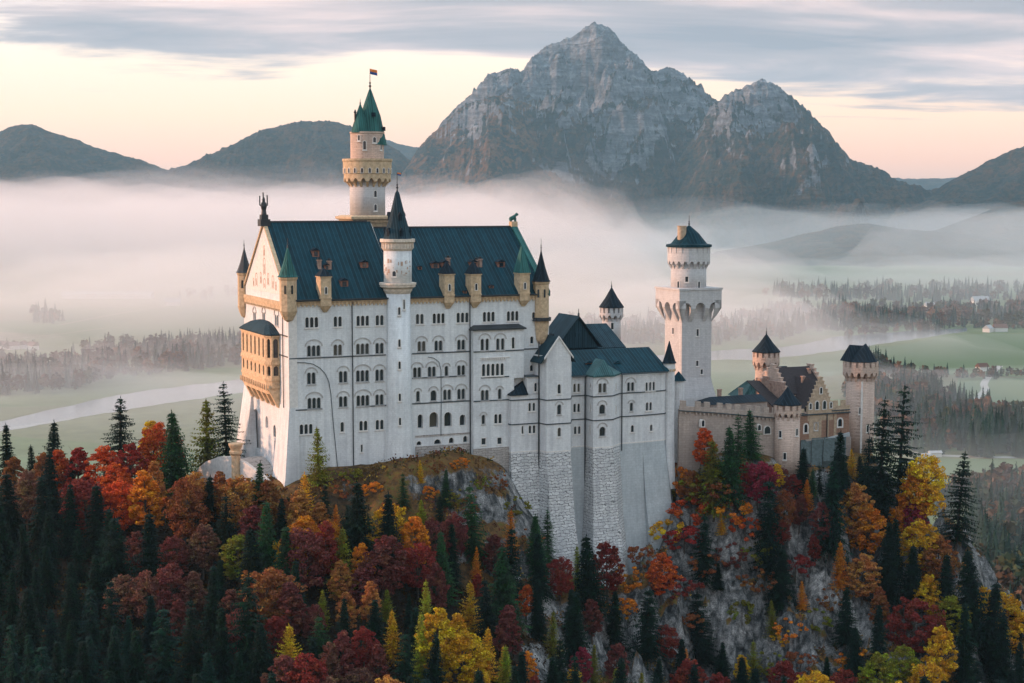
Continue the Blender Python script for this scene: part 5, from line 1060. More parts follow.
def arcwall(o, a, n, L, cnt):
    """three big arches under the parapet : the wall between them tapers back into the shaft"""
    ft = Facade(sq, o, a, n, []); bm = bmesh.new(); w_ = L / cnt; ow = w_ * .70; zt2 = z(300.4); zlo = z(318); top = z(302.5)
    pts = [(0, zt2)]
    prev = None
    for i in range(cnt):
        x0 = i * w_; cx = x0 + w_ / 2; r = ow / 2
        arcp = [(cx - r * math.cos(math.pi * k / 8), top - r + r * math.sin(math.pi * k / 8)) for k in range(9)]
        A = [bm.verts.new(ft.P(x, z_, 0)) for x, z_ in arcp]; T = [bm.verts.new(ft.P(x, zt2, 0)) for x, z_ in arcp]; Bk = [bm.verts.new(ft.P(x, z_, -ov)) for x, z_ in arcp]
        for k in range(8): bm.faces.new((A[k], A[k + 1], T[k + 1], T[k])); bm.faces.new((A[k], A[k + 1], Bk[k + 1], Bk[k]))
        pe = []
    for i in range(cnt + 1):
        xa = (i - 1) * w_ + w_ / 2 + ow / 2 if i else 0; xb = i * w_ + w_ / 2 - ow / 2 if i < cnt else L; first, last = i == 0, i == cnt
        zs = top - ow / 2
        S_ = [[(xa, zt2, 0), (xb, zt2, 0)], [(xa, zs, 0), (xb, zs, 0)], [(xa, z(310), -ov * .12), (xb, z(310), -ov * .12)], [(xa, z(316), -ov * .5), (xb, z(316), -ov * .5)], [(xa + .1, z(322), -ov), (xb - .1, z(322), -ov)]]
        rows = []
        for (x0, z0, d0), (x1, z1, d1) in S_:
            if first: x0 = -d0; x1 = max(x1, x0 + .1)
            if last: x1 = L + d1; x0 = min(x0, x1 - .1)
            rows.append([ft.P(x0, z0, -ov - .1), ft.P(x1, z1, -ov - .1), ft.P(x1, z1, d1), ft.P(x0, z0, d0)])
        loft(bm, rows)
    sq.part('corbel_arches', bm, M_tower)
arcwall((us - ov, v - ov, 0), (1, 0, 0), (0, -1, 0), sw + 2 * ov, 3); arcwall((us - ov, v + sw + ov, 0), (0, -1, 0), (-1, 0, 0), sw + 2 * ov, 3); arcwall((us + sw + ov, v - ov, 0), (0, 1, 0), (1, 0, 0), sw + 2 * ov, 3); arcwall((us + sw + ov, v + sw + ov, 0), (-1, 0, 0), (0, 1, 0), sw + 2 * ov, 3)
cu, cv = us + sw / 2, v + sw / 2; z = lambda y: zx(688, y, cv); p = pxm(688, 260, cv); a = cam_ang(cu, cv); rs, rh = 17.7 * p, 21.2 * p
bm = bmesh.new(); lathe(bm, cu, cv, [(rs, z(291)), (rs, z(262))], 40); sq.part('round_drum', bm, M_tower, smooth=True)
bm = bmesh.new(); lathe(bm, cu, cv, [(rs * .9, z(263)), (rh, z(261)), (rh, z(252.5)), (rh * .985, z(252.5)), (rh * .985, z(247))], 48); arcade_ring(bm, cu, cv, rs, rh, 20, z(268.5), z(260.5), a); sq.part('machicolation', bm, M_tower)
bm = bmesh.new(); ringboxes(bm, cu, cv, rh - .2, 20, 1.25, .45, z(253), z(247)); sq.part('battlement', bm, M_tower)
bm = bmesh.new(); lathe(bm, cu, cv, [(rh * 1.08, z(246.8)), (rh * 1.08, z(244.5)), (rh * .85, z(243.5)), (rh * .45, z(233)), (.25, z(225.5))], 28); rf = sq.part('roof', bm, M_roof)
bm = bmesh.new(); c2 = cu - 3.1; lathe(bm, c2, cv - 1.0, [(1.35, z(244)), (1.35, z(227)), (1.5, z(226.5)), (1.5, z(225.6))], 16); sq.part('stair_head', bm, M_ochre)
bm = bmesh.new(); finial(bm, cu, cv, z(226), 3.2, .24); sq.part('finial', bm, M_dark)
for dx, y in ((-.1, 281),): cwin(sq, cu, cv, rs, a + dx, z(y), .9, 1.6, False)
for dx in (-.6, .62): cwin(sq, cu, cv, rs, a + dx, z(289), .7, 2.6, True)
# ---- curtain wall
def crenel_wall(th, pts, zt, zb, mat, thick=1.6, over=.5, merl=1.7, gap=1.1, mh=1.6, ph=1.5):
    bm = bmesh.new(); bc = bmesh.new(); bs = bmesh.new(); bp = bmesh.new()
    for (p0, p1, z0, z1) in [(pts[i], pts[i + 1], zt[i], zt[i + 1]) for i in range(len(pts) - 1)]:
        a = Vector((p1[0] - p0[0], p1[1] - p0[1])); L = a.length; a.normalize(); n = Vector((a.y, -a.x))
        def q(s, d): return (p0[0] + a.x * s + n.x * d, p0[1] + a.y * s + n.y * d)
        def bar(b, s0, s1, d0, d1, h0, h1):
            e0 = z0 + (z1 - z0) * s0 / L; e1 = z0 + (z1 - z0) * s1 / L
            loft(b, [[(*q(s0, d0), e0 + h0), (*q(s0, d1), e0 + h0), (*q(s0, d1), e0 + h1), (*q(s0, d0), e0 + h1)], [(*q(s1, d0), e1 + h0), (*q(s1, d1), e1 + h0), (*q(s1, d1), e1 + h1), (*q(s1, d0), e1 + h1)]])
        bar(bm, 0, L, -thick, 0, zb - z0, -mh - ph); bar(bp, 0, L, -.05, over, -mh - ph + .31, -mh); bar(bp, 0, L, -thick, -.06, -mh - ph + .001, -mh - ph + .4); bar(bs, -.05, L + .05, -.05, over + .12, -mh - ph, -mh - ph + .3)
        s = .2
        while s + merl < L: bar(bc, s, s + merl, -.04, over - .01, -mh, 0); s += merl + gap
        s = .3
        while s + .5 < L: bar(bc, s, s + .5, .0, over - .05, -mh - ph - .7, -mh - ph - .01); s += 1.25
    th.part('wall', bm, mat); th.part('parapet', bp, mat); th.part('battlement', bc, mat); th.part('string_course', bs, M_string)
cw = Thing('curtain_wall', (ux(720, 2), 2, -8), 'long grey battlemented curtain wall joining white wing and round gate tower', 'wall')
pp = [(ux(679, 1.5, 410), 1.5), (ux(694, .2, 410), .2), (ux(716, -.5, 410), -.5), (ux(745, -1.2, 410), -1.2), (ux(778, -2, 415), -2)]
crenel_wall(cw, pp, [zx(679, 400, 1.5), zx(694, 401, .2), zx(716, 402.5, -.5), zx(745, 405, -1.2), zx(778, 408, -2)], -16, M_wallst)
for x, y, w_, h_ in ((702.8, 426.5, .9, 1.8), (766, 433.5, 2.0, 2.2), (758, 430, 1.0, 1.6)):
    ft = Facade(cw, (ux(x, -1.3, y), -1.18 if x < 710 else -1.75, 0), (1, -.03, 0), (0, -1, 0), []); zb_ = zx(x, y, -1.3); fb = bmesh.new(); ft.ring(fb, [(a_, zb_ + b_) for a_, b_ in arch(w_, h_)], [(a_, zb_ + b_ - .2) for a_, b_ in arch(w_ + .4, h_ + .4)], -1, .35); o = cw.part('window', fb, M_trim); pb = bmesh.new(); pb.faces.new([pb.verts.new(ft.P(a_, zb_ + b_, .2)) for a_, b_ in arch(w_, h_)]); cw.part('pane', pb, M_glass, o)
# low range roofs behind the curtain wall
rg = Thing('courtyard_range', (ux(730, 14), 14, -4), 'low courtyard range with dark flat roof behind the battlements', 'building')
ru0, ru1 = ux(706, 9), ux(762, 9); rza = zx(730, 402.5, 8)
bm = bmesh.new(); box(bm, ru0, ru1, 6, 14, -8, rza); rg.part('wall', bm, M_wallst)
bm = bmesh.new(); loft(bm, [[(ru0 - .5, 5.5, rza), (ru1, 5.5, rza), (ru1, 14.5, rza), (ru0 - .5, 14.5, rza)], [(ru0 + 2, 9.9, rza + 1.7), (ru1, 9.9, rza + 1.7), (ru1, 10.1, rza + 1.7), (ru0 + 2, 10.1, rza + 1.7)]]); rg.part('roof', bm, M_roofd)
for cx_ in (.3, .68):
    bm = bmesh.new(); q_ = ru0 + (ru1 - ru0) * cx_; box(bm, q_ - .5, q_ + .5, 10.5, 11.4, rza, rza + 3.4); box(bm, q_ - .62, q_ + .62, 10.4, 11.5, rza + 3.4, rza + 3.7); rg.part('chimney', bm, M_chim)
bm = bmesh.new(); loft(bm, [[(ux(742, 26, 390), 26, zx(742, 400, 26)), (ux(764, 26, 390), 22, zx(742, 402, 26)), (ux(764, 30, 390), 40, zx(742, 402, 26)), (ux(745, 30), 40, zx(742, 400, 26))], [(ux(756, 26, 382), 28, zx(756, 382, 26)), (ux(765, 26, 382), 28, zx(756, 383, 26)), (ux(765, 26, 382), 31, zx(756, 383, 26)), (ux(756, 26, 382), 31, zx(756, 382, 26))]]); rg.part('rear_roof', bm, M_roofg)
# gatehouse
def stepped(th, plane, c, half, zb, zt, steps, mat, axis='u', thick=.9, name='stepped_gable', parent=None):
    """stepped gable centred on c ; axis u: faces -v at v=plane ; axis v: faces -u at u=plane"""
    bm = bmesh.new(); pts = []
    for i in range(steps):
        x = half * (1 - i / steps); z0 = zb + (zt - zb) * i / steps; z1 = zb + (zt - zb) * (i + 1) / steps; pts += [(x, z0), (x, z1)]
    full = [(x, z_) for x, z_ in pts] + [(-x, z_) for x, z_ in pts[::-1]]; full = [(half, zb - 3)] + full + [(-half, zb - 3)]
    def P(x, z_, d): return (c + x, plane + d, z_) if axis == 'u' else (plane + d, c + x, z_)
    A = [bm.verts.new(P(x, z_, 0)) for x, z_ in full]; B = [bm.verts.new(P(x, z_, thick)) for x, z_ in full]; n = len(full)
    for i in range(n): bm.faces.new((A[i], A[(i + 1) % n], B[(i + 1) % n], B[i]))
    tri = tessellate_polygon([[Vector((x, z_, 0)) for x, z_ in full]])
    for t in tri: bm.faces.new([A[i] for i in t]); bm.faces.new([B[i] for i in t[::-1]])
    for i in range(steps):      # little cap stones
        for s_ in (-1, 1):
            x0, z1 = half * (1 - i / steps), zb + (zt - zb) * (i + 1) / steps; w_ = half / steps
            c0 = P(s_ * (x0 - w_ / 2), z1 + .02, thick / 2); box(bm, c0[0] - (w_ / 2 + .12 if axis == 'u' else thick / 2 + .12), c0[0] + (w_ / 2 + .12 if axis == 'u' else thick / 2 + .12), c0[1] - (thick / 2 + .12 if axis == 'u' else w_ / 2 + .12), c0[1] + (thick / 2 + .12 if axis == 'u' else w_ / 2 + .12), z1 + .02, z1 + .32)
    return th.part(name, bm, mat, parent)
gh = Thing('gatehouse', (ux(820, 4), 4, -8), 'reddish gatehouse with stepped gables between two round gate towers', 'building')
vg = 1.5; gL, gR = ux(800, vg, 425), ux(849, vg, 425); zt_ = zx(820, 414.5, vg); zb_ = -14
gf = Facade(gh, (gL, vg, 0), (1, 0, 0), (0, -1, 0), [(0, zb_), (gR - gL, zb_), (gR - gL, zt_), (0, zt_)])
def gwn(x, y, **k): uu, z_ = uv_at(x, y, vg); gf.win(uu - gL, z_, 1, surround=.45, **k)
gwn(805.8, 432.5, w=1.1, h=2.4); gwn(816, 430, w=.9, h=1.9, round_=False); gwn(840, 426.5, w=1.4, h=2.3); gf.build('wall', M_brick)
bm = bmesh.new()
for x0, x1 in ((809.6, 812.4), (820.5, 822), (828, 829.2), (834.5, 837)): box(bm, ux(x0, vg), ux(x1, vg), vg - .12, vg - .004, zb_, zt_ - .01)
box(bm, ux(811, vg), ux(821, vg), vg - .06, vg - .005, zb_, zt_ - .02); gh.part('pilasters', bm, M_ochre)
pipe(gh, [(ux(827.3, vg), vg - .3, zt_), (ux(827.3, vg), vg - .3, zb_ + 5)], .15)
bm = bmesh.new(); box(bm, gL - .2, gR + .2, vg - .45, vg + .3, zt_, zt_ + .35); gh.part('string_course', bm, M_string)
crenel_wall(gh, [(ux(832.5, vg), vg), (gR, vg)], [zt_ + 3.9] * 2, zt_ + .36, M_ochre, thick=.8, over=.2); crenel_wall(gh, [(gL, vg), (ux(804.5, vg), vg)], [zt_ + 3.6] * 2, zt_ + .36, M_ochre, thick=.8, over=.2)
stepped(gh, vg - .05, ux(820.6, vg, 400), 15.2 * pxm(820, 400, vg), zt_ + 1.2, zx(822, 378, vg), 8, M_ochre)
gg = Facade(gh, (ux(820.6, vg, 400), vg - .1, 0), (1, 0, 0), (0, -1, 0), [])
for dx, zz2, w_, h_ in ((-1.3, zt_ + 1.6, 1.1, 2.4), (1.3, zt_ + 1.6, 1.1, 2.4), (0, zt_ + 6.2, .8, 1.8), (-3.6, zt_ + 1.8, .8, 1.7), (3.6, zt_ + 1.8, .8, 1.7)):
    fb = bmesh.new(); gg.ring(fb, [(dx + a_, zz2 + b_) for a_, b_ in arch(w_, h_)], [(dx + a_, zz2 + b_ - .2) for a_, b_ in arch(w_ + .4, h_ + .4)], -.02, .16); o = gh.part('window', fb, M_trim); pb = bmesh.new(); pb.faces.new([pb.verts.new(gg.P(dx + a_, zz2 + b_, .04)) for a_, b_ in arch(w_, h_)]); gh.part('pane', pb, M_glass, o)
bm = bmesh.new(); k0, k1_ = ux(806, vg), ux(834, vg); kc = ux(820.6, vg, 400); kz = zx(822, 382, vg)
for sg, e in ((-1, k0), (1, k1_)): loft(bm, [[(e, vg + .86, zt_ + 1.0), (kc, vg + .86, kz), (kc, vg + .86, kz + .4), (e, vg + .86, zt_ + 1.4)], [(e, 24, zt_ + 1.0), (kc, 24, kz), (kc, 24, kz + .4), (e, 24, zt_ + 1.4)]])
gh.part('roof', bm, M_tile)
bm = bmesh.new(); box(bm, gL + .5, gR - .5, vg + .6, 24, zb_, zt_ + .9); gh.part('rear_wall', bm, M_warm)
# rear block of the gatehouse : stepped gable facing left, catching the light
ub = ux(800, 8, 390); vc = 18.0; zR = zx(796, 364, vc)
stepped(gh, ub - 3.5, vc, 8.6, zx(796, 391, vc), zR, 7, M_warm, axis='v')
bm = bmesh.new(); zz2 = zx(796, 391, vc)
for sg in (-1, 1): loft(bm, [[(ub - 2.5, vc + sg * 8.4, zz2), (ub - 2.5, vc, zR - 1.2), (ub - 2.5, vc, zR - .8), (ub - 2.5, vc + sg * 8.4, zz2 + .4)], [(ub + 10, vc + sg * 8.4, zz2), (ub + 10, vc, zR - 1.2), (ub + 10, vc, zR - .8), (ub + 10, vc + sg * 8.4, zz2 + .4)]])
gh.part('roof', bm, M_tile)
stepped(gh, ub + 10, vc, 8.6, zx(796, 391, vc), zR - .4, 7, M_warm, axis='v')
bm = bmesh.new(); box(bm, ub - 3.3, ub + 10, vc - 8.3, vc + 8.3, -8, zz2); gh.part('rear_wall', bm, M_warm)
# dark roof left of it and the firewall with chimneys
bm = bmesh.new(); q0, q1 = ux(776, 30, 380), ux(797, 30, 380); zz3, zz4 = zx(786, 385, 30), zx(786, 366, 36)
loft(bm, [[(q0, 28, zz3), (q1, 28, zz3), (q1, 44, zz3), (q0, 44, zz3)], [(q0 + 4, 35.8, zz4), (q1, 35.8, zz4), (q1, 36.2, zz4), (q0 + 4, 36.2, zz4)]]); gh.part('rear_roof', bm, M_roofd)
bm = bmesh.new(); box(bm, q0 + .4, q1 - .2, 28.4, 43.6, -4, zz3); gh.part('rear_wall', bm, M_warm)
bm = bmesh.new(); box(bm, ux(763, 20, 390), ux(764.6, 20, 390), 9, 24, -4, zx(764, 379, 20)); box(bm, ux(762.4, 20, 390), ux(765.2, 20, 390), 18, 20, zx(764, 379, 20), zx(764, 376, 20)); gh.part('firewall', bm, M_chim)
bm = bmesh.new(); loft(bm, [[(ux(765, 12, 395), 8, zx(770, 407, 8)), (ux(780, 12, 395), 8, zx(770, 407, 8)), (ux(780, 12, 395), 22, zx(770, 382, 20)), (ux(765, 12, 395), 22, zx(770, 381, 20))], [(ux(765, 12, 395), 8, zx(770, 406, 8)), (ux(780, 12, 395), 8, zx(770, 406, 8)), (ux(780, 12, 395), 22, zx(770, 381, 20)), (ux(765, 12, 395), 22, zx(770, 380, 20))]]); gh.part('lean_to_roof', bm, M_tile)
# chimneys and small dormers on the gatehouse roofs
for x_, v_, y0_, y1_ in ((803, 10, 384, 377), (809, 16, 376, 369), (779, 30, 376, 368), (771, 16, 392, 384)):
    q_, zb0, zt0_ = ux(x_, v_, y0_), zx(x_, y0_ + 5, v_), zx(x_, y1_, v_); bm = bmesh.new(); box(bm, q_ - .45, q_ + .45, v_ - .45, v_ + .45, zb0, zt0_); box(bm, q_ - .6, q_ + .6, v_ - .6, v_ + .6, zt0_, zt0_ + .3); gh.part('chimney', bm, M_chim)
# buttress roofs below
M_slab = flat('lichened_slate', (0.075, 0.095, 0.095), .85, .2, .4)
for i, (x0, x1, y0, y1) in enumerate(((801.5, 812, 440, 462), (812.5, 824, 438, 461), (824.5, 836, 437, 456), (836.5, 847, 436, 452))):
    bm = bmesh.new(); v1_ = vg - 7.5; y1 += 5; loft(bm, [[(ux(x0, v1_), v1_, zx(x0, y1, v1_) - 6), (ux(x1, v1_), v1_, zx(x0, y1, v1_) - 6), (ux(x1, vg), vg - .1, zx(x0, y1, v1_) - 6), (ux(x0, vg), vg - .1, zx(x0, y1, v1_) - 6)], [(ux(x0, v1_), v1_, zx(x0, y1, v1_)), (ux(x1, v1_), v1_, zx(x0, y1, v1_)), (ux(x1, vg), vg - .1, zx(x0, y0, vg)), (ux(x0, vg), vg - .1, zx(x0, y0, vg))]]); bb = gh.part('buttress', bm, M_slab)
bm = bmesh.new(); box(bm, ux(806, vg), gR + .5, vg - .5, vg - .01, zb_, zx(840, 437, vg)); gh.part('plinth', bm, M_wallst)
bm = bmesh.new(); loft(bm, [[(ux(821, vg), vg - .55, zx(822, 440, vg)), (gR, vg - .55, zx(822, 438, vg)), (gR, vg - .02, zx(822, 438, vg)), (ux(821, vg), vg - .02, zx(822, 440, vg))], [(ux(821, vg), vg - .55, zx(822, 439, vg)), (gR, vg - .55, zx(822, 434, vg)), (gR, vg - .02, zx(822, 434, vg)), (ux(821, vg), vg - .02, zx(822, 439, vg))]]); gh.part('coping', bm, M_smooth)
# gate towers
round_tower('round_tower', 'round rear gate tower with dark cone left of the stepped gables', 766.0, 38.0, 10.8, 13.4, 398, 352, 368.5, 334, 365, M_warm, M_roofd, ncren=14, arches=14)
T, cu, cv, rs, rh, z, a = round_tower('round_tower', 'front round gate tower with low faceted dark roof and three windows', 787.3, -3.6, 12.8, 13.8, 478, 404.5, 418, 387, 420, M_warm, M_roofd, ncren=12, arches=14, roof_n=8, finh=.8, wins=((-.55, 436), (-.15, 457.5), (.85, 434)), cone_over=1.08)
T, cu, cv, rs, rh, z, a = round_tower('round_tower', 'tall round right-hand gate tower with twin dark gabled roof', 860, 6.0, 14.2, 17.6, 452, 361.5, 379, 345, 400, M_warm, M_roofd, ncren=16, arches=16, crown=False, wins=((.05, 412), (.6, 430)))
bm = bmesh.new(); zt0 = z(361); zt1 = z(343.5)
loft(bm, [[(cu + rh * 1.0 * math.cos(q), cv + rh * 1.0 * math.sin(q), zt0 + .03) for q in [a + .3 + i * math.pi / 4 for i in range(8)]], [(cu + 1.1 + .1 * math.cos(q), cv - .8 + .1 * math.sin(q), zt1) for q in [a + .3 + i * math.pi / 4 for i in range(8)]]]); T.part('roof', bm, M_roofd)
bm = bmesh.new(); loft(bm, [[(cu - rh * .95, cv - 1.8, zt0 + .04), (cu - rh * .95, cv + 3.6, zt0 + .04), (cu - rh * .68, cv + .9, z(344.5))], [(cu + 1.5, cv - 1.8, zt0 + .04), (cu + 1.5, cv + 3.6, zt0 + .04), (cu + 1.5, cv + .9, z(346))]]); T.part('side_roof', bm, M_roofd)
bm = bmesh.new(); d = (math.cos(a + .12), math.sin(a + .12)); obox(bm, (cu + d[0] * rs * .97, cv + d[1] * rs * .97), (-d[1], d[0]), d, .3, .35, z(452), z(380)); T.part('corner_strip', bm, M_trim)
# ================================================================== TREES
def leafmat(name, use_obj=True):
    m, nt, b = newmat(name, 0.75, 0.15)
    oi = nt.nodes.new('ShaderNodeObjectInfo'); geo = nt.nodes.new('ShaderNodeNewGeometry'); co = objco(nt)
    c = oi.outputs['Color']
    k = geo.outputs['Random Per Island']; n = noise(nt, co, 0.32, 3, 0.5)
    var = ramp(nt, k, [(0.0, (0.55, 0.50, 0.50)), (0.5, (1.0, 1.0, 1.0)), (1.0, (1.5, 1.7, 1.35))])
    hue = ramp(nt, n, [(0.35, (1.05, 0.80, 0.85)), (0.5, (1, 1, 1)), (0.65, (1.1, 1.45, 0.9))])
    cc = mixc(nt, 1.0, mixc(nt, 1.0, c, var, 'MULTIPLY'), hue, 'MULTIPLY'); setc(nt, b, cc)
    tr = nt.nodes.new('ShaderNodeBsdfTranslucent'); nt.links.new(cc, tr.inputs[0]); mx = nt.nodes.new('ShaderNodeMixShader'); mx.inputs[0].default_value = 0.28
    nt.links.new(b.outputs[0], mx.inputs[1]); nt.links.new(tr.outputs[0], mx.inputs[2]); nt.links.new(mx.outputs[0], nt.nodes['Material Output'].inputs[0]); return m
M_leaf = leafmat('foliage'); M_bark = flat('bark', (0.07, 0.055, 0.045), 0.95, 0.1, 0.4, 2)
def quads_mesh(name, V_):
    n = len(V_) // 4; return me_np(name, V_, np.arange(n * 4).reshape(n, 4))
def trunk_mesh(name, h, r, limbs=0, rng=None, lh=(.35, .8), ll=.3, bend=0.0):
    bm = bmesh.new(); prev = None
    def tube(pts, rr, n=6):
        rings = []
        for i, p in enumerate(pts):
            d = (Vector(pts[min(i + 1, len(pts) - 1)]) - Vector(pts[max(i - 1, 0)])).normalized(); a = d.orthogonal().normalized(); b_ = d.cross(a)
            rings.append([Vector(p) + a * rr[i] * math.cos(2 * math.pi * k / n) + b_ * rr[i] * math.sin(2 * math.pi * k / n) for k in range(n)])
        loft(bm, rings)
    tube([(0, 0, -1.5), (0, 0, 0.3), (bend * .3, 0, h * .4), (bend, 0, h * .75), (bend, 0, h * .97)], [r * 1.5, r, r * .75, r * .42, r * .08])
    for i in range(limbs):
        z = h * rng.uniform(*lh); a = rng.uniform(0, 2 * math.pi); L = h * ll * rng.uniform(.6, 1.1); q = r * (1 - z / h) * .9
        e = (math.cos(a) * L, math.sin(a) * L, z + L * rng.uniform(.4, .9)); tube([(bend * .4, 0, z), (e[0] * .5, e[1] * .5, z + (e[2] - z) * .6), e], [q, q * .6, q * .15], 5)
    me = bpy.data.meshes.new(name); bm.to_mesh(me); bm.free(); me.materials.append(M_bark); return me
def spruce_mesh(name, H, Rr, seed, levels=30, per=9, droop=.42, start=.06, sparse=0.0, p=.85, fr=.74, light=1.0):
    rng = np.random.default_rng(seed); out = []
    for li in range(levels):
        t = (li + rng.uniform(-.3, .3)) / levels; z = H * (start + (1 - start) * t); Lm = Rr * max(1 - t, .02) ** p * (1 + .16 * math.sin(li * 1.9 + seed) + rng.uniform(-.1, .1))
        nb = max(4, int(per * (1 - .45 * t)))
        a0 = rng.uniform(0, 6.28)
        for b_ in range(nb):
            if rng.random() < sparse: continue
            a = a0 + 6.283 * b_ / nb + rng.uniform(-.28, .28); L = max(Lm * rng.uniform(.68, 1.18), .25); d = np.array([math.cos(a), math.sin(a), 0]); s = np.array([-d[1], d[0], 0])
            steps = max(2, int(L / .48)); dr = droop * rng.uniform(.6, 1.4) * (1.15 - .7 * t); up = .25 * t
            for k in range(steps + 1):
                q = (k + .3) / (steps + .6); r = L * q; zc = z + r * up - dr * L * q ** 1.5 + .12 * L * max(0, q - .7) * 2
                c = d * r + np.array([0, 0, zc]); fw = fr * (1.15 - .6 * q) * rng.uniform(.75, 1.25) * light
                for sg in (-1, 1):
                    tip = c + s * sg * fw * 1.25 + d * fw * .55 + np.array([0, 0, -fw * rng.uniform(.25, .75)])
                    w_ = d * fw * .5; out += [c - w_ * .5, c + w_ * .8, tip + w_ * .25 + [0, 0, .02], tip - w_ * .35]
                if k % 2 == 0:
                    out += [c - s * .18, c + s * .18, c + s * .1 + d * .3 + [0, 0, -fw * 1.05], c - s * .12 + d * .1 + [0, 0, -fw * 1.0]]
            e = d * L + np.array([0, 0, z + L * up - dr * L + .08 * L]); out += [e - s * .16 - d * .2, e + s * .16 - d * .2, e + s * .05 + d * .4, e - s * .05 + d * .4]
    for k in range(8):
        a = k * .8; d = np.array([math.cos(a), math.sin(a), 0]); z = H * (.955 + .006 * k); out += [[0, 0, z], d * .22 + [0, 0, z - .1], d * .05 + [0, 0, z + .6], [0, 0, z + .55]]
    me = quads_mesh(name, np.array([np.asarray(v, float) for v in out])); me.materials.append(M_leaf); return me
def leafy_mesh(name, H, Rr, seed, clumps=60, per=60, ls=.40, base=.22, flatk=1.0, cone=0.0):
    rng = np.random.default_rng(seed); cen = []; zc = H * (base + (1 - base) / 2); hz = H * (1 - base) / 2
    lob = [(rng.normal(0, 1, 3)) for _ in range(7)]; lob = [l / np.linalg.norm(l) for l in lob]
    while len(cen) < clumps:
        v = rng.normal(0, 1, 3); v /= np.linalg.norm(v); r = rng.uniform(.35, 1) ** .5
        wob = 1 + .38 * max(np.dot(v, l) ** 3 for l in lob) - .12 * rng.random(); z = zc + v[2] * hz * r * min(wob, 1.02)
        tz = (z - H * base) / (H * (1 - base)); prof = (1 - cone * max(tz, 0) ** .9); cen.append((v[0] * Rr * r * wob * prof, v[1] * Rr * r * wob * prof, z))
    cen = np.array(cen); out = []
    for c in cen:
        cr = Rr * rng.uniform(.08, .25); n = int(per * rng.uniform(.7, 1.2)); P = rng.normal(0, 1, (n, 3)); P /= np.linalg.norm(P, axis=1)[:, None]; P *= (rng.uniform(.3, 1, n) ** .45)[:, None] * cr; P[:, 2] *= .62 * flatk; P += c
        N = rng.normal(0, 1, (n, 3)) * .75 + (P - c) / cr + [0, 0, .35]; N /= np.linalg.norm(N, axis=1)[:, None]; T = np.cross(N, rng.normal(0, 1, (n, 3))); T /= np.linalg.norm(T, axis=1)[:, None]; B = np.cross(N, T); sz = (ls * rng.uniform(.6, 1.2, n))[:, None]
        Q = np.stack([P - T * sz, P - B * sz * .7, P + T * sz, P + B * sz * .7], 1).reshape(-1, 3); out.append(Q)
    me = quads_mesh(name, np.concatenate(out)); me.materials.append(M_leaf); return me
_r = random.Random(3)
SPR = [(spruce_mesh('crown', 20, 5.0, 1, levels=34, per=11), trunk_mesh('trunk', 20, .3)), (spruce_mesh('crown', 20, 4.2, 2, levels=36, per=10, droop=.5), trunk_mesh('trunk', 20, .28)),
       (spruce_mesh('crown', 20, 5.4, 3, levels=32, per=11, droop=.36, sparse=.06), trunk_mesh('trunk', 20, .33)), (spruce_mesh('crown', 20, 4.3, 4, levels=36, per=10, droop=.55), trunk_mesh('trunk', 20, .26)),
       (spruce_mesh('crown', 20, 4.9, 5, levels=30, per=10, droop=.5, sparse=.32, p=.6), trunk_mesh('trunk', 20, .3)), (spruce_mesh('crown', 20, 5.2, 6, levels=34, per=11, droop=.3, p=.95), trunk_mesh('trunk', 20, .3))]
BIG = [(spruce_mesh('crown', 28, 6.6, 11, levels=30, per=8, droop=.38, sparse=.22, start=.14, p=.62, fr=.72), trunk_mesh('trunk', 28, .42)), (spruce_mesh('crown', 28, 6.0, 12, levels=27, per=8, droop=.3, sparse=.28, start=.2, p=.6, fr=.75), trunk_mesh('trunk', 28, .42))]
LAR = [(spruce_mesh('crown', 16, 4.4, 21, levels=28, per=10, droop=.12, sparse=.12, fr=.5), trunk_mesh('trunk', 16, .2)), (spruce_mesh('crown', 16, 4.8, 22, levels=26, per=10, droop=.05, sparse=.2, fr=.5, p=.7), trunk_mesh('trunk', 16, .2)), (spruce_mesh('crown', 16, 3.8, 23, levels=28, per=9, droop=.2, sparse=.1, fr=.5), trunk_mesh('trunk', 16, .2))]
DEC = [(leafy_mesh('crown', 15, [5.3, 4.4, 5.0, 3.6, 4.6, 3.9][k], 31 + k, clumps=150, per=66, ls=.25, base=[.14, .2, .1, .18, .12, .16][k], cone=[.3, .5, .15, .6, .4, .7][k]), trunk_mesh('trunk', 14, .3, 9, _r)) for k in range(6)]
RND = [(leafy_mesh('crown', 13, 5.4, 51, clumps=130, per=110, base=.05, ls=.24), trunk_mesh('trunk', 12, .3, 9, _r))]
BUS = [(leafy_mesh('crown', 4.5, 2.6, 61 + k, clumps=30, per=70, base=.02, ls=.17), trunk_mesh('trunk', 3.5, .1, 5, _r)) for k in range(2)]
KIND = {'S': (SPR, 20, 'spruce_tree', 'spruce', 'spruce'), 'G': (BIG, 28, 'spruce_tree', 'spruce', 'spruce'), 'L': (LAR, 16, 'larch_tree', 'larch', 'larch'), 'D': (DEC, 15, 'broadleaf_tree', 'broadleaf tree', 'tree'), 'R': (RND, 13, 'broadleaf_tree', 'broadleaf tree', 'tree'), 'B': (BUS, 4.5, 'shrub', 'shrub', 'shrub')}
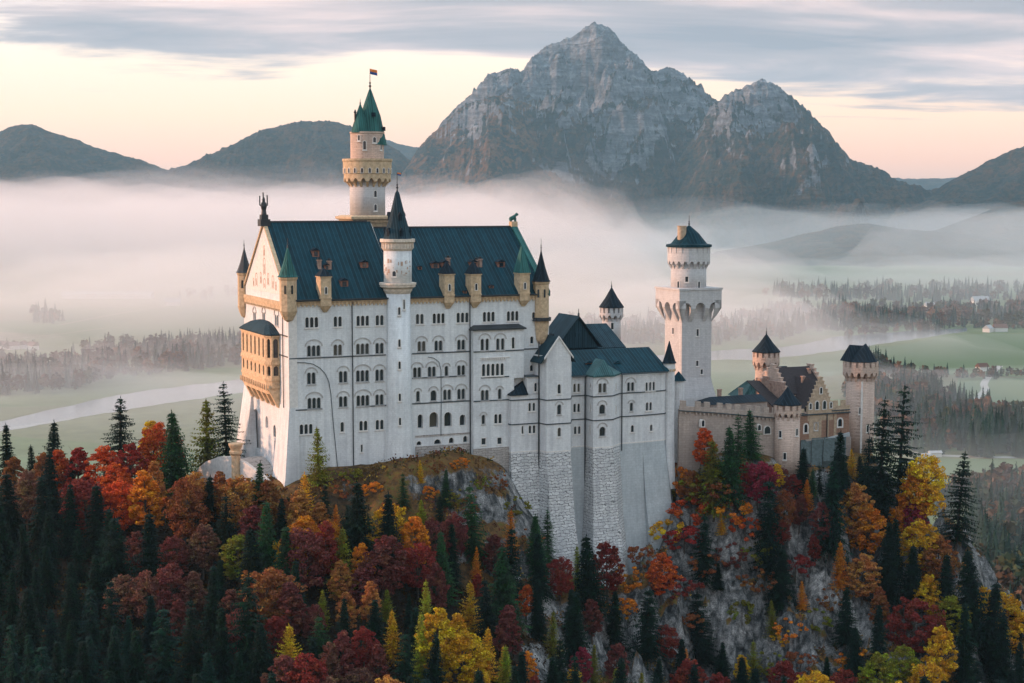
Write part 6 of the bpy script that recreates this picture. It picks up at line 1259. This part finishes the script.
COL = {'dk': ((.005, .020, .015), 'dark green'), 'gr': ((.022, .060, .028), 'deep green'), 'bl': ((.009, .032, .028), 'blue green'), 'ol': ((.15, .14, .02), 'olive'), 'yg': ((.20, .20, .022), 'yellow green'), 'ye': ((.55, .30, .02), 'golden yellow'), 'or': ((.52, .17, .018), 'bright orange'),
       'ro': ((.46, .075, .02), 'red orange'), 're': ((.26, .028, .024), 'bright red'), 'mg': ((.20, .02, .045), 'crimson'), 'dr': ((.18, .026, .024), 'dark red'), 'ma': ((.15, .040, .040), 'maroon'), 'br': ((.22, .075, .03), 'rust brown'), 'pu': ((.16, .070, .055), 'purplish brown'), 'ta': ((.34, .14, .045), 'tawny orange')}
TREES = []
def plant(x, ytop, hpx, kind, col, yb=None):
    base = hit(x, ytop + hpx * .97); k = 0
    while base is None and k < 60:
        k += 2; base = hit(x, ytop + hpx * .97 + k)
    if base is None: return
    hpx += k
    h = hpx * base.y / F; meshes, H0, nm, cat, word = KIND[kind]; rr = random.Random(int(x * 131 + ytop * 7))
    if kind in 'SGLDR': h = min(max(h, 5), 36)
    crown, trunk = meshes[rr.randrange(len(meshes))] if kind != 'G' else meshes[len(TREES) % 2]
    s = h / H0; w_ = s * rr.uniform(.86, 1.22)
    o = empty(nm, base - Vector((0, 0, .15)), rr.uniform(0, 6.28)); o.scale = (w_, w_, s); o.rotation_euler = (rr.gauss(0, .03), rr.gauss(0, .03), rr.uniform(0, 6.28))
    c = bpy.data.objects.new('crown', crown); C.objects.link(c); c.parent = o; t = bpy.data.objects.new('trunk', trunk); C.objects.link(t); t.parent = o
    cl = COL[col][0]; j = rr.uniform(.85, 1.2); c.color = (cl[0] * j, cl[1] * j * rr.uniform(.9, 1.12), cl[2] * j, 1)
    o['category'] = cat
    TREES.append(dict(o=o, x=x, y=ytop, h=hpx, k=kind, c=col, m=h, word=word, by=ytop + hpx, d=base.y))
FEAT = """120 396 64 G dk|52 421 50 S dk|8 424 50 S dk|34 445 34 S dk|178 411 86 S gr|208 400 78 L ol|228 383 92 G dk|155 420 62 D ye|162 424 60 D ro|131 442 62 D re|104 447 62 D ro|78 447 62 D re|60 450 56 D ro|42 452 60 D br|14 456 55 D br|147 470 78 D or|118 462 60 D ro|98 485 75 S dk
152 512 95 S dk|72 458 52 S dk|190 480 72 D br|222 470 64 D br|205 476 74 S dk|257 462 74 S gr|240 474 66 D ta|268 480 60 D br|28 470 70 D pu|88 475 66 D dr|304 473 56 L ye|319 430 60 L ol|324 487 46 S dk|335.5 505 32 L or|348.5 506 42 S dk|367 512 32 L ye
421 467 24 L ye|404 478 38 S gr|445 471 38 S gr|439 498 56 S dk|421 499 28 L yg|415 516 66 D or|418 540 60 D dr|452 523 64 S dk|382 535 76 D ma|304 525 78 D ma|325 521 70 D dr|341 529 66 L yg|267 563 78 D br|290 580 70 D ma|345 592 50 D ta|374 600 60 S dk|387 590 34 L ol
408 593 40 S dk|426 580 66 L yg|393 612 56 L ye|437 608 84 D ye|422 612 76 L yg|462 634 66 D ye|485 629 56 L ye|506 645 52 L yg|489 578 74 S dk|510 528 74 S dk|495 535 50 D ma|475.5 547 36 L or|471 581 54 L ye|478 576 30 D re|248 576 112 S dk|289 626 56 L ye|315 636 58 S dk|341 630 64 D ma
378 644 58 D ma|393 622 42 S dk|240 536 56 D ol|548 509 66 G gr|536 514 62 S gr|537 577 64 S dk|526 585 40 D ro|560 560 48 D dr|592 600 48 D ma|570 590 54 S dk|552 611 48 L ol|560 640 54 S dk|580 647 44 D mg|528 652 40 D or|505 646 44 L ye|522 661 34 S dk|594 644 46 L ol|615 642 48 D ma
574 667 28 D ye|657 657 40 S dk|646 590 74 S dk|700 594 76 S dk|702 516 70 S dk|628 566 28 B or|661 555 54 D ro|704 437 48 D ro|714 440 78 S ol|731 432 78 S gr|738 414 64 G gr|751 411 50 S gr|726 409 44 D ye|712 442 50 L ol|757 459 50 D mg|741 470 42 D re|776 465 30 D ye|722 517 24 L ye|718 568 28 S dk
667 630 40 D dr|685 649 34 L or|680 639 50 S dk|722 644 46 S dk|753 640 42 L yg|741 654 36 D ye|768 479 96 S dk|780 552 64 S dk|802 449 50 S dk|838 437 74 S dk|829 463 98 S bl|868 442 78 S dk|851 452 30 L ye|806.6 480 32 L or|855 491 68 D ta|868 508 58 D or|878 398 122 G dk|898 385 126 G dk|955 459 104 G dk
926 461 70 D ye|914 472 64 D or|913 502 46 D mg|897 506 38 D or|920 524 56 D ye|937 535 64 D br|840 543 50 L or|862 557 52 D ta|802 584 30 L or|782 628 18 B ye|789 622 22 B or|913 596 62 R dr|928 574 56 D ye|951 596 50 D yg|973 552 96 S dk|988 580 96 S dk|984 588 44 D ye|1004 590 56 D ye|1017 618 56 D ye
1013 592 60 S dk|940 627 66 D ye|902 649 44 D yg|877 605 76 S dk|855 627 64 S dk|826 656 36 S dk|815 535 34 D dr|799 500 40 D ma|785 492 44 D br|882 470 70 S dk|1000 610 90 S dk|965 600 90 S dk|1018 640 70 S dk|945 560 70 S dk|823 505 44 D ma|845 592 60 S dk|773 600 40 L ol|690 470 40 D br
648 470 36 B br|660 486 30 B ol|676 470 30 B or|636 520 28 B ol|650 505 26 B br|640 545 26 B br|668 520 26 B ye|690 500 30 B ro|684 530 30 B re|700 478 34 B ol|720 490 30 B br|735 500 28 B or|745 520 30 B ro|730 545 26 B ma|760 540 26 B ol|758 575 26 B br|705 560 26 B br|680 575 28 B dr|742 600 26 B ol|690 610 26 B br|812 610 24 B ol
830 590 24 B br|795 560 30 B dr|780 520 30 D dr|860 650 34 B or|768 660 26 B ol|800 650 26 B br|622 600 26 B or|610 560 18 B br|516 500 20 B ol|530 530 18 B br|345 480 20 B br|372 480 18 B or|392 500 20 B br|455 490 18 B ol|470 500 22 B br|300 505 26 B br|285 500 30 D br|480 475 16 B ol|460 460 14 B or|437 460 14 B br|500 475 16 B br|430 485 16 B or|352 470 18 B ol
686 452 26 B dr|694 446 22 B br|783 470 24 D ma|793 474 26 D dr|820 468 30 S dk|812 470 28 S gr|846 462 24 S dk|860 458 30 S dk|765 462 40 D mg"""
for ln in FEAT.replace('\n', '|').split('|'):
    a = ln.split(); plant(float(a[0]), float(a[1]), float(a[2]), a[3], a[4])
NF = len(TREES)
def zone(x, y):
    """mix of kinds for a base pixel of a filler tree : list of (weight, kind, colour), spacing"""
    if x < 60: return [(8, 'S', 'dk'), (1, 'S', 'bl'), (1.2, 'D', 'ma')] if y > 560 else [(4, 'D', 'br'), (2, 'S', 'dk'), (2, 'D', 'pu')], 22
    if x < 150: return ([(8, 'S', 'dk'), (3, 'S', 'bl'), (.7, 'D', 'pu'), (.4, 'D', 'dr')] if y > 600 else [(3, 'D', 'ro'), (2, 'D', 'dr'), (3, 'S', 'dk'), (2, 'D', 'pu')] if y < 545 else [(5, 'S', 'dk'), (2, 'D', 'pu'), (1.5, 'D', 'ma')]), 22
    if x < 260: return ([(3, 'D', 'br'), (2, 'D', 'ta'), (2, 'S', 'dk'), (2, 'D', 'pu')] if y < 560 else [(4, 'D', 'pu'), (2, 'D', 'ma'), (3, 'S', 'dk'), (1, 'D', 'ol'), (1, 'D', 'br')] if y < 650 else [(6, 'S', 'dk'), (2, 'S', 'bl'), (2, 'D', 'ma'), (1, 'D', 'br')]), 24
    if x < 400:
        if y < 545: return None, 0
        return ([(1.8, 'D', 'ma'), (1.2, 'D', 'dr'), (2, 'D', 'pu'), (4, 'S', 'dk'), (1, 'S', 'gr'), (1.6, 'D', 'br'), (1.6, 'L', 'ye'), (1.8, 'L', 'yg'), (2.2, 'D', 'ta'), (1.2, 'D', 'or'), (.8, 'D', 'ye')]), 20
    if x < 520:
        if y < 560: return None, 0
        return ([(3, 'S', 'dk'), (1, 'D', 'ma'), (2.2, 'L', 'ye'), (1.5, 'D', 'ye'), (1, 'D', 'or'), (2, 'L', 'yg')] if y > 640 else [(4, 'S', 'dk'), (2, 'S', 'gr'), (2, 'D', 'ma'), (1.5, 'L', 'or'), (1.5, 'L', 'yg'), (1, 'D', 'dr')]), 20
    if x < 625:
        if y < 590: return None, 0
        return [(5, 'S', 'dk'), (2, 'D', 'ma'), (2, 'D', 'dr'), (1, 'L', 'ol'), (1, 'D', 're'), (1, 'D', 'ye'), (1, 'L', 'yg')], 21
    if x < 860:
        if y < 705: return None, 0
        return [(3, 'S', 'dk'), (1, 'D', 'ye'), (1, 'D', 'or'), (1, 'D', 'dr'), (1, 'L', 'yg')], 26
    if y < 560: return ([(3, 'S', 'dk'), (2, 'D', 'or'), (2, 'D', 'ye'), (1, 'D', 'br')], 24) if x < 905 and y > 530 else (None, 0)
    return [(5, 'S', 'dk'), (3, 'D', 'ye'), (1, 'D', 'or'), (1, 'D', 'dr'), (1, 'D', 'yg'), (1, 'D', 'br')], 25
rf_ = random.Random(21); cand = [(x, y) for y in range(490, 772, 7) for x in range(-12, 1040, 9)]; rf_.shuffle(cand)
for x, y in cand:
    x += rf_.uniform(-4, 4); y += rf_.uniform(-3, 3); z_, sp = zone(x, y)
    if not z_: continue
    if x > 950 and y < 600 + (x - 950) * .9: continue
    if x < 260 and y < 520 - (.0 if x > 60 else 10): continue
    if any(abs(t['x'] - x) < sp and ((t['x'] - x) / sp) ** 2 + ((t['by'] - y) / (sp * .95)) ** 2 < 1 for t in TREES): continue
    tot = sum(q[0] for q in z_); r = rf_.uniform(0, tot)
    for w_, k, c in z_:
        r -= w_
        if r <= 0: break
    h = {'S': rf_.uniform(56, 92), 'L': rf_.uniform(40, 58), 'D': rf_.uniform(46, 66)}[k]
    if y - h > 690: continue
    plant(x, y - h, h, k, c)
# ---- undergrowth : heather, bramble and low scrub over the slopes
def undergrowth():
    rng = np.random.default_rng(77); out = []; cols = []
    pal_ = np.array([[.10, .05, .022], [.17, .075, .02], [.055, .052, .018], [.24, .12, .025], [.10, .03, .02], [.035, .045, .02], [.30, .19, .03], [.14, .085, .03]])
    cnt = 0
    for _ in range(60000):
        x = rng.uniform(-175, 190); y = rng.uniform(290, 480)
        z = ground(x, y); px, py, f_ = project(Vector((x, y, z)))
        if px < -20 or px > 1044 or py > 740 or py < 430: continue
        q = Vector((x, y, 0)) - P0; u_, v_ = q.dot(U), q.dot(V)
        if -5 < v_ < 55 and -2 < u_ < 180: continue
        e = 1.2; gz_ = math.hypot(ground(x + e, y) - ground(x - e, y), ground(x, y + e) - ground(x, y - e)) / (2 * e)
        n = perlin(np.array([x / 9.]), np.array([y / 9.]))[0]; keep = 1.05 - gz_ * (1.0 if x > 25 else .65) + n * .9
        if rng.random() > keep: continue
        s = rng.uniform(.35, 1.0) * (1 + .5 * max(n, 0)); m = 9; c0 = pal_[min(7, max(0, int((perlin(np.array([x / 14. + 50]), np.array([y / 14.]))[0] + .5) * 8 + rng.normal(0, 1.3))))]
        P = rng.normal(0, .5, (m, 3)) * s + [x, y, z + s * .35]; T = rng.normal(0, 1, (m, 3)); T /= np.linalg.norm(T, axis=1)[:, None]; B = np.cross(T, rng.normal(0, 1, (m, 3))); B /= np.linalg.norm(B, axis=1)[:, None]
        T *= .26 * s + .08; B *= .2 * s + .07
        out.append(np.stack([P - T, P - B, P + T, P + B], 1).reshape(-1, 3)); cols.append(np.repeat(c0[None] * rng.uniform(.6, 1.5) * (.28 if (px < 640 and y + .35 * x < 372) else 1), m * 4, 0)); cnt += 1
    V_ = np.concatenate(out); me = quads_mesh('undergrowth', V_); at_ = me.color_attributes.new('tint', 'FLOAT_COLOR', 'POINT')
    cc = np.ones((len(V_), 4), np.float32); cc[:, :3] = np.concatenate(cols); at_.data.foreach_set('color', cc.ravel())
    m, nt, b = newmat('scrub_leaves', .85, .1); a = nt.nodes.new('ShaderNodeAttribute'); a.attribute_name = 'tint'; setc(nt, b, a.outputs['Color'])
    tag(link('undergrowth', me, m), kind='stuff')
undergrowth()
# ---- far woods in the valley, each one mass of small conifers and bare autumn crowns
def small_conifer(rng, n=7, L=4):
    V_ = []; m = 13 * L; fat = rng.uniform(.8, 1.25)
    for i in range(m):
        t = (i + rng.random()) / m; z = .08 + .92 * t; r = .20 * fat * (1 - t) ** .8 * rng.uniform(.55, 1.15) + .006; a = rng.uniform(0, 6.283); d = np.array([math.cos(a), math.sin(a), 0]); s_ = np.array([-d[1], d[0], 0]); w_ = .045 * (1.25 - t)
        V_ += [np.array([0, 0, z + .03]), d * r * .6 + s_ * w_ + [0, 0, z - .005], d * r + [0, 0, z - .05 * (1.3 - t)], d * r * .6 - s_ * w_ + [0, 0, z - .02]]
    for k in range(4):
        a = k * 1.571; d = np.array([math.cos(a), math.sin(a), 0]); s_ = np.array([-d[1], d[0], 0]); V_ += [np.array([0, 0, .95]), d * .085 + s_ * .085 + [0, 0, .06], d * .12 + [0, 0, .05], d * .085 - s_ * .085 + [0, 0, .06]]
    return np.array(V_)
def small_round(rng, m=46):
    P = rng.normal(0, 1, (m, 3)); P /= np.linalg.norm(P, axis=1)[:, None]; P *= (rng.uniform(.4, 1, m)[:, None]); P = P * [.24, .24, .33] + [0, 0, .5]; T = rng.normal(0, 1, (m, 3)); T /= np.linalg.norm(T, axis=1)[:, None]; B = np.cross(T, rng.normal(0, 1, (m, 3))); B /= np.linalg.norm(B, axis=1)[:, None]
    return np.stack([P - T * .1, P - B * .08, P + T * .1, P + B * .08], 1).reshape(-1, 3)
M_far = bpy.data.materials.new('far_foliage'); M_far, _nt, _b = newmat('far_foliage', .9, .1); _a = _nt.nodes.new('ShaderNodeAttribute'); _a.attribute_name = 'tint'; setc(_nt, _b, _a.outputs['Color'])
def wood(name, poly, spacing, h=24, autumn=.2, seed=0, dens=1.0, zf=None, conifer=.75):
    rng = np.random.default_rng(seed); G = [gpt(*p) for p in poly]; xs = [g.x for g in G]; ys_ = [g.y for g in G]; out = []; cols = []
    con = [small_conifer(rng, 6 + k % 3, 3 + k % 3) * [1 + .3 * rng.random(), 1 + .3 * rng.random(), 1] for k in range(8)]; rnd_ = [small_round(rng) for _ in range(5)]
    def inside(x, y):
        c = False; j = len(G) - 1
        for i in range(len(G)):
            if (G[i].y > y) != (G[j].y > y) and x < (G[j].x - G[i].x) * (y - G[i].y) / (G[j].y - G[i].y) + G[i].x: c = not c
            j = i
        return c
    N = int((max(xs) - min(xs)) * (max(ys_) - min(ys_)) / spacing ** 2 * dens)
    X = rng.uniform(min(xs), max(xs), N); Y = rng.uniform(min(ys_), max(ys_), N); nn = perlin(X / 160 + seed, Y / 160); n2 = perlin(X / 60 + seed + 9, Y / 60)
    for x, y, n, q in zip(X, Y, nn, n2):
        if not inside(x + q * spacing * 2.5, y + n * spacing * 5): continue
        if n < -.38: continue
        isc = rng.random() < conifer - .12 + n * .9; hh = h * rng.uniform(.4, 1.0) ** .8 * 1.15 * (1 + .25 * n); T = con[rng.integers(8)] if isc else rnd_[rng.integers(5)]
        a = rng.uniform(0, 6.28); R_ = np.array([[math.cos(a), -math.sin(a), 0], [math.sin(a), math.cos(a), 0], [0, 0, 1]]); z0 = VALZ if zf is None else zf(x, y)
        out.append((T * [1.05, 1.05, 1]) @ R_.T * hh + [x, y, z0 - .3])
        if isc: c0 = np.array([.016, .036, .026]) * rng.uniform(.6, 1.5)
        else: c0 = np.array([[.11, .065, .04], [.07, .06, .035], [.05, .06, .03], [.15, .08, .045], [.07, .05, .04]][rng.integers(5)]) * rng.uniform(.6, 1.3)
        cols.append(np.repeat(c0[None], len(T), 0))
    V_ = np.concatenate(out); me = quads_mesh(name, V_); at_ = me.color_attributes.new('tint', 'FLOAT_COLOR', 'POINT'); cc = np.ones((len(V_), 4), np.float32); cc[:, :3] = np.concatenate(cols); at_.data.foreach_set('color', cc.ravel()); me.materials.append(M_far)
    o = bpy.data.objects.new(name, me); C.objects.link(o); return tag(o, kind='stuff')
W_ = wood
W_('valley_wood', [(862, 366), (900, 372), (925, 384), (958, 408), (1010, 418), (1100, 424), (1100, 458), (1024, 457), (965, 455), (915, 452), (880, 445), (850, 400)], 9.5, 24, seed=1, conifer=.8)
W_('valley_wood', [(940, 500), (975, 492), (1010, 486), (1060, 480), (1120, 480), (1200, 560), (1100, 640), (1020, 640), (985, 590), (960, 560)], 8.0, 22, seed=2, conifer=.75)
W_('valley_wood', [(700, 352), (712, 345), (760, 341), (800, 342), (800, 330), (740, 326), (700, 326)], 15, 26, seed=3, conifer=.7)
W_('valley_wood', [(740, 322), (775, 328), (830, 332), (868, 331), (905, 327), (960, 325), (1040, 328), (1120, 326), (1120, 312), (1040, 308), (960, 309), (900, 311), (840, 310), (780, 312)], 16, 27, seed=4, conifer=.65)
W_('valley_wood', [(770, 300), (830, 304), (900, 302), (980, 304), (1060, 302), (1060, 292), (980, 290), (900, 288), (830, 290), (770, 292)], 26, 30, seed=5, conifer=.7)
W_('valley_wood', [(-80, 392), (0, 396), (60, 392), (110, 384), (160, 374), (244, 362), (330, 350), (330, 338), (244, 340), (200, 345), (150, 352), (100, 350), (50, 356), (0, 360), (-80, 366)], 13, 26, seed=6, conifer=.55)
W_('valley_wood', [(25, 324), (66, 323), (64, 316), (30, 316)], 18, 30, seed=7, conifer=.8)
W_('valley_wood', [(180, 303), (244, 303), (320, 300), (320, 294), (244, 296), (185, 298)], 26, 28, seed=8, conifer=.5)
W_('valley_wood', [(560, 345), (640, 350), (700, 340), (700, 318), (640, 322), (560, 326)], 16, 25, seed=9, conifer=.6)
W_('hedgerow', [(850, 340), (968, 327), (1024, 331), (1120, 330), (1120, 326), (1024, 327), (968, 324), (850, 335)], 11, 16, seed=10, conifer=.3)
W_('hedgerow', [(0, 352), (45, 350), (48, 346), (0, 347)], 14, 14, seed=11, conifer=.3)
W_('hedgerow', [(845, 382), (905, 378), (960, 380), (1024, 378), (1024, 375), (960, 375), (905, 373), (845, 376)], 9, 13, seed=12, conifer=.4)
# ---- farm buildings in the valley
M_fw = flat('farmhouse_wall', (0.62, 0.60, 0.56), .9, .1, .1); M_fr = flat('farmhouse_roof', (0.16, 0.09, 0.07), .9, .1, .2); M_fg = flat('barn_roof', (0.35, 0.36, 0.37), .8, .2, .1)
def house(x, y, L, D, H, rz, label, roof=M_fr, rh=.5, name='farmhouse', cat='house'):
    p = gpt(x, y); e = empty(name, p, rz, label, cat, 'farm buildings in the valley'); bm = bmesh.new(); box(bm, -L / 2, L / 2, -D / 2, D / 2, -.5, H)
    me = bpy.data.meshes.new('wall'); bm.to_mesh(me); bm.free(); link('wall', me, M_fw, e); bm = bmesh.new(); o = .6
    loft(bm, [[(-L / 2 - o, -D / 2 - o, H), (L / 2 + o, -D / 2 - o, H), (L / 2 + o, D / 2 + o, H), (-L / 2 - o, D / 2 + o, H)], [(-L / 2 - o, -.05, H + D * rh), (L / 2 + o, -.05, H + D * rh), (L / 2 + o, .05, H + D * rh), (-L / 2 - o, .05, H + D * rh)]])
    me = bpy.data.meshes.new('roof'); bm.to_mesh(me); bm.free(); link('roof', me, roof, e)
house(85, 298.5, 90, 26, 9, .05, 'long pale barn in the fog, left of two on the far meadow', M_fg, .2, 'barn', 'barn'); house(126, 298.5, 110, 26, 9, -.03, 'longest pale barn in the fog, right of two on the far meadow', M_fg, .2, 'barn', 'barn')
house(173, 305.5, 30, 16, 7, .2, 'small pale farmhouse alone beside the far track', M_fg)
for i, (x, lb) in enumerate([(3, 'small farmhouse at the left edge beside the misty hedgerow'), (13, 'second farmhouse from the left edge in the misty hamlet'), (23, 'middle farmhouse of the misty hamlet at far left'), (33, 'rightmost farmhouse of the misty hamlet, near the wood')]): house(x, 348.5 + (i % 2), 15, 10, 5.5, i * .8, lb)
house(980, 305, 34, 18, 8, .3, 'distant pale farmhouse among the upper right woods', M_fg); house(1000, 331.5, 20, 12, 6, .1, 'farmhouse beside the hedgerow at the river bend'); house(988, 332, 16, 11, 5.5, .9, 'smaller farmhouse left of its neighbour at the river bend', M_fg)
house(982, 371, 13, 9, 5, .4, 'farmhouse where the winding lane starts above the wood'); house(926, 458, 6, 4, 2.6, .1, 'white shed on the pale road below the castle wood', M_fg, .3, 'shed', 'shed'); house(935, 456.5, 9, 5, 3.2, .1, 'larger white shed at the left end of the road', M_fg, .3, 'shed', 'shed')
house(932, 229.5 + 80, 26, 14, 7, .1, 'lone farmhouse in haze beyond the river wood', M_fg)
# ================================================================== LABELS OF THE TREES
LM = [('the left edge of the picture', 0, 500), ('the lower left corner', 40, 660), ('the terrace wall', 240, 480), ('the palace corner', 288, 500), ('the stair turret', 398, 480), ('the heath knoll', 440, 500), ('the bastions', 590, 585), ('the bare cliff', 700, 610), ('the curtain wall', 735, 460), ('the front gate tower', 790, 480), ('the tall gate tower', 860, 470), ('the lower right corner', 985, 665), ('the bottom centre', 480, 672), ('the left slope', 130, 560), ('the palace slope', 320, 600), ('the gully', 560, 640), ('the right slope', 920, 560)]
def near(t):
    d = sorted((math.hypot(t['x'] - a, (t['y'] + t['h'] * .5 - b_)), n, a, b_) for n, a, b_ in LM)[0]; dx, dy = t['x'] - d[2], t['y'] + t['h'] * .5 - d[3]
    w_ = 'near' if d[0] < 22 else ('right of' if dx > 0 else 'left of') if abs(dx) > abs(dy) else ('below' if dy > 0 else 'above')
    return f"{w_} {d[1]}"
SZ = {'S': ('very small', 'small', 'mid-sized', 'tall', 'very tall')}
def size(t): k = t['h']; return SZ['S'][0 if k < 26 else 1 if k < 44 else 2 if k < 64 else 3 if k < 90 else 4]
used = {}
for t in TREES:
    t['v'] = 15 < project(t['o'].location + Vector((0, 0, t['m'])))[1] < 683
    t['cw'] = COL[t['c']][1]; t['shape'] = {'S': 'spruce', 'G': 'ragged spruce', 'L': 'larch', 'D': 'broadleaf tree', 'R': 'round broadleaf tree', 'B': 'shrub'}[t['k']]
def nb(t, k=0):
    c = sorted(((t['x'] - q['x']) ** 2 + (t['y'] - q['y']) ** 2, i) for i, q in enumerate(TREES) if q is not t)[k][1]; q = TREES[c]; dx, dy = t['x'] - q['x'], t['y'] - q['y']
    w_ = ('right of' if dx > 0 else 'left of') if abs(dx) > abs(dy) else ('below' if dy > 0 else 'above'); return f"{w_} a {q['cw']} {q['shape'].replace('broadleaf ', '')}"
def cap(s_): return ' '.join(s_.split()[:16])
fams = {}
for t in TREES: t['l0'] = f"{size(t)} {t['cw']} {t['shape']} {near(t)}"; fams.setdefault(t['l0'], []).append(t)
for k, v in fams.items():
    if len(v) == 1: v[0]['lab'] = k; continue
    sub = {}
    for t in v: t['l1'] = f"{size(t)} {t['cw']} {t['shape'].replace('broadleaf ', '')} {near(t)}, {nb(t)}"; sub.setdefault(t['l1'], []).append(t)
    for k1, v1 in sub.items():
        if len(v1) == 1: v1[0]['lab'] = k1; continue
        v1.sort(key=lambda t: t['x']); n = len(v1); num = {2: 'two', 3: 'three', 4: 'four', 5: 'five', 6: 'six', 7: 'seven', 8: 'eight'}.get(n, 'several'); ordn = ['first', 'second', 'third', 'fourth', 'fifth', 'sixth', 'seventh', 'eighth', 'ninth', 'tenth']
        for i, t in enumerate(v1): t['lab'] = ('leftmost' if i == 0 else 'rightmost' if i == n - 1 else ordn[i] + ' from the left') + f" of {num} {size(t)} {t['cw']} {t['shape'].replace('broadleaf ', '').replace('tree', 'tree')}s {near(t)}"
seen = {}
for t in TREES:
    l = cap(t['lab']); k = 0
    while l in seen:
        k += 1; l = cap(f"{size(t)} {t['cw']} {t['shape'].replace('broadleaf ', '')} {nb(t, 0)} and {nb(t, k)}")
        if k > 6: break
    seen[l] = 1; t['o']['label'] = l
    t['o']['group'] = {'S': 'spruces on the castle hill', 'G': 'spruces on the castle hill', 'L': 'larches on the castle hill', 'D': 'autumn broadleaf trees on the castle hill', 'R': 'autumn broadleaf trees on the castle hill', 'B': 'shrubs on the slopes'}[t['k']]
print('TREES', len(TREES), NF, {k: sum(t['k'] == k for t in TREES) for k in 'SGLDRB'})
